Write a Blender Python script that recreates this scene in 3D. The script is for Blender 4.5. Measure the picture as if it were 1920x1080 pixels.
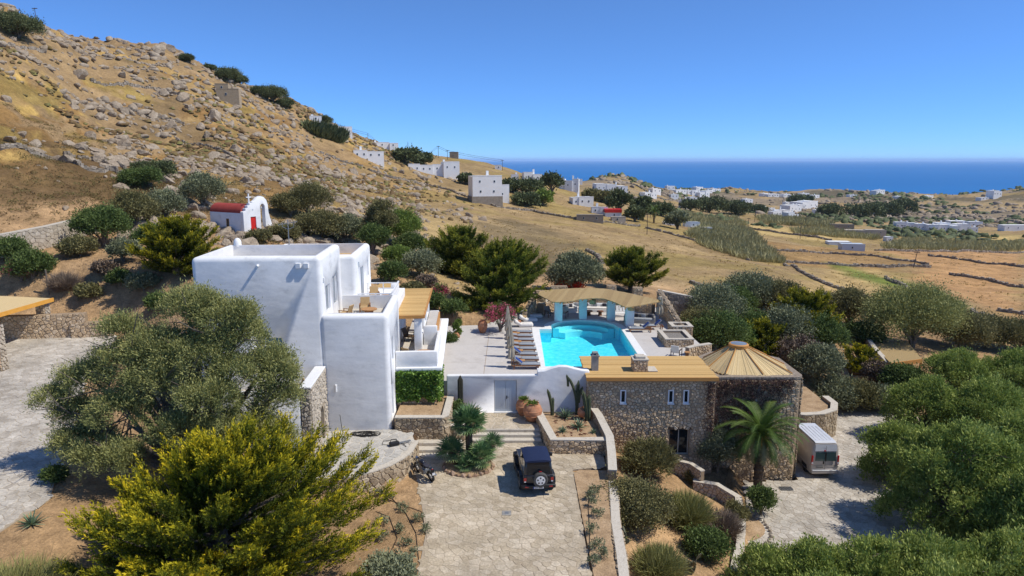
import bpy, bmesh, math, random
import numpy as np
from mathutils import Vector, Matrix, geometry
for _o in list(bpy.data.objects): bpy.data.objects.remove(_o)
SC = bpy.context.scene
COL = SC.collection
# ---------------------------------------------------------------- camera
PITCH = math.radians(10.62); CH = 17.0; F = 1280.0
SP, CP = math.sin(PITCH), math.cos(PITCH)
cam = bpy.data.cameras.new('camera'); cam.sensor_width = 36; cam.lens = 24
cam.clip_start = 0.5; cam.clip_end = 200000
camo = bpy.data.objects.new('camera', cam); COL.objects.link(camo)
camo.location = (0, 0, CH); camo.rotation_euler = (math.radians(90) - PITCH, 0, 0)
SC.camera = camo
# ---------------------------------------------------------------- sky and sun
SUN_EL = math.radians(54); SUN_AZ = math.radians(-9.5)      # azimuth from +X, negative towards the viewer
W = bpy.data.worlds.new('World'); SC.world = W; W.use_nodes = True
_nt = W.node_tree; _bg = _nt.nodes['Background']
_sky = _nt.nodes.new('ShaderNodeTexSky'); _sky.sky_type = 'NISHITA'; _sky.sun_disc = False
_sky.sun_elevation = SUN_EL; _sky.sun_rotation = math.radians(90) - SUN_AZ
_sky.altitude = 12000; _sky.air_density = 3.0; _sky.dust_density = 0.0; _sky.ozone_density = 10.0
_nt.links.new(_sky.outputs[0], _bg.inputs[0]); _bg.inputs[1].default_value = 0.15
sun = bpy.data.lights.new('sun', 'SUN'); sun.energy = 4.1; sun.angle = math.radians(0.55); sun.color = (1.0, 0.94, 0.83)
suno = bpy.data.objects.new('sun', sun); COL.objects.link(suno)
SUND = Vector((math.cos(SUN_EL)*math.cos(SUN_AZ), math.cos(SUN_EL)*math.sin(SUN_AZ), math.sin(SUN_EL)))
suno.rotation_euler = (-SUND).to_track_quat('-Z', 'Y').to_euler(); suno.location = SUND*200
vs = SC.view_settings; vs.view_transform = 'Standard'; vs.look = 'None'; vs.gamma = 1; vs.use_curve_mapping = False
vs.exposure = 0.1
SC.cycles.max_bounces = 8; SC.cycles.transparent_max_bounces = 16; SC.cycles.diffuse_bounces = 3; SC.cycles.volume_bounces = 1
SC.cycles.use_denoising = True
# ---------------------------------------------------------------- helpers
rng = np.random.default_rng(7)
def ray(u, v):
    a = (u-960)/F; b = (v-540)/F
    return a, CP - b*SP, -(SP + b*CP)
def PZ(u, v, z):
    a, y, d = ray(u, v); t = (z-CH)/d
    return Vector((a*t, y*t, z))
def PY(u, v, Y):
    a, y, d = ray(u, v); t = Y/y
    return Vector((a*t, Y, CH + d*t))
def proj(p):
    x, y, z = p[0], p[1], p[2]-CH
    f = y*CP - z*SP; up = y*SP + z*CP
    return 960 + F*x/f, 540 - F*up/f, f
def _hash(ix, iy, s):
    h = (ix.astype(np.int64)*374761393 + iy.astype(np.int64)*668265263 + s*974634777) & 0x7fffffff
    h = ((h ^ (h >> 13))*1274126177) & 0x7fffffff
    return ((h ^ (h >> 16)) & 0xffff)/65535.0
def vnoise(x, y, s=0):
    ix = np.floor(x); iy = np.floor(y); fx = x-ix; fy = y-iy
    fx = fx*fx*(3-2*fx); fy = fy*fy*(3-2*fy)
    a = _hash(ix, iy, s); b = _hash(ix+1, iy, s); c = _hash(ix, iy+1, s); d = _hash(ix+1, iy+1, s)
    return (a*(1-fx)+b*fx)*(1-fy) + (c*(1-fx)+d*fx)*fy
def fbm(x, y, sc, o=4, s=0):
    r = 0; amp = .5; x = np.asarray(x, float)/sc; y = np.asarray(y, float)/sc
    for i in range(o):
        r = r + amp*(vnoise(x, y, s+i*17)-.5); amp *= .5; x = x*2.03+5.1; y = y*2.03+1.7
    return r*2
def sstep(a, b, x):
    t = np.clip((x-a)/(b-a), 0, 1); return t*t*(3-2*t)
def link(o, parent=None):
    COL.objects.link(o)
    if parent is not None: o.parent = parent
    return o
def tag(o, label=None, cat=None, group=None, kind=None):
    if label: o['label'] = label
    if cat: o['category'] = cat
    if group: o['group'] = group
    if kind: o['kind'] = kind
    return o
def thing(name, label, cat, loc=(0, 0, 0), rz=0, group=None):
    o = bpy.data.objects.new(name, None); COL.objects.link(o)
    o.location = loc; o.rotation_euler = (0, 0, rz); o.empty_display_size = .2
    return tag(o, label, cat, group, 'thing')
def fmesh(name, V, Fc, mat=None, parent=None, attr=None, smooth=False, mats=None, mi=None, cattr=None):
    V = np.asarray(V, np.float32); Fc = np.asarray(Fc, np.int32); k = Fc.shape[1]
    me = bpy.data.meshes.new(name)
    me.vertices.add(len(V)); me.vertices.foreach_set('co', V.ravel())
    me.loops.add(Fc.size); me.loops.foreach_set('vertex_index', Fc.ravel())
    me.polygons.add(len(Fc)); me.polygons.foreach_set('loop_start', np.arange(0, Fc.size, k, dtype=np.int32))
    if mi is not None: me.polygons.foreach_set('material_index', np.asarray(mi, np.int32))
    me.update(calc_edges=True)
    if smooth: me.polygons.foreach_set('use_smooth', np.ones(len(Fc), bool))
    if attr is not None:
        at = me.attributes.new('v', 'FLOAT', 'POINT'); at.data.foreach_set('value', np.asarray(attr, np.float32))
    if cattr is not None:
        at = me.attributes.new('c', 'FLOAT_COLOR', 'POINT')
        at.data.foreach_set('color', np.hstack([cattr, np.ones((len(V), 1))]).astype(np.float32).ravel())
    for m in (mats or [mat]):
        if m: me.materials.append(m)
    o = bpy.data.objects.new(name, me); link(o, parent)
    return o
def copytree(src, loc=None, rz=None, label=None, scale=None, parent=None, group=None):
    c = src.copy(); COL.objects.link(c)
    if parent is not None: c.parent = parent
    if loc is not None: c.location = loc
    if rz is not None: c.rotation_euler = (src.rotation_euler[0], src.rotation_euler[1], rz)
    if scale is not None: c.scale = scale if hasattr(scale, '__len__') else (scale,)*3
    if label: c['label'] = label
    if group: c['group'] = group
    for ch in src.children: copytree(ch, parent=c)
    return c
class MB:
    def __init__(s): s.v = []; s.f = []; s.a = []
    def add(s, vs, fs, a=0.5):
        n = len(s.v); s.v += [tuple(x) for x in vs]; s.f += [tuple(i+n for i in f) for f in fs]; s.a += [a]*len(vs)
        return s
    def box(s, x0, x1, y0, y1, z0, z1, a=.5, M=None):
        vs = [Vector((x, y, z)) for z in (z0, z1) for y in (y0, y1) for x in (x0, x1)]
        if M is not None: vs = [M @ q for q in vs]
        return s.add(vs, [(0, 2, 3, 1), (4, 5, 7, 6), (0, 1, 5, 4), (2, 6, 7, 3), (0, 4, 6, 2), (1, 3, 7, 5)], a)
    def prism(s, poly, z0, z1, a=.5, M=None):
        n = len(poly); ar = sum(poly[i][0]*poly[(i+1) % n][1]-poly[(i+1) % n][0]*poly[i][1] for i in range(n))
        if ar < 0: poly = poly[::-1]
        vs = [Vector((p[0], p[1], z0)) for p in poly]+[Vector((p[0], p[1], z1)) for p in poly]
        if M is not None: vs = [M @ q for q in vs]
        return s.add(vs, [tuple(range(n))[::-1], tuple(range(n, 2*n))]+[(i, (i+1) % n, n+(i+1) % n, n+i) for i in range(n)], a)
    def tube(s, pts, rad, n=8, a=.5, cap=True):
        pts = [Vector(p) for p in pts]; m = len(pts)
        if not hasattr(rad, '__len__'): rad = [rad]*m
        vs = []; fs = []; ref = None
        for i, p in enumerate(pts):
            d = (pts[min(i+1, m-1)]-pts[max(i-1, 0)])
            d = d.normalized() if d.length > 1e-9 else Vector((0, 0, 1))
            if ref is None:
                ref = Vector((1, 0, 0)) if abs(d.x) < .8 else Vector((0, 1, 0))
            sd = (ref - d*ref.dot(d)).normalized(); ref = sd; up = d.cross(sd)
            for k in range(n):
                q = 2*math.pi*k/n; vs.append(p + (sd*math.cos(q)+up*math.sin(q))*rad[i])
        for i in range(m-1):
            for k in range(n):
                fs.append((i*n+k, i*n+(k+1) % n, (i+1)*n+(k+1) % n, (i+1)*n+k))
        if cap: fs += [tuple(range(n))[::-1], tuple(range((m-1)*n, m*n))]
        return s.add(vs, fs, a)
    def lathe(s, prof, n=16, c=(0, 0, 0), a=.5, axis='Z'):
        vs = []; fs = []; m = len(prof)
        for r, h in prof:
            for k in range(n):
                q = 2*math.pi*k/n; x, y, z = r*math.cos(q), r*math.sin(q), h
                if axis == 'X': x, y, z = z, x, y
                if axis == 'Y': x, y, z = y, z, x
                vs.append((c[0]+x, c[1]+y, c[2]+z))
        for i in range(m-1):
            for k in range(n): fs.append((i*n+k, i*n+(k+1) % n, (i+1)*n+(k+1) % n, (i+1)*n+k))
        fs += [tuple(range(n))[::-1], tuple(range((m-1)*n, m*n))]
        return s.add(vs, fs, a)
    def build(s, name, mat, parent=None, bevel=0, segs=2, smooth=False, jit=0, ang=30, loc=None):
        me = bpy.data.meshes.new(name); me.from_pydata(s.v, [], s.f)
        at = me.attributes.new('v', 'FLOAT', 'POINT'); at.data.foreach_set('value', np.array(s.a, np.float32))
        if bevel or jit:
            bm = bmesh.new(); bm.from_mesh(me)
            if bevel:
                bmesh.ops.remove_doubles(bm, verts=bm.verts, dist=1e-5)
                es = [e for e in bm.edges if len(e.link_faces) == 2 and e.calc_face_angle(0) > math.radians(ang)]
                bmesh.ops.bevel(bm, geom=es, offset=bevel, segments=segs, profile=.5, affect='EDGES', clamp_overlap=True)
            if jit:
                for q in bm.verts: q.co += Vector(rng.normal(0, jit, 3))
            bm.to_mesh(me); bm.free()
        if smooth:
            for p in me.polygons: p.use_smooth = True
            me.set_sharp_from_angle(angle=math.radians(48))
        if mat: me.materials.append(mat)
        o = bpy.data.objects.new(name, me); link(o, parent)
        if loc is not None: o.location = loc
        return o
def boxo(name, mat, parent, x0, x1, y0, y1, z0, z1, bevel=0, segs=2, smooth=False):
    return MB().box(x0, x1, y0, y1, z0, z1).build(name, mat, parent, bevel, segs, smooth)
def cut(o, mb):
    c = mb.build('cutter', None, o.parent)
    m = o.modifiers.new('b', 'BOOLEAN'); m.operation = 'DIFFERENCE'; m.solver = 'EXACT'; m.object = c
    bpy.context.view_layer.update()
    dg = bpy.context.evaluated_depsgraph_get()
    me = bpy.data.meshes.new_from_object(o.evaluated_get(dg)); o.modifiers.clear()
    old = o.data; o.data = me; bpy.data.meshes.remove(old)
    cm = c.data; bpy.data.objects.remove(c); bpy.data.meshes.remove(cm)
    return o
# ---------------------------------------------------------------- materials
def _n(nt, t, **k):
    n = nt.nodes.new(t)
    for a, b in k.items(): setattr(n, a, b)
    return n
def mat(name, cols, rough=.8, attr=None, nscale=3, ndet=5, mixn=.5, bump=0, bscale=20, bdist=.02, spec=.3, metal=0, trans=0, coat=0, coord='Object', stretch=None, fine=0, fscale=60, stain=0, sscale=.3):
    """cols: list of colours ramped by (attribute 'v' and noise)"""
    m = bpy.data.materials.new(name); m.use_nodes = True; nt = m.node_tree
    p = nt.nodes['Principled BSDF']; L = nt.links.new
    p.inputs['Roughness'].default_value = rough; p.inputs['Metallic'].default_value = metal
    p.inputs['Specular IOR Level'].default_value = spec
    if coat: p.inputs['Coat Weight'].default_value = coat; p.inputs['Coat Roughness'].default_value = .06
    tc = _n(nt, 'ShaderNodeTexCoord'); vec = tc.outputs[coord]
    if coord == 'World':
        pass
    if stretch:
        mp = _n(nt, 'ShaderNodeMapping'); mp.inputs['Scale'].default_value = stretch; L(vec, mp.inputs[0]); vec = mp.outputs[0]
    if len(cols) == 1 and not fine: p.inputs['Base Color'].default_value = (*cols[0], 1)
    else:
        nz = _n(nt, 'ShaderNodeTexNoise'); nz.inputs['Scale'].default_value = nscale; nz.inputs['Detail'].default_value = ndet
        nz.inputs['Roughness'].default_value = .65
        L(vec, nz.inputs['Vector'])
        fac = nz.outputs['Fac']
        mr = _n(nt, 'ShaderNodeMapRange'); mr.inputs[1].default_value = .3; mr.inputs[2].default_value = .7
        L(fac, mr.inputs[0]); fac = mr.outputs[0]
        if attr:
            at = _n(nt, 'ShaderNodeAttribute'); at.attribute_name = 'v'
            mx = _n(nt, 'ShaderNodeMix'); mx.data_type = 'FLOAT'; mx.inputs[0].default_value = mixn
            L(at.outputs['Fac'], mx.inputs[2]); L(fac, mx.inputs[3]); fac = mx.outputs[0]
        cr = _n(nt, 'ShaderNodeValToRGB'); e = cr.color_ramp.elements
        cc = cols if len(cols) > 1 else [cols[0], cols[0]]
        e[0].color = (*cc[0], 1); e[0].position = 0; e[1].color = (*cc[-1], 1); e[1].position = 1
        for i, c in enumerate(cc[1:-1]):
            q = e.new((i+1)/(len(cc)-1)); q.color = (*c, 1)
        L(fac, cr.inputs[0]); out = cr.outputs[0]
        if fine:
            n2 = _n(nt, 'ShaderNodeTexNoise'); n2.inputs['Scale'].default_value = fscale; n2.inputs['Detail'].default_value = 3
            L(vec, n2.inputs['Vector'])
            m2 = _n(nt, 'ShaderNodeMapRange'); m2.inputs[1].default_value = .3; m2.inputs[2].default_value = .7
            m2.inputs[3].default_value = 1-fine; m2.inputs[4].default_value = 1+fine
            L(n2.outputs['Fac'], m2.inputs[0])
            if stain:
                n3 = _n(nt, 'ShaderNodeTexNoise'); n3.inputs['Scale'].default_value = sscale; n3.inputs['Detail'].default_value = 6; n3.inputs['Roughness'].default_value = .6
                L(tc.outputs['Object'], n3.inputs['Vector']); m3 = _n(nt, 'ShaderNodeMapRange'); m3.inputs[1].default_value = .35; m3.inputs[2].default_value = .65; m3.inputs[3].default_value = 1-stain; m3.inputs[4].default_value = 1+stain*.5
                L(n3.outputs['Fac'], m3.inputs[0]); ms3 = _n(nt, 'ShaderNodeVectorMath', operation='MULTIPLY'); L(out, ms3.inputs[0]); L(m3.outputs[0], ms3.inputs[1]); out = ms3.outputs[0]
            ml = _n(nt, 'ShaderNodeVectorMath', operation='MULTIPLY'); L(out, ml.inputs[0]); L(m2.outputs[0], ml.inputs[1]); out = ml.outputs[0]
        L(out, p.inputs['Base Color'])
        if trans:
            tb = _n(nt, 'ShaderNodeBsdfTranslucent'); ms = _n(nt, 'ShaderNodeMixShader'); ms.inputs[0].default_value = trans
            L(out, tb.inputs[0]); L(p.outputs[0], ms.inputs[1]); L(tb.outputs[0], ms.inputs[2]); L(ms.outputs[0], nt.nodes['Material Output'].inputs[0])
    if bump:
        nb = _n(nt, 'ShaderNodeTexNoise'); nb.inputs['Scale'].default_value = bscale; nb.inputs['Detail'].default_value = 4
        L(vec, nb.inputs['Vector'])
        bp = _n(nt, 'ShaderNodeBump'); bp.inputs['Strength'].default_value = bump; bp.inputs['Distance'].default_value = bdist
        L(nb.outputs['Fac'], bp.inputs['Height']); L(bp.outputs[0], p.inputs['Normal'])
    return m
M = {}
M['white'] = mat('white_plaster', [(.66, .66, .655), (.79, .79, .785), (.82, .82, .82), (.80, .805, .81)], .75, nscale=.9, bump=.3, bscale=.7, bdist=.12, stretch=(1, 1, 1.8), fine=.03, fscale=14, stain=.07, sscale=.6)
M['whitefar'] = mat('far_white_plaster', [(.76, .76, .75), (.86, .86, .85)], .8, nscale=.5)
M['whitesm'] = mat('smooth_white_paint', [(.72, .73, .74), (.80, .80, .80)], .5, nscale=4)
M['greydoor'] = mat('pale_grey_paint', [(.50, .55, .60), (.55, .60, .64)], .45, nscale=3)
M['coping'] = mat('white_coping', [(.72, .72, .71), (.82, .82, .81)], .7, nscale=2, fine=.04, fscale=20)
M['deck'] = mat('pale_concrete', [(.46, .43, .40), (.54, .51, .48), (.50, .475, .45)], .8, nscale=.7, fine=.05, fscale=9, bump=.15, bscale=30)
M['cap'] = mat('stone_cap_mortar', [(.42, .37, .30), (.56, .51, .43), (.48, .42, .34)], .85, nscale=3, bump=.5, bscale=14, bdist=.03, fine=.12, fscale=25)
M['mortar'] = mat('mortar', [(.27, .20, .13), (.38, .29, .20)], .9, nscale=4, bump=.4, bscale=20)
M['mortarpale'] = mat('pale_mortar', [(.33, .27, .195), (.43, .355, .265)], .9, nscale=3, bump=.3, bscale=16)
M['caprough'] = mat('rough_stone_cap', [(.16, .13, .10), (.27, .22, .17), (.36, .30, .24)], .9, nscale=5, bump=.8, bscale=10, bdist=.06, fine=.2, fscale=18)
M['paving'] = mat('crazy_paving_stone', [(.31, .245, .17), (.44, .365, .26), (.52, .44, .33), (.61, .53, .41)], .85, attr=1, nscale=1.2, mixn=.45, bump=.55, bscale=7, bdist=.04, fine=.2, fscale=10, stain=.22, sscale=.45)
M['pavegrey'] = mat('grey_paving_stone', [(.33, .31, .28), (.44, .42, .38), (.54, .51, .46)], .85, attr=1, nscale=1.5, mixn=.4, bump=.4, bscale=8, bdist=.03, fine=.16, fscale=11)
M['pavemid'] = mat('lane_paving_stone', [(.31, .27, .22), (.43, .385, .325), (.51, .465, .40), (.58, .535, .47)], .85, attr=1, nscale=1.2, mixn=.45, bump=.55, bscale=7, bdist=.04, fine=.2, fscale=10, stain=.22, sscale=.45)
M['rubble'] = mat('rubble_stone', [(.34, .235, .145), (.49, .36, .225), (.58, .43, .27), (.65, .51, .35), (.70, .59, .45)], .9, attr=1, nscale=2.5, mixn=.35, bump=.5, bscale=9, bdist=.05, fine=.2, fscale=14)
M['rubblewarm'] = mat('warm_rubble_stone', [(.20, .15, .10), (.34, .26, .17), (.44, .35, .24), (.50, .42, .31)], .9, attr=1, nscale=2.5, mixn=.35, bump=.7, bscale=9, bdist=.05, fine=.2, fscale=14)
M['rubblepale'] = mat('pale_rubble_stone', [(.34, .29, .23), (.46, .40, .32), (.56, .50, .42)], .9, attr=1, nscale=2.5, mixn=.35, bump=.6, bscale=9, bdist=.05, fine=.15, fscale=14)
M['drystone'] = mat('dry_stone', [(.15, .125, .095), (.25, .21, .165), (.34, .29, .23), (.42, .37, .31)], .92, attr=1, nscale=1.5, mixn=.4, bump=.5, bscale=5, bdist=.06)
M['boulder'] = mat('granite_boulder', [(.16, .12, .08), (.28, .22, .16), (.36, .295, .22), (.43, .365, .29)], .9, attr=1, nscale=.7, ndet=8, mixn=.7, bump=.9, bscale=2.6, bdist=.2, fine=.22, fscale=5)
M['soil'] = mat('ochre_soil', [(.25, .165, .095), (.38, .26, .15), (.45, .32, .20)], .95, nscale=1.3, ndet=8, bump=.5, bscale=12, bdist=.05, fine=.25, fscale=14)
M['straw'] = mat('straw_matting', [(.47, .29, .11), (.56, .36, .14), (.62, .42, .18)], .9, attr=1, mixn=.45, nscale=2.2, ndet=8, stretch=(1, 16, 4), bump=.5, bscale=9, bdist=.02, fine=.12, fscale=14)
M['strawbright'] = mat('yellow_straw_matting', [(.56, .41, .20), (.65, .49, .255), (.70, .54, .30)], .9, attr=1, mixn=.45, nscale=2.2, ndet=8, stretch=(14, 1.2, 4), bump=.5, bscale=9, bdist=.02, fine=.12, fscale=14)
M['strawdull'] = mat('dull_straw_matting', [(.28, .19, .09), (.37, .265, .125), (.42, .31, .155)], .9, attr=1, mixn=.45, nscale=2.2, ndet=8, stretch=(14, 1.2, 4), bump=.6, bscale=9, bdist=.03, fine=.16, fscale=12)
M['fascia'] = mat('orange_timber', [(.46, .21, .055), (.58, .29, .085)], .6, nscale=3, stretch=(1, 8, 8))
M['fasciay'] = mat('yellow_timber', [(.66, .32, .05), (.74, .38, .08)], .6, nscale=3)
M['wood'] = mat('teak_wood', [(.20, .085, .035), (.32, .15, .065)], .6, nscale=5, stretch=(1, 6, 6))
M['woodl'] = mat('light_wood', [(.40, .20, .075), (.50, .27, .11)], .6, nscale=5, stretch=(1, 6, 6))
M['darkwood'] = mat('dark_wood', [(.07, .045, .03), (.12, .075, .045)], .65, nscale=5)
M['canvas'] = mat('tan_canvas', [(.40, .27, .13), (.48, .33, .17)], .9, nscale=6)
M['cushgrey'] = mat('grey_cushion', [(.24, .26, .29), (.32, .34, .37)], .9, nscale=5)
M['cushwhite'] = mat('white_cushion', [(.66, .63, .58), (.76, .73, .68)], .9, nscale=5)
M['towel'] = mat('blue_towel', [(.015, .045, .20), (.03, .08, .30)], .95, nscale=6)
M['cushdark'] = mat('dark_cushion', [(.03, .03, .045), (.06, .06, .08)], .95, nscale=6)
M['umb'] = mat('natural_umbrella_cloth', [(.36, .31, .23), (.52, .46, .36)], .9, nscale=5, stretch=(6, 6, .6))
M['terracotta'] = mat('terracotta', [(.34, .14, .07), (.46, .21, .11), (.52, .29, .17)], .8, nscale=2.5, bump=.2, bscale=20)
M['red'] = mat('red_paint', [(.55, .02, .015), (.62, .03, .02)], .5, nscale=3)
M['redroof'] = mat('red_roof', [(.30, .045, .035), (.38, .065, .05)], .75, nscale=1.5)
M['blue'] = mat('blue_shutter', [(.02, .11, .22), (.03, .15, .28)], .5, nscale=3)
M['glass'] = mat('dark_glass', [(.012, .016, .02)], .05, spec=.35)
M['glassgrey'] = mat('grey_glass', [(.20, .23, .26)], .1, spec=.6)
M['glassgreen'] = mat('tinted_glass', [(.05, .085, .08)], .06, spec=.7)
M['black'] = mat('black_plastic', [(.012, .012, .013)], .45, spec=.4)
M['rubber'] = mat('tyre_rubber', [(.03, .03, .03), (.05, .05, .048)], .85, nscale=10)
M['tyredust'] = mat('dusty_tyre_rubber', [(.06, .057, .052), (.10, .095, .09)], .9, nscale=10)
M['alloy'] = mat('alloy', [(.72, .72, .71)], .4, metal=.15)
M['chrome'] = mat('chrome', [(.6, .6, .6)], .15, metal=1)
M['jeep'] = mat('navy_car_paint', [(.010, .011, .018), (.02, .02, .027)], .35, coat=.8, nscale=3)
M['softtop'] = mat('navy_canvas_top', [(.010, .017, .05), (.017, .027, .075)], .6, nscale=9, stretch=(6, 1, 1), bump=.35, bscale=12, bdist=.03)
M['vandoor'] = mat('silver_beige_paint', [(.45, .41, .38), (.52, .475, .44)], .4, metal=.15, coat=.6, nscale=2)
M['vanroof'] = mat('silver_roof_paint', [(.60, .61, .63), (.68, .69, .71)], .45, metal=.1, coat=.6, nscale=2)
M['taillight'] = mat('tail_light', [(.40, .012, .012)], .2, spec=.6, coat=.5)
M['plate'] = mat('plate_white', [(.72, .72, .72)], .4)
M['plateblue'] = mat('plate_blue', [(.02, .06, .35)], .4)
M['bark'] = mat('bark', [(.10, .08, .062), (.20, .165, .13), (.27, .23, .19)], .9, nscale=6, bump=.8, bscale=18, bdist=.04, stretch=(4, 4, 1))
M['barkpalm'] = mat('palm_bark', [(.06, .042, .028), (.15, .105, .07)], .9, nscale=6, bump=1, bscale=14, bdist=.08)
M['stone_red'] = mat('edging_stone', [(.22, .13, .085), (.36, .24, .165), (.46, .34, .25)], .85, attr=1, nscale=3, mixn=.4, bump=.5, bscale=8, bdist=.03)
M['gravel'] = mat('dark_gravel', [(.10, .09, .08), (.22, .20, .175), (.33, .30, .27)], .9, nscale=9, ndet=6, bump=.9, bscale=14, bdist=.06)
M['metal'] = mat('galvanised_metal', [(.30, .31, .32)], .5, metal=.6)
M['cable'] = mat('black_cable', [(.02, .018, .016)], .7)
M['pipe'] = mat('brown_drip_pipe', [(.05, .035, .025)], .7)
M['concrete'] = mat('grey_concrete', [(.22, .21, .20), (.32, .31, .29)], .85, nscale=2, fine=.1, fscale=15)
M['pole'] = mat('weathered_pole', [(.09, .075, .06)], .9)
M['poolbasin'] = mat('turquoise_plaster_with_glints', [(.05, .62, .86), (.13, .76, .91), (.30, .88, .95)], .6, nscale=2.6, ndet=7)  # pale mottling paints the water's sparkle into the plaster colour
M['poolstep'] = mat('pale_pool_plaster', [(.30, .82, .90), (.36, .85, .92)], .6, nscale=6)
def leafmat(name, cols, trans=.22, rough=.6, spec=.12, gain=1.75):
    return mat(name, [tuple(min(c*gain, .8) for c in q) for q in cols], rough, attr=1, nscale=.8, mixn=.25, trans=trans, spec=spec)
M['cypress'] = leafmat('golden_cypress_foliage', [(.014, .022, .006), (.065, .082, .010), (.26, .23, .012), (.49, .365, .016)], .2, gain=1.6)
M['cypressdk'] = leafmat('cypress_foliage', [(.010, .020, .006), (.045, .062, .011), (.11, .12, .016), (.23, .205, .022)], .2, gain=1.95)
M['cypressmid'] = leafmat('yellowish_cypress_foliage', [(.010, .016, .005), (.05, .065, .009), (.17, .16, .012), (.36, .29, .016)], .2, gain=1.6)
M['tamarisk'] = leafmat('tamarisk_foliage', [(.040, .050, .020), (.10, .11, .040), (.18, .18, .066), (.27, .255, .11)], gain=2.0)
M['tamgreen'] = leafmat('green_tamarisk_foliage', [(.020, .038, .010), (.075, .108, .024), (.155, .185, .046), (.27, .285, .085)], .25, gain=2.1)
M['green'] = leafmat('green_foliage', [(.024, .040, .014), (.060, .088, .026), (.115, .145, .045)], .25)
M['fargreen'] = leafmat('distant_foliage', [(.026, .034, .018), (.05, .062, .028), (.085, .10, .045), (.13, .135, .06)], .1, gain=1.7)
M['bright'] = leafmat('bright_green_foliage', [(.042, .072, .016), (.10, .14, .03), (.18, .215, .055)], .25)
M['hedge'] = leafmat('ivy_foliage', [(.025, .055, .012), (.08, .15, .022), (.19, .28, .05)], .2, .4, .5)
M['olive'] = leafmat('grey_olive_foliage', [(.055, .062, .036), (.115, .125, .07), (.20, .21, .125)], .15)
M['drygreen'] = leafmat('dry_green_foliage', [(.05, .048, .022), (.10, .095, .04), (.17, .15, .065)], .2)
M['broom'] = leafmat('broom_foliage', [(.065, .058, .028), (.12, .125, .04), (.19, .18, .07)], .15)
M['twig'] = leafmat('dry_twig', [(.10, .07, .05), (.19, .14, .10), (.28, .22, .17)], .05, gain=1.0)
M['vine'] = leafmat('bare_vine', [(.045, .026, .022), (.10, .055, .045), (.16, .09, .07)], .05, gain=1.0)
M['palm'] = leafmat('palm_foliage', [(.016, .036, .008), (.05, .085, .016), (.12, .16, .04)], .2, .5, .25)
M['palmgrey'] = leafmat('grey_palm_foliage', [(.07, .085, .05), (.14, .15, .085), (.22, .21, .13)], .15)
M['fanpalm'] = leafmat('fan_palm_foliage', [(.022, .06, .028), (.06, .115, .045), (.13, .19, .07), (.27, .24, .12)], .15, .45, .4)
M['agave'] = leafmat('agave_leaf', [(.035, .065, .035), (.09, .13, .075), (.16, .20, .13)], .05, .5, .35)
M['cactus'] = mat('cactus_skin', [(.045, .06, .03), (.10, .115, .06)], .7, nscale=4)
M['cactusdk'] = mat('dark_cactus_skin', [(.03, .028, .02), (.075, .07, .045)], .8, nscale=6)
M['pear'] = mat('prickly_pear_pad', [(.085, .085, .05), (.15, .145, .085)], .7, nscale=6)
M['pink'] = leafmat('pink_blossom', [(.45, .06, .12), (.62, .13, .20), (.70, .25, .30)], .25, gain=1.0)
M['redbloom'] = leafmat('red_blossom', [(.50, .03, .02), (.65, .08, .04)], .2, gain=1.0)
M['reed'] = leafmat('reed_foliage', [(.17, .165, .07), (.27, .25, .12), (.37, .33, .18)], .2, gain=1.3)
M['scrub'] = leafmat('brown_phrygana', [(.10, .065, .035), (.15, .095, .045), (.19, .14, .06), (.17, .155, .055), (.21, .19, .06)], .0, gain=1.0)
M['drygrass'] = leafmat('dry_grass', [(.27, .18, .06), (.40, .28, .10), (.50, .37, .16)], .2, gain=1.0)
M['succulent'] = leafmat('reddish_succulent', [(.05, .05, .035), (.16, .06, .05), (.28, .10, .06), (.30, .17, .06)], .08, gain=1.0)
# sea
def seamat():
    m = bpy.data.materials.new('sea_water'); m.use_nodes = True; nt = m.node_tree; L = nt.links.new
    p = nt.nodes['Principled BSDF']; p.inputs['Roughness'].default_value = .55; p.inputs['Specular IOR Level'].default_value = .12
    tc = _n(nt, 'ShaderNodeTexCoord'); mp = _n(nt, 'ShaderNodeMapping'); mp.inputs['Scale'].default_value = (.0004, .0012, 1); L(tc.outputs['Object'], mp.inputs[0])
    nz = _n(nt, 'ShaderNodeTexNoise'); nz.inputs['Scale'].default_value = 1; nz.inputs['Detail'].default_value = 8; L(mp.outputs[0], nz.inputs['Vector'])
    cr = _n(nt, 'ShaderNodeValToRGB'); e = cr.color_ramp.elements
    e[0].color = (.008, .13, .38, 1); e[0].position = .3; e[1].color = (.014, .16, .44, 1); e[1].position = .7
    L(nz.outputs['Fac'], cr.inputs[0]); L(cr.outputs[0], p.inputs['Base Color'])
    n2 = _n(nt, 'ShaderNodeTexNoise'); n2.inputs['Scale'].default_value = .08; n2.inputs['Detail'].default_value = 6; L(tc.outputs['Object'], n2.inputs['Vector'])
    bp = _n(nt, 'ShaderNodeBump'); bp.inputs['Strength'].default_value = .5; bp.inputs['Distance'].default_value = 1.5
    L(n2.outputs['Fac'], bp.inputs['Height']); L(bp.outputs[0], p.inputs['Normal'])
    return m
M['sea'] = seamat()
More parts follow.
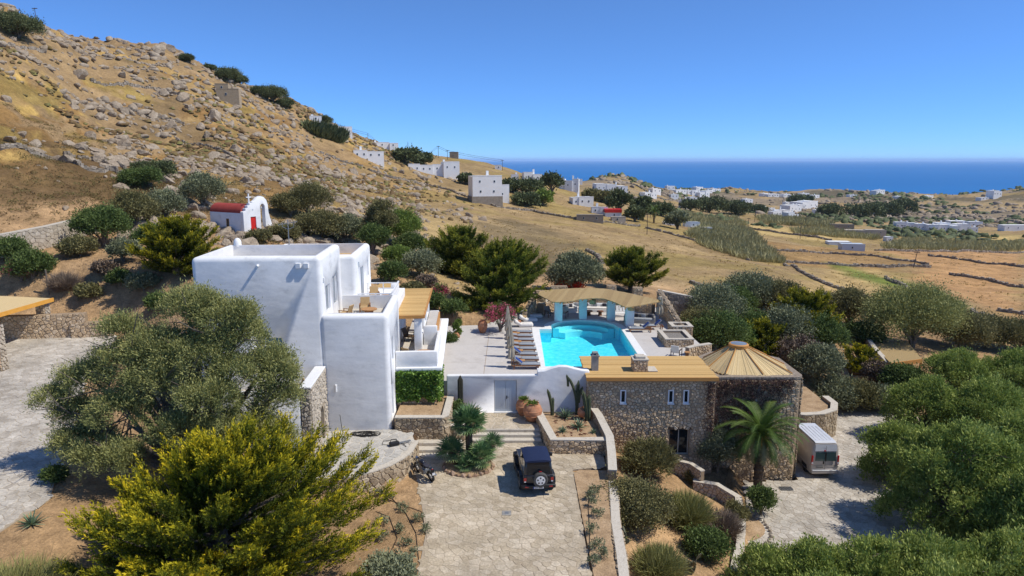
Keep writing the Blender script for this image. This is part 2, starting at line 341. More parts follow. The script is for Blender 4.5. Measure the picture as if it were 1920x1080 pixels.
def watermat():
    m = bpy.data.materials.new('pool_water'); m.use_nodes = True; nt = m.node_tree; L = nt.links.new
    nt.nodes.remove(nt.nodes['Principled BSDF'])
    tr = _n(nt, 'ShaderNodeBsdfTransparent'); tr.inputs[0].default_value = (.72, .99, 1, 1)
    gl = _n(nt, 'ShaderNodeBsdfGlossy'); gl.inputs['Roughness'].default_value = .08
    fr = _n(nt, 'ShaderNodeFresnel'); fr.inputs[0].default_value = 1.33
    tc = _n(nt, 'ShaderNodeTexCoord')
    n2 = _n(nt, 'ShaderNodeTexNoise'); n2.inputs['Scale'].default_value = 5; n2.inputs['Detail'].default_value = 4; L(tc.outputs['Object'], n2.inputs['Vector'])
    bp = _n(nt, 'ShaderNodeBump'); bp.inputs['Strength'].default_value = .6; bp.inputs['Distance'].default_value = .08
    L(n2.outputs['Fac'], bp.inputs['Height']); L(bp.outputs[0], gl.inputs['Normal']); L(bp.outputs[0], fr.inputs['Normal'])
    hf = _n(nt, 'ShaderNodeMath', operation='MULTIPLY'); hf.inputs[1].default_value = .4; L(fr.outputs[0], hf.inputs[0])
    mx = _n(nt, 'ShaderNodeMixShader'); L(hf.outputs[0], mx.inputs[0]); L(tr.outputs[0], mx.inputs[1]); L(gl.outputs[0], mx.inputs[2])
    L(mx.outputs[0], nt.nodes['Material Output'].inputs[0]); return m
M['poolwater'] = watermat()
def terrainmat():
    m = bpy.data.materials.new('terrain_ground'); m.use_nodes = True; nt = m.node_tree; L = nt.links.new
    p = nt.nodes['Principled BSDF']; p.inputs['Roughness'].default_value = .95; p.inputs['Specular IOR Level'].default_value = .1
    at = _n(nt, 'ShaderNodeAttribute'); at.attribute_name = 'c'
    tc = _n(nt, 'ShaderNodeTexCoord'); out = at.outputs['Color']
    for sc, amp, det in ((.35, .30, 8), (2.2, .28, 6), (11, .25, 3)):
        nz = _n(nt, 'ShaderNodeTexNoise'); nz.inputs['Scale'].default_value = sc; nz.inputs['Detail'].default_value = det; nz.inputs['Roughness'].default_value = .7
        L(tc.outputs['Object'], nz.inputs['Vector'])
        mr = _n(nt, 'ShaderNodeMapRange'); mr.inputs[1].default_value = .3; mr.inputs[2].default_value = .7
        mr.inputs[3].default_value = 1-amp; mr.inputs[4].default_value = 1+amp; L(nz.outputs['Fac'], mr.inputs[0])
        ml = _n(nt, 'ShaderNodeVectorMath', operation='MULTIPLY'); L(out, ml.inputs[0]); L(mr.outputs[0], ml.inputs[1]); out = ml.outputs[0]
    L(out, p.inputs['Base Color'])
    nb = _n(nt, 'ShaderNodeTexNoise'); nb.inputs['Scale'].default_value = 1.6; nb.inputs['Detail'].default_value = 8; nb.inputs['Roughness'].default_value = .7
    L(tc.outputs['Object'], nb.inputs['Vector'])
    bp = _n(nt, 'ShaderNodeBump'); bp.inputs['Strength'].default_value = .8; bp.inputs['Distance'].default_value = .35
    L(nb.outputs['Fac'], bp.inputs['Height']); L(bp.outputs[0], p.inputs['Normal'])
    return m
M['terrain'] = terrainmat()
# ---------------------------------------------------------------- terrain
SEA_Z = -60.0
CP_UVT = [ # photo direction and distance along the view axis
 (0,15,165),(100,60,185),(200,85,205),(310,90,220),(420,150,235),(540,190,262),(600,225,275),(700,265,295),(790,290,320),(900,302,340),(950,318,360),
 (-250,-60,150),(-500,-150,135),(0,120,130),(0,250,98),(0,340,82),(200,200,150),(200,300,110),(150,380,80),(330,250,150),(330,340,105),(500,260,175),(480,340,120),
 (600,300,190),(600,370,125),(700,330,200),(700,390,130),(800,330,240),(800,400,140),(680,440,95),(800,470,92),(860,520,80),(760,500,76),(560,440,86),(600,480,78),
 (900,385,190),(960,400,190),(950,450,130),(950,510,98),(1100,400,215),(1060,440,150),(1100,500,97),(1100,545,78),(1000,545,76),(1180,520,96),(1200,430,195),(1260,460,165),(1240,560,78),
 (1300,500,118),(1300,545,92),(1350,470,175),(1400,560,88),(1420,500,130),(1450,450,240),(1560,480,190),(1600,520,140),(1600,580,98),(1700,560,108),(1900,600,92),(1900,540,135),(1800,500,180),(2100,600,95),(2300,520,150),
 (1800,470,245),(1750,436,400),(1650,445,330),(1900,440,390),(1350,410,400),(1500,410,430),(1300,385,640),(1450,380,720),(1600,395,620),(1900,400,560),(1800,385,760),
 (0,470,64),(200,445,72),(330,400,84),(100,560,54),(430,445,76),(515,440,80),(380,470,68),(250,480,64),
 (1000,352,430),(1050,346,560),(1120,347,700),(1190,347,720),(1250,354,780),(1300,357,900),(1340,360,1000),(1380,370,1050),(1440,364,950),(1480,359,960),(1520,362,970),(1570,368,1200),(1630,360,900),(1700,367,1150),(1780,371,1300),(1840,368,1250),(1880,363,1150),(1920,357,1050),(2000,350,1000),(2300,345,1000),
]
CP_XYZ = [(0,4,-.6),(-5,20,0),(4,20,-.2),(-12,24,.3),(-22,24,1),(-25,38,2.6),(-36,46,3.4),(-42,34,3.4),(-30,14,1),(8,22,-2.4),(8,32,-2.2),(7,40,-1.3),(11,41,-2.3),(13.5,33,-4.1),
 (18,40,-4.2),(23,44,-4.2),(20,28,-4.3),(30,30,-4.5),(31,54,-4.2),(40,45,-4.4),(16,14,-4.2),(-2,64,3.2),(14,66,2.4),(18,60,.2),(22,58,-1.6),(20,70,.5),(30,63,-1.8),(36,62,-2.2),(26,70,-1.2),(50,60,-4),(-14,50,3.4),(-22,52,5.5),(-8,64,4.2),
 (-1500,1200,-80),(-600,900,-40),(-900,700,10),(-300,520,12),(-160,480,10),(-60,480,6),(-120,700,-50),(60,760,-66),(250,1300,-75),(0,1300,-80),(500,1550,-68),(800,1600,-68),(1150,1650,-68),(1500,1600,-68),(-1000,2500,-90),(0,2500,-90),(1000,2500,-90),(2500,2500,-90),(1800,1200,-60),
 (-300,260,60),(-400,300,70),(-260,160,62),(-200,330,40),(-130,380,22)]
def _ctrl():
    pts = []
    for u, v, t in CP_UVT:
        a, y, d = ray(u, v); pts.append((a*t, y*t, CH+d*t))
    return np.array(pts + [tuple(map(float, p)) for p in CP_XYZ])
_CT = _ctrl()
def _fe(x, y):
    y = np.maximum(y, 1.0)
    return np.stack([1.15*x/(y+12), np.log(y+12)*.62], -1)
_cf = _fe(_CT[:, 0], _CT[:, 1]); _EPS = .0025
_A = np.sqrt(((_cf[:, None]-_cf[None])**2).sum(-1)+_EPS)
_nn = len(_CT); _Kb = np.zeros((_nn+3, _nn+3)); _Kb[:_nn, :_nn] = _A + np.eye(_nn)*-.002
_Kb[:_nn, _nn] = 1; _Kb[:_nn, _nn+1:] = _cf; _Kb[_nn:, :_nn] = _Kb[:_nn, _nn:].T
_wt = np.linalg.solve(_Kb, np.concatenate([_CT[:, 2], [0, 0, 0]]))
def base_h(x, y):
    f = _fe(x, y); out = np.zeros(len(f))
    for i in range(0, len(f), 20000):
        g = f[i:i+20000]
        k = np.sqrt(((g[:, None]-_cf[None])**2).sum(-1)+_EPS)
        out[i:i+20000] = k @ _wt[:_nn] + _wt[_nn] + g @ _wt[_nn+1:]
    return out
def pdist(x, y, poly):
    """signed distance to a polygon, negative inside"""
    d = np.full(x.shape, 1e9); ins = np.zeros(x.shape, bool); n = len(poly)
    for i in range(n):
        x0, y0 = poly[i]; x1, y1 = poly[(i+1) % n]; ex, ey = x1-x0, y1-y0
        t = np.clip(((x-x0)*ex+(y-y0)*ey)/(ex*ex+ey*ey+1e-12), 0, 1)
        d = np.minimum(d, np.hypot(x-x0-t*ex, y-y0-t*ey))
        c = ((y0 > y) != (y1 > y)) & (x < (x1-x0)*(y-y0)/((y1-y0) if y1 != y0 else 1e-9)+x0)
        ins ^= c
    return np.where(ins, -d, d)
DRIVE = [(-3.7, 16), (3.35, 16), (3.3, 27), (3.4, 35.6), (5.3, 36.0), (5.35, 37.7), (2.2, 38), (1.7, 40), (-3, 40), (-5.4, 38.5), (-5.6, 36.2), (-4.9, 33.5), (-4.0, 29)]
PATIO = [(-13, 38.6), (-7.2, 38.6), (-5.9, 37.9), (-5.55, 36.8), (-5.7, 35.4), (-6.6, 33.7), (-8.2, 32.5), (-13, 31.8)]
DECK = [(-4.5, 43.2), (5.0, 43.2), (5.0, 46.9), (13.0, 46.9), (13.0, 49.3), (15.0, 51.5), (14.6, 66.5), (8, 68.3), (2.0, 67), (-0.6, 62.5), (-2.4, 59), (-5.9, 58.6), (-5.3, 50)]
PARK = [(-60, 30), (-27, 26), (-23, 20), (-21.3, 22), (-20.5, 28), (-24.5, 36), (-28, 43), (-31, 52), (-34, 55), (-60, 55)]
ROAD = [(9.4, 18), (45, 18), (45, 38), (34, 46), (34, 58), (31, 62), (28, 57), (25.5, 52.5), (20, 50), (19.2, 42.6), (15.5, 42.3), (14.5, 39), (13.4, 36), (12.7, 33.5), (11.4, 28)]
REG = [ # polygon, plane (z0, gx, gy), falloff
 (PARK, (3.15, -.02, .035), 7.0), (ROAD, (-4.2, 0, 0), 1.2),
 ([(3.9, 18), (10, 18), (12, 28), (12.8, 33.5), (13.2, 37), (14.2, 42), (5.2, 42), (5.6, 37), (4.6, 28)], 'garden', .5),
 (DRIVE, (-.08, 0, 0), .8), ([(-10, 22), (-4.2, 22), (-4.4, 33), (-5.4, 35.2), (-6.3, 33.2), (-8.2, 31.9), (-10, 31.5)], (-.02, 0, 0), 1.0), (PATIO, (.9, 0, 0), .3), ([(-8, 38.7), (-4, 38.7), (-4, 43), (-8, 43)], (.2, 0, 0), .5), ([(-5.3, 36.5), (2.2, 37), (5.4, 37.9), (5, 43), (-4, 43)], (-.15, 0, 0), .2),
 ([(p[0], p[1]) for p in DECK], (.6, 0, 0), .6),
 ([(4.9, 42.1), (19.3, 42.9), (19.3, 49.2), (4.9, 47.2)], (-6, 0, 0), .25),
 ([(-18.4, 35), (-7, 38.6), (-7.8, 52), (-18.4, 50)], (.5, 0, 0), .8)]
def H(x, y, rough=True):
    x = np.atleast_1d(np.asarray(x, float)); y = np.atleast_1d(np.asarray(y, float))
    sh = x.shape; x = x.ravel(); y = y.ravel()
    z = base_h(x, y)
    near = np.hypot(x-0, (y-45)*.8)
    amp = sstep(40, 110, near)
    hill = sstep(-10, -70, x+(y-150)*.10)*sstep(62, 95, y)*sstep(430, 330, y)
    rr = sstep(350, 700, y)*sstep(900, 200, np.abs(x-700))
    if rough:
        z = z + amp*(fbm(x, y, 26, 3, 3)*1.3 + fbm(x, y, 6, 3, 9)*.45)
        rdg = np.abs(fbm(x, y, 17, 5, 21)); z = z + hill*((.5-rdg*1.6)*1.5 + fbm(x, y, 5.5, 4, 31)*1.1)
        ph = z/3.1 + fbm(x, y, 34, 3, 61)*1.5; sw = ph-np.floor(ph); z = z + hill*1.05*(sstep(.72, 1, sw)-sw+.3)*sstep(-.3, .1, fbm(x, y, 60, 2, 67))
        z = z + sstep(380, 800, y)*(fbm(x, y, 130, 5, 41)*(4+5*sstep(150, 420, x))+fbm(x, y, 32, 4, 43)*(2.6+2.5*sstep(150, 420, x)))*sstep(-75, -20, z)
        z = z + .06*fbm(x, y, 1.7, 3, 51)
    for poly, pl, fo in REG:
        xs = [p[0] for p in poly]; ys = [p[1] for p in poly]
        m = (x > min(xs)-fo) & (x < max(xs)+fo) & (y > min(ys)-fo) & (y < max(ys)+fo)
        if not m.any(): continue
        d = pdist(x[m], y[m], poly); w = 1-sstep(0, fo, d)
        if pl == 'garden':
            tz = -1.2 - .33*np.clip(x[m]-5, 0, 9) - .02*np.clip(38-y[m], 0, 20) + .12*fbm(x[m], y[m], 2.5, 3, 77)
        else: tz = pl[0] + pl[1]*(x[m]+40) + pl[2]*(y[m]-45)
        z[m] = z[m]*(1-w) + tz*w
    return z.reshape(sh)
def hz(x, y): return float(H([x], [y])[0])
_TS = np.geomspace(16, 2400, 900)
def hit(u, v):
    a, yy, d = ray(u, v)
    z = CH + d*_TS; h = H(a*_TS, yy*_TS)
    k = np.nonzero(z < h)[0]
    if not len(k): t = _TS[-1]; return Vector((a*t, yy*t, CH+d*t))
    k = max(k[0], 1); d0 = z[k-1]-h[k-1]; d1 = z[k]-h[k]; s = d0/(d0-d1)
    t = _TS[k-1] + s*(_TS[k]-_TS[k-1]); x, y = a*t, yy*t
    return Vector((x, y, hz(x, y)))
def hits(poly): return [tuple(hit(u, v))[:2] for u, v in poly]
# colour zones on the ground (real surface colours: soil, dry grass, scrub, fields)
def ground_color(x, y, z, nz):
    c = np.zeros((len(x), 3))
    gold = np.array((.52, .345, .11)); tan = np.array((.325, .225, .11)); scrub = np.array((.20, .115, .045)); soil = np.array((.41, .265, .14))
    rock = np.array((.31, .21, .11)); olive = np.array((.27, .205, .06)); pale = np.array((.38, .275, .14)); green = np.array((.13, .19, .03))
    n1 = fbm(x, y, 22, 5, 101); n2 = fbm(x, y, 7, 5, 111); n3 = fbm(x, y*1.0, 55, 4, 121)
    def mixc(c, col, w): return c*(1-w[:, None]) + col*w[:, None]
    c[:] = tan
    c = mixc(c, olive, .55*sstep(-.05, .35, n1+.5*n2))
    c = mixc(c, pale, .6*sstep(.0, .4, -n1+.4*n3))
    hill = sstep(-5, -55, x+(y-150)*.12)*sstep(58, 80, y)
    c = mixc(c, np.array((.41, .265, .10)), hill*.8)
    bz = z*2.6+n1*5; bl = (x*.75-y*.35)*.16; fine_ = fbm(x, y, 2.6, 3, 191)
    az_ = x/np.maximum(y, 1); rk = np.clip(sstep(-.60, -.46, az_+.25*n1)*sstep(.10, -.12, az_)+sstep(30, 42, z), 0, 1)
    c = mixc(c, gold, hill*(1-.6*rk)*sstep(-.06, .08, fbm(bl, bz, 5, 4, 131)+.30*n1+.25*fine_))
    c = mixc(c, scrub*1.15, hill*.9*sstep(.0, .16, fbm(bl+9, bz, 6, 4, 141)+.5*n2+.4*fine_))
    c = mixc(c, olive*.9, hill*.6*sstep(.10, .30, fbm(x, y, 9, 4, 145)+.4*fine_))
    c = mixc(c, rock, hill*.9*sstep(.04, .22, fbm(x, y, 15, 6, 151)+.5*fine_+.24*rk-.10+.16*sstep(20, 48, z)+.5*(.9-nz)))
    far = sstep(380, 620, y)
    c = mixc(c, np.array((.25, .20, .145)), far*.85*sstep(-.14, .12, fbm(x, y, 70, 6, 161)+.3*fbm(x, y, 14, 3, 163)))
    c = mixc(c, np.array((.115, .10, .065)), far*.8*sstep(-.02, .18, fbm(x, y, 45, 6, 171)+.3*fbm(x, y, 12, 3, 173)))
    c = mixc(c, np.array((.42, .30, .15)), far*.7*sstep(.12, .26, fbm(x, y, 90, 3, 181)))
    est = sstep(75, 58, np.hypot((x+6)*.8, y-30))
    c = mixc(c, soil, est)
    for poly, col, soft in FIELDS:
        xs = [p[0] for p in poly]; ys = [p[1] for p in poly]
        m = (x > min(xs)-soft) & (x < max(xs)+soft) & (y > min(ys)-soft) & (y < max(ys)+soft)
        if m.any():
            w = np.zeros(len(x)); w[m] = 1-sstep(-soft, soft, pdist(x[m], y[m], poly)+soft*1.5*n2[m]); c = mixc(c, np.array(col), w*.9)
    c *= (1+.35*n2)[:, None]
    return np.clip(c, .01, .8)
FIELDS = []
for _p, _c, _s in [
    ([(1640,470),(1920,470),(1920,600),(1800,560),(1700,520),(1740,500)], (.47,.27,.12), 3),
    ([(1480,560),(1560,500),(1660,505),(1780,560),(1830,590),(1640,575)], (.47,.33,.14), 3),
    ([(1290,430),(1640,470),(1740,500),(1560,505),(1470,495)], (.33,.205,.085), 3),
    ([(1560,492),(1600,496),(1730,545),(1700,548),(1620,525)], (.15,.20,.035), 3),
    ([(1400,420),(1640,445),(1560,455),(1380,435)], (.50,.36,.145), 5),
    ([(1700,440),(1920,440),(1920,462),(1720,458)], (.52,.38,.15), 6),
    ([(870,430),(960,415),(1080,450),(1060,520),(980,520)], (.215,.16,.085), 5),
    ([(640,420),(700,380),(860,420),(900,470),(960,560),(860,560),(760,500)], (.40,.285,.13), 3),
    ([(-100,262),(250,300),(420,345),(380,385),(-100,385)], (.15,.095,.045), 6),
    ([(400,290),(560,325),(600,350),(560,362),(430,345)], (.20,.12,.05), 5),
    ([(120,170),(330,190),(400,260),(300,250),(150,205)], (.24,.165,.085), 6),
    ]:
    FIELDS.append((hits(_p), _c, _s))
NA, NR = 430, 560
_al = np.linspace(-1.15, 1.15, NA); _yl = np.geomspace(5.0+9, 2700+9, NR)-9
_Y, _AA = np.meshgrid(_yl, _al, indexing='ij'); _X = _AA*(_Y+6)
_Z = H(_X, _Y)
_V = np.stack([_X.ravel(), _Y.ravel(), _Z.ravel()], 1)
_ii = np.arange(NR*NA).reshape(NR, NA)
_Fq = np.stack([_ii[:-1, :-1].ravel(), _ii[:-1, 1:].ravel(), _ii[1:, 1:].ravel(), _ii[1:, :-1].ravel()], 1)
_gx = np.gradient(_Z, axis=1)/np.maximum(np.gradient(_X, axis=1), 1e-6); _gy = np.gradient(_Z, axis=0)/np.gradient(_Y, axis=0)
_nz = 1/np.sqrt(1+_gx**2+_gy**2)
ground = fmesh('ground', _V, _Fq, M['terrain'], smooth=True, cattr=ground_color(_X.ravel(), _Y.ravel(), _Z.ravel(), _nz.ravel()))
tag(ground, 'dry Greek hillside and valley ground of ochre soil and golden grass', kind='structure')
_R = 90000
sea = fmesh('sea', [(-_R, 300, SEA_Z), (_R, 300, SEA_Z), (_R, _R, SEA_Z), (-_R, _R, SEA_Z)], [(0, 1, 2, 3)], M['sea'])
tag(sea, 'deep blue sea reaching to the hazy horizon', kind='structure')
# ---------------------------------------------------------------- sky air
# ---------------------------------------------------------------- generators: leaves, trees, stones
def unit(a): return a/np.maximum(np.linalg.norm(a, axis=-1, keepdims=True), 1e-9)
def rdir(n, r=None): return unit((r or rng).normal(size=(n, 3)))
def leaves(pos, d, L, Wd, r=None, tri=False):
    """kite-shaped leaf faces -> V, F"""
    n = len(pos); r = r or rng
    d = unit(d); sd = unit(np.cross(d, rdir(n, r)))
    L = np.broadcast_to(np.asarray(L, float).reshape(-1, 1), (n, 1)); Wd = np.broadcast_to(np.asarray(Wd, float).reshape(-1, 1), (n, 1))
    if tri:
        V = np.stack([pos+sd*Wd*.5, pos-sd*Wd*.5, pos+d*L], 1).reshape(-1, 3)
        return V, np.arange(3*n).reshape(n, 3)
    V = np.stack([pos, pos+d*L*.5+sd*Wd*.5, pos+d*L, pos+d*L*.5-sd*Wd*.5], 1).reshape(-1, 3)
    return V, np.arange(4*n).reshape(n, 4)
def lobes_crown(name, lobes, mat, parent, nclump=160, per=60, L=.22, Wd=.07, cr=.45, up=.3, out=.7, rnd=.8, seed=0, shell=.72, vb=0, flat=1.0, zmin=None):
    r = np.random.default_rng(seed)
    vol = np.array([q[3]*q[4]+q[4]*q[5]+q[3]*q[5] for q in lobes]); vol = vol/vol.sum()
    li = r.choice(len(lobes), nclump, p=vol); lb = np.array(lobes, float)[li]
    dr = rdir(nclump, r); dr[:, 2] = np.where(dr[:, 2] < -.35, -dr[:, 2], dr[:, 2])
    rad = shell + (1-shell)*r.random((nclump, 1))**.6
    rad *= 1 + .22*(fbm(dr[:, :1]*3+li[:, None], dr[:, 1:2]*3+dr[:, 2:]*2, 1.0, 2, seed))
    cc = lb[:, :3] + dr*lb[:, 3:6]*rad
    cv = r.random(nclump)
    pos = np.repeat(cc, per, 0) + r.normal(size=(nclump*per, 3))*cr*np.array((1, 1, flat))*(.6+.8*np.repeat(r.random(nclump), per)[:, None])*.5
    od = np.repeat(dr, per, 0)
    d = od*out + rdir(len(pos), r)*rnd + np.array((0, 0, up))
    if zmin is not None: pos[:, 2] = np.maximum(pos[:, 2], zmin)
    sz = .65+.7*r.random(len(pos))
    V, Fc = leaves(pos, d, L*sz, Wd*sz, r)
    hh = (pos-np.repeat(cc, per, 0))@np.array((.3, 0, 1.0))/max(cr, .05)  # leaves paler towards clump top and sun side: light put into the colour
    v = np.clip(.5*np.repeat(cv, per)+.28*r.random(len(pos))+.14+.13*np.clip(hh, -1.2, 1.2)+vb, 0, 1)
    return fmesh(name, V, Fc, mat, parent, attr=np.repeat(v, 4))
def limbs(parent, base, tips, r0=.18, r1=.03, name='trunk', mat=None, seed=0, n=6, sub=0, kink=.25, fork=.25):
    r = random.Random(seed); mb = MB(); base = Vector(base)
    for i, tp in enumerate(tips):
        tp = Vector(tp); f = base.lerp(tp, fork); f.x = base.x + (f.x-base.x)*.5; f.y = base.y+(f.y-base.y)*.5
        mid = f.lerp(tp, .5) + Vector((r.uniform(-1, 1), r.uniform(-1, 1), r.uniform(-.5, .5)))*kink*(tp-f).length*.4
        pts = [base+Vector((r.uniform(-.3, .3)*r0, r.uniform(-.3, .3)*r0, -.25)), f, mid, tp]
        mb.tube(pts, [r0*1.15, r0*.8, r0*.45, r1], n)
        for k in range(sub):
            q = mid.lerp(tp, r.uniform(0, .8)); e = q + Vector((r.uniform(-1, 1), r.uniform(-1, 1), r.uniform(-.2, 1)))*(tp-mid).length*.6
            mb.tube([q, q.lerp(e, .5)+Vector((r.uniform(-.1, .1),)*3), e], [r1*1.3, r1, r1*.4], 5)
    return mb.build(name, mat or M['bark'], parent, smooth=True)
def tree(name, label, cat, loc, lobes, mat, group=None, seed=0, trunk_r=.14, trunk=True, rz=0, tmat=None, sub=3, **k):
    o = thing(name, label, cat, loc, rz, group)
    if trunk: limbs(o, (0, 0, 0), [(q[0], q[1], q[2]+q[5]*.45) for q in lobes], trunk_r, .03, 'trunk', tmat, seed, sub=sub)
    lobes_crown('crown', lobes, mat, o, seed=seed, **k)
    return o
def auto_lobes(R, Ht, n=6, seed=0, base=.25, sq=.8):
    r = random.Random(seed); L = []
    for i in range(n):
        q = 2*math.pi*(i+r.uniform(-.3, .3))/max(n-1, 1); d = R*r.uniform(.42, .62) if i else 0
        s = R*r.uniform(.42, .60) if i else R*.62
        h = Ht*r.uniform(.42, .62) if i else Ht*.68
        hh = min(s*sq, Ht-h if i == 0 else s*sq)
        L.append((d*math.cos(q), d*math.sin(q), h, s, s, max(hh, s*.45)))
    for i in range(5):
        q = r.uniform(0, 6.283); e = math.asin(r.uniform(.15, .95)); s = R*r.uniform(.18, .28)
        L.append((R*.80*math.cos(q)*math.cos(e), R*.80*math.sin(q)*math.cos(e), Ht*(.40+.50*math.sin(e)), s, s, s*.8))
    return L
def mound_lobes(R, Ht, n=9, seed=0):
    r = random.Random(seed); L = [(0, 0, Ht*.62, R*.55, R*.55, Ht*.38)]
    for i in range(n):
        q = 2*math.pi*(i+r.uniform(-.25, .25))/n; lo = i % 2; d = R*(.62 if lo else .45)*r.uniform(.9, 1.12); s = R*(.40 if lo else .46)*r.uniform(.85, 1.15); h = Ht*(.15 if lo else .52)*r.uniform(.85, 1.2)
        L.append((d*math.cos(q), d*math.sin(q), h, s, s, max(min(s*.85, h*.95), .2)))
    for i in range(12):
        q = r.uniform(0, 6.283); e = math.asin(r.uniform(.05, .97)); s = R*r.uniform(.15, .26)
        L.append((R*.88*math.cos(q)*math.cos(e), R*.88*math.sin(q)*math.cos(e), Ht*(.22+.70*math.sin(e)), s, s, s*.8))
    return L
def cypress(name, label, loc, R, Ht, mat, seed=0, nb=150, spr=22, bl=16, group=None, asym=(0, 0), cat='tree', low=.06, bladeL=.17, bladeW=.055, trunk_r=.3, spl=1.0, up=.35, topflat=.8, tuck=.10):
    """spreading cypress: tiers of limbs sweeping outward, each a plume of feathery sprays that turn up at the tips"""
    o = thing(name, label, cat, loc, 0, group); r = np.random.default_rng(seed)
    q = r.random(nb)*2*math.pi; el = (np.arange(nb)+r.random(nb))/nb
    tz = Ht*(low + (1-low)*el); rr = R*np.sqrt(np.clip(1-(el*topflat)**2.0, .02, 1))*(.66+.40*r.random(nb))*(1-.45*sstep(.75, 1.0, el))
    rr = rr*np.where(r.random(nb) < .34, .25+.6*r.random(nb), 1.0)
    tip = np.stack([rr*np.cos(q)+asym[0]*el, rr*np.sin(q)+asym[1]*el, tz], 1)
    org = np.stack([.10*rr*np.cos(q), .10*rr*np.sin(q), np.maximum(tz*.62-.10*rr, .1)], 1)
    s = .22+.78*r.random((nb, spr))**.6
    S = s[..., None]; P = org[:, None]*(1-S) + tip[:, None]*S
    P[..., 2] += -.09*rr[:, None]*np.sin(np.pi*s)
    bd = unit(tip-org)[:, None]*np.ones((1, spr, 1))
    side = unit(np.cross(bd, (0, 0, 1.0))); sg = r.normal(size=(nb, spr, 1))*.7
    P = P + side*sg*tuck*R*(1.1-S) + r.normal(size=P.shape)*.018*R
    sd = unit(bd*1.0 + side*sg*.6 + np.array((0, 0, up))+ .16*r.normal(size=(nb, spr, 3)))
    sl = spl*(.5+.5*r.random((nb, spr)))
    P = P.reshape(-1, 3); sd = sd.reshape(-1, 3); sl = sl.ravel(); ns = len(P)
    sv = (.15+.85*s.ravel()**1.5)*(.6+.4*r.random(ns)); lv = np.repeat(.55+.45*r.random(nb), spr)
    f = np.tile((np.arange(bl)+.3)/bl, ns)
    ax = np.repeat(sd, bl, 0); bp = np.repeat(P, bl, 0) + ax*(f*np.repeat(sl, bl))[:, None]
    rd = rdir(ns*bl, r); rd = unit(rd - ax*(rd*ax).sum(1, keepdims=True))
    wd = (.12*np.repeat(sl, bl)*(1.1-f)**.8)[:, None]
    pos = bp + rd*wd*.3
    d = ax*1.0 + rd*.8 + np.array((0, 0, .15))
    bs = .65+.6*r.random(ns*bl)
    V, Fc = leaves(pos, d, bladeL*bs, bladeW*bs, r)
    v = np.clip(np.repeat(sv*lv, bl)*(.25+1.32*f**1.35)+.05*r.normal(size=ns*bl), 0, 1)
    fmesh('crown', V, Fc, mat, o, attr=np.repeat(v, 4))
    mb = MB(); mb.tube([(0, 0, -.3), (.1*R*.2, 0, Ht*.3), (asym[0]*.3, asym[1]*.3, Ht*.62)], [trunk_r*1.2, trunk_r*.9, trunk_r*.2], 8)
    for i in range(0, nb, 2):
        a, b = Vector(org[i]), Vector(tip[i]); m = a.lerp(b, .55); m.z -= .09*rr[i]
        mb.tube([Vector((0, 0, max(org[i][2]-.3, 0))), a, m, b.lerp(m, .4)], [trunk_r*.28, trunk_r*.22, trunk_r*.12, .01], 4)
    mb.build('trunk', M['bark'], o, smooth=True)
    return o
def broom(name, label, loc, R, Ht, mat, n=900, seed=0, cat='shrub', group=None, W=.022, seg=3):
    """fountain of thin upright stems"""
    o = thing(name, label, cat, loc, 0, group); r = np.random.default_rng(seed)
    q = r.random(n)*2*math.pi; tl = np.sqrt(r.random(n))
    b0 = np.stack([.25*R*tl*np.cos(q), .25*R*tl*np.sin(q), np.zeros(n)], 1)
    tip = np.stack([R*tl*np.cos(q), R*tl*np.sin(q), Ht*(1-.45*tl**2)*(.7+.35*r.random(n))], 1)
    Vs, Fs, vv = [], [], []; off = 0
    for k in range(seg):
        a = b0+(tip-b0)*(.12+.28*k)
        for j in range(2):
            d = (tip-b0) + r.normal(size=(n, 3))*.28*Ht
            V, Fc = leaves(a+r.normal(size=(n, 3))*.05*R, d, Ht*.36*(.7+.6*r.random(n)), W*(.8+.8*r.random(n)), r)
            Vs.append(V); Fs.append(Fc+off); off += len(V); vv.append(np.repeat(np.clip(.2+.25*k+.35*r.random(n), 0, 1), 4))
    fmesh('stems', np.concatenate(Vs), np.concatenate(Fs), mat, o, attr=np.concatenate(vv))
    mb = MB()
    for k in range(7):
        a = 2*math.pi*k/7; mb.tube([(0, 0, -.15), (.12*R*math.cos(a), .12*R*math.sin(a), Ht*.25), (.45*R*math.cos(a), .45*R*math.sin(a), Ht*.55)], [.035, .025, .01], 4)
    mb.build('trunk', M['bark'], o)
    return o
def rosette(name, label, loc, R, mat, n=26, seed=0, cat='agave', group=None, w=.09, el0=.15, el1=1.35, parent=None, fold=.3):
    """agave-like rosette of thick pointed leaves, each leaf a part"""
    o = parent or thing(name, label, cat, loc, 0, group); r = random.Random(seed)
    for i in range(n):
        q = i*2.39996+r.uniform(-.2, .2); e = el0+(el1-el0)*(i/n)+r.uniform(-.1, .1); Ln = R*r.uniform(.8, 1.08)
        d = Vector((math.cos(q)*math.cos(e), math.sin(q)*math.cos(e), math.sin(e))); s = Vector((-math.sin(q), math.cos(q), 0)); upv = s.cross(d)*-1
        ww = w*R*1.6; mb = MB()
        A = [Vector((0, 0, .04))+s*ww*.35, Vector((0, 0, .04))-s*ww*.35, d*Ln*.4+s*ww*.55+upv*.02, d*Ln*.4-s*ww*.55+upv*.02, d*Ln*.78+s*ww*.33, d*Ln*.78-s*ww*.33, d*Ln-Vector((0, 0, .06*Ln)), d*Ln*.4-upv*fold*ww, Vector((0, 0, .0)), d*Ln*.78-upv*fold*ww*.6]
        mb.add(A, [(0, 1, 3, 2), (2, 3, 5, 4), (4, 5, 6), (0, 2, 7, 8), (1, 8, 7, 3), (2, 4, 9, 7), (3, 7, 9, 5), (4, 6, 9), (5, 9, 6)], r.random())
        mb.build('leaf', mat, o)
    return o
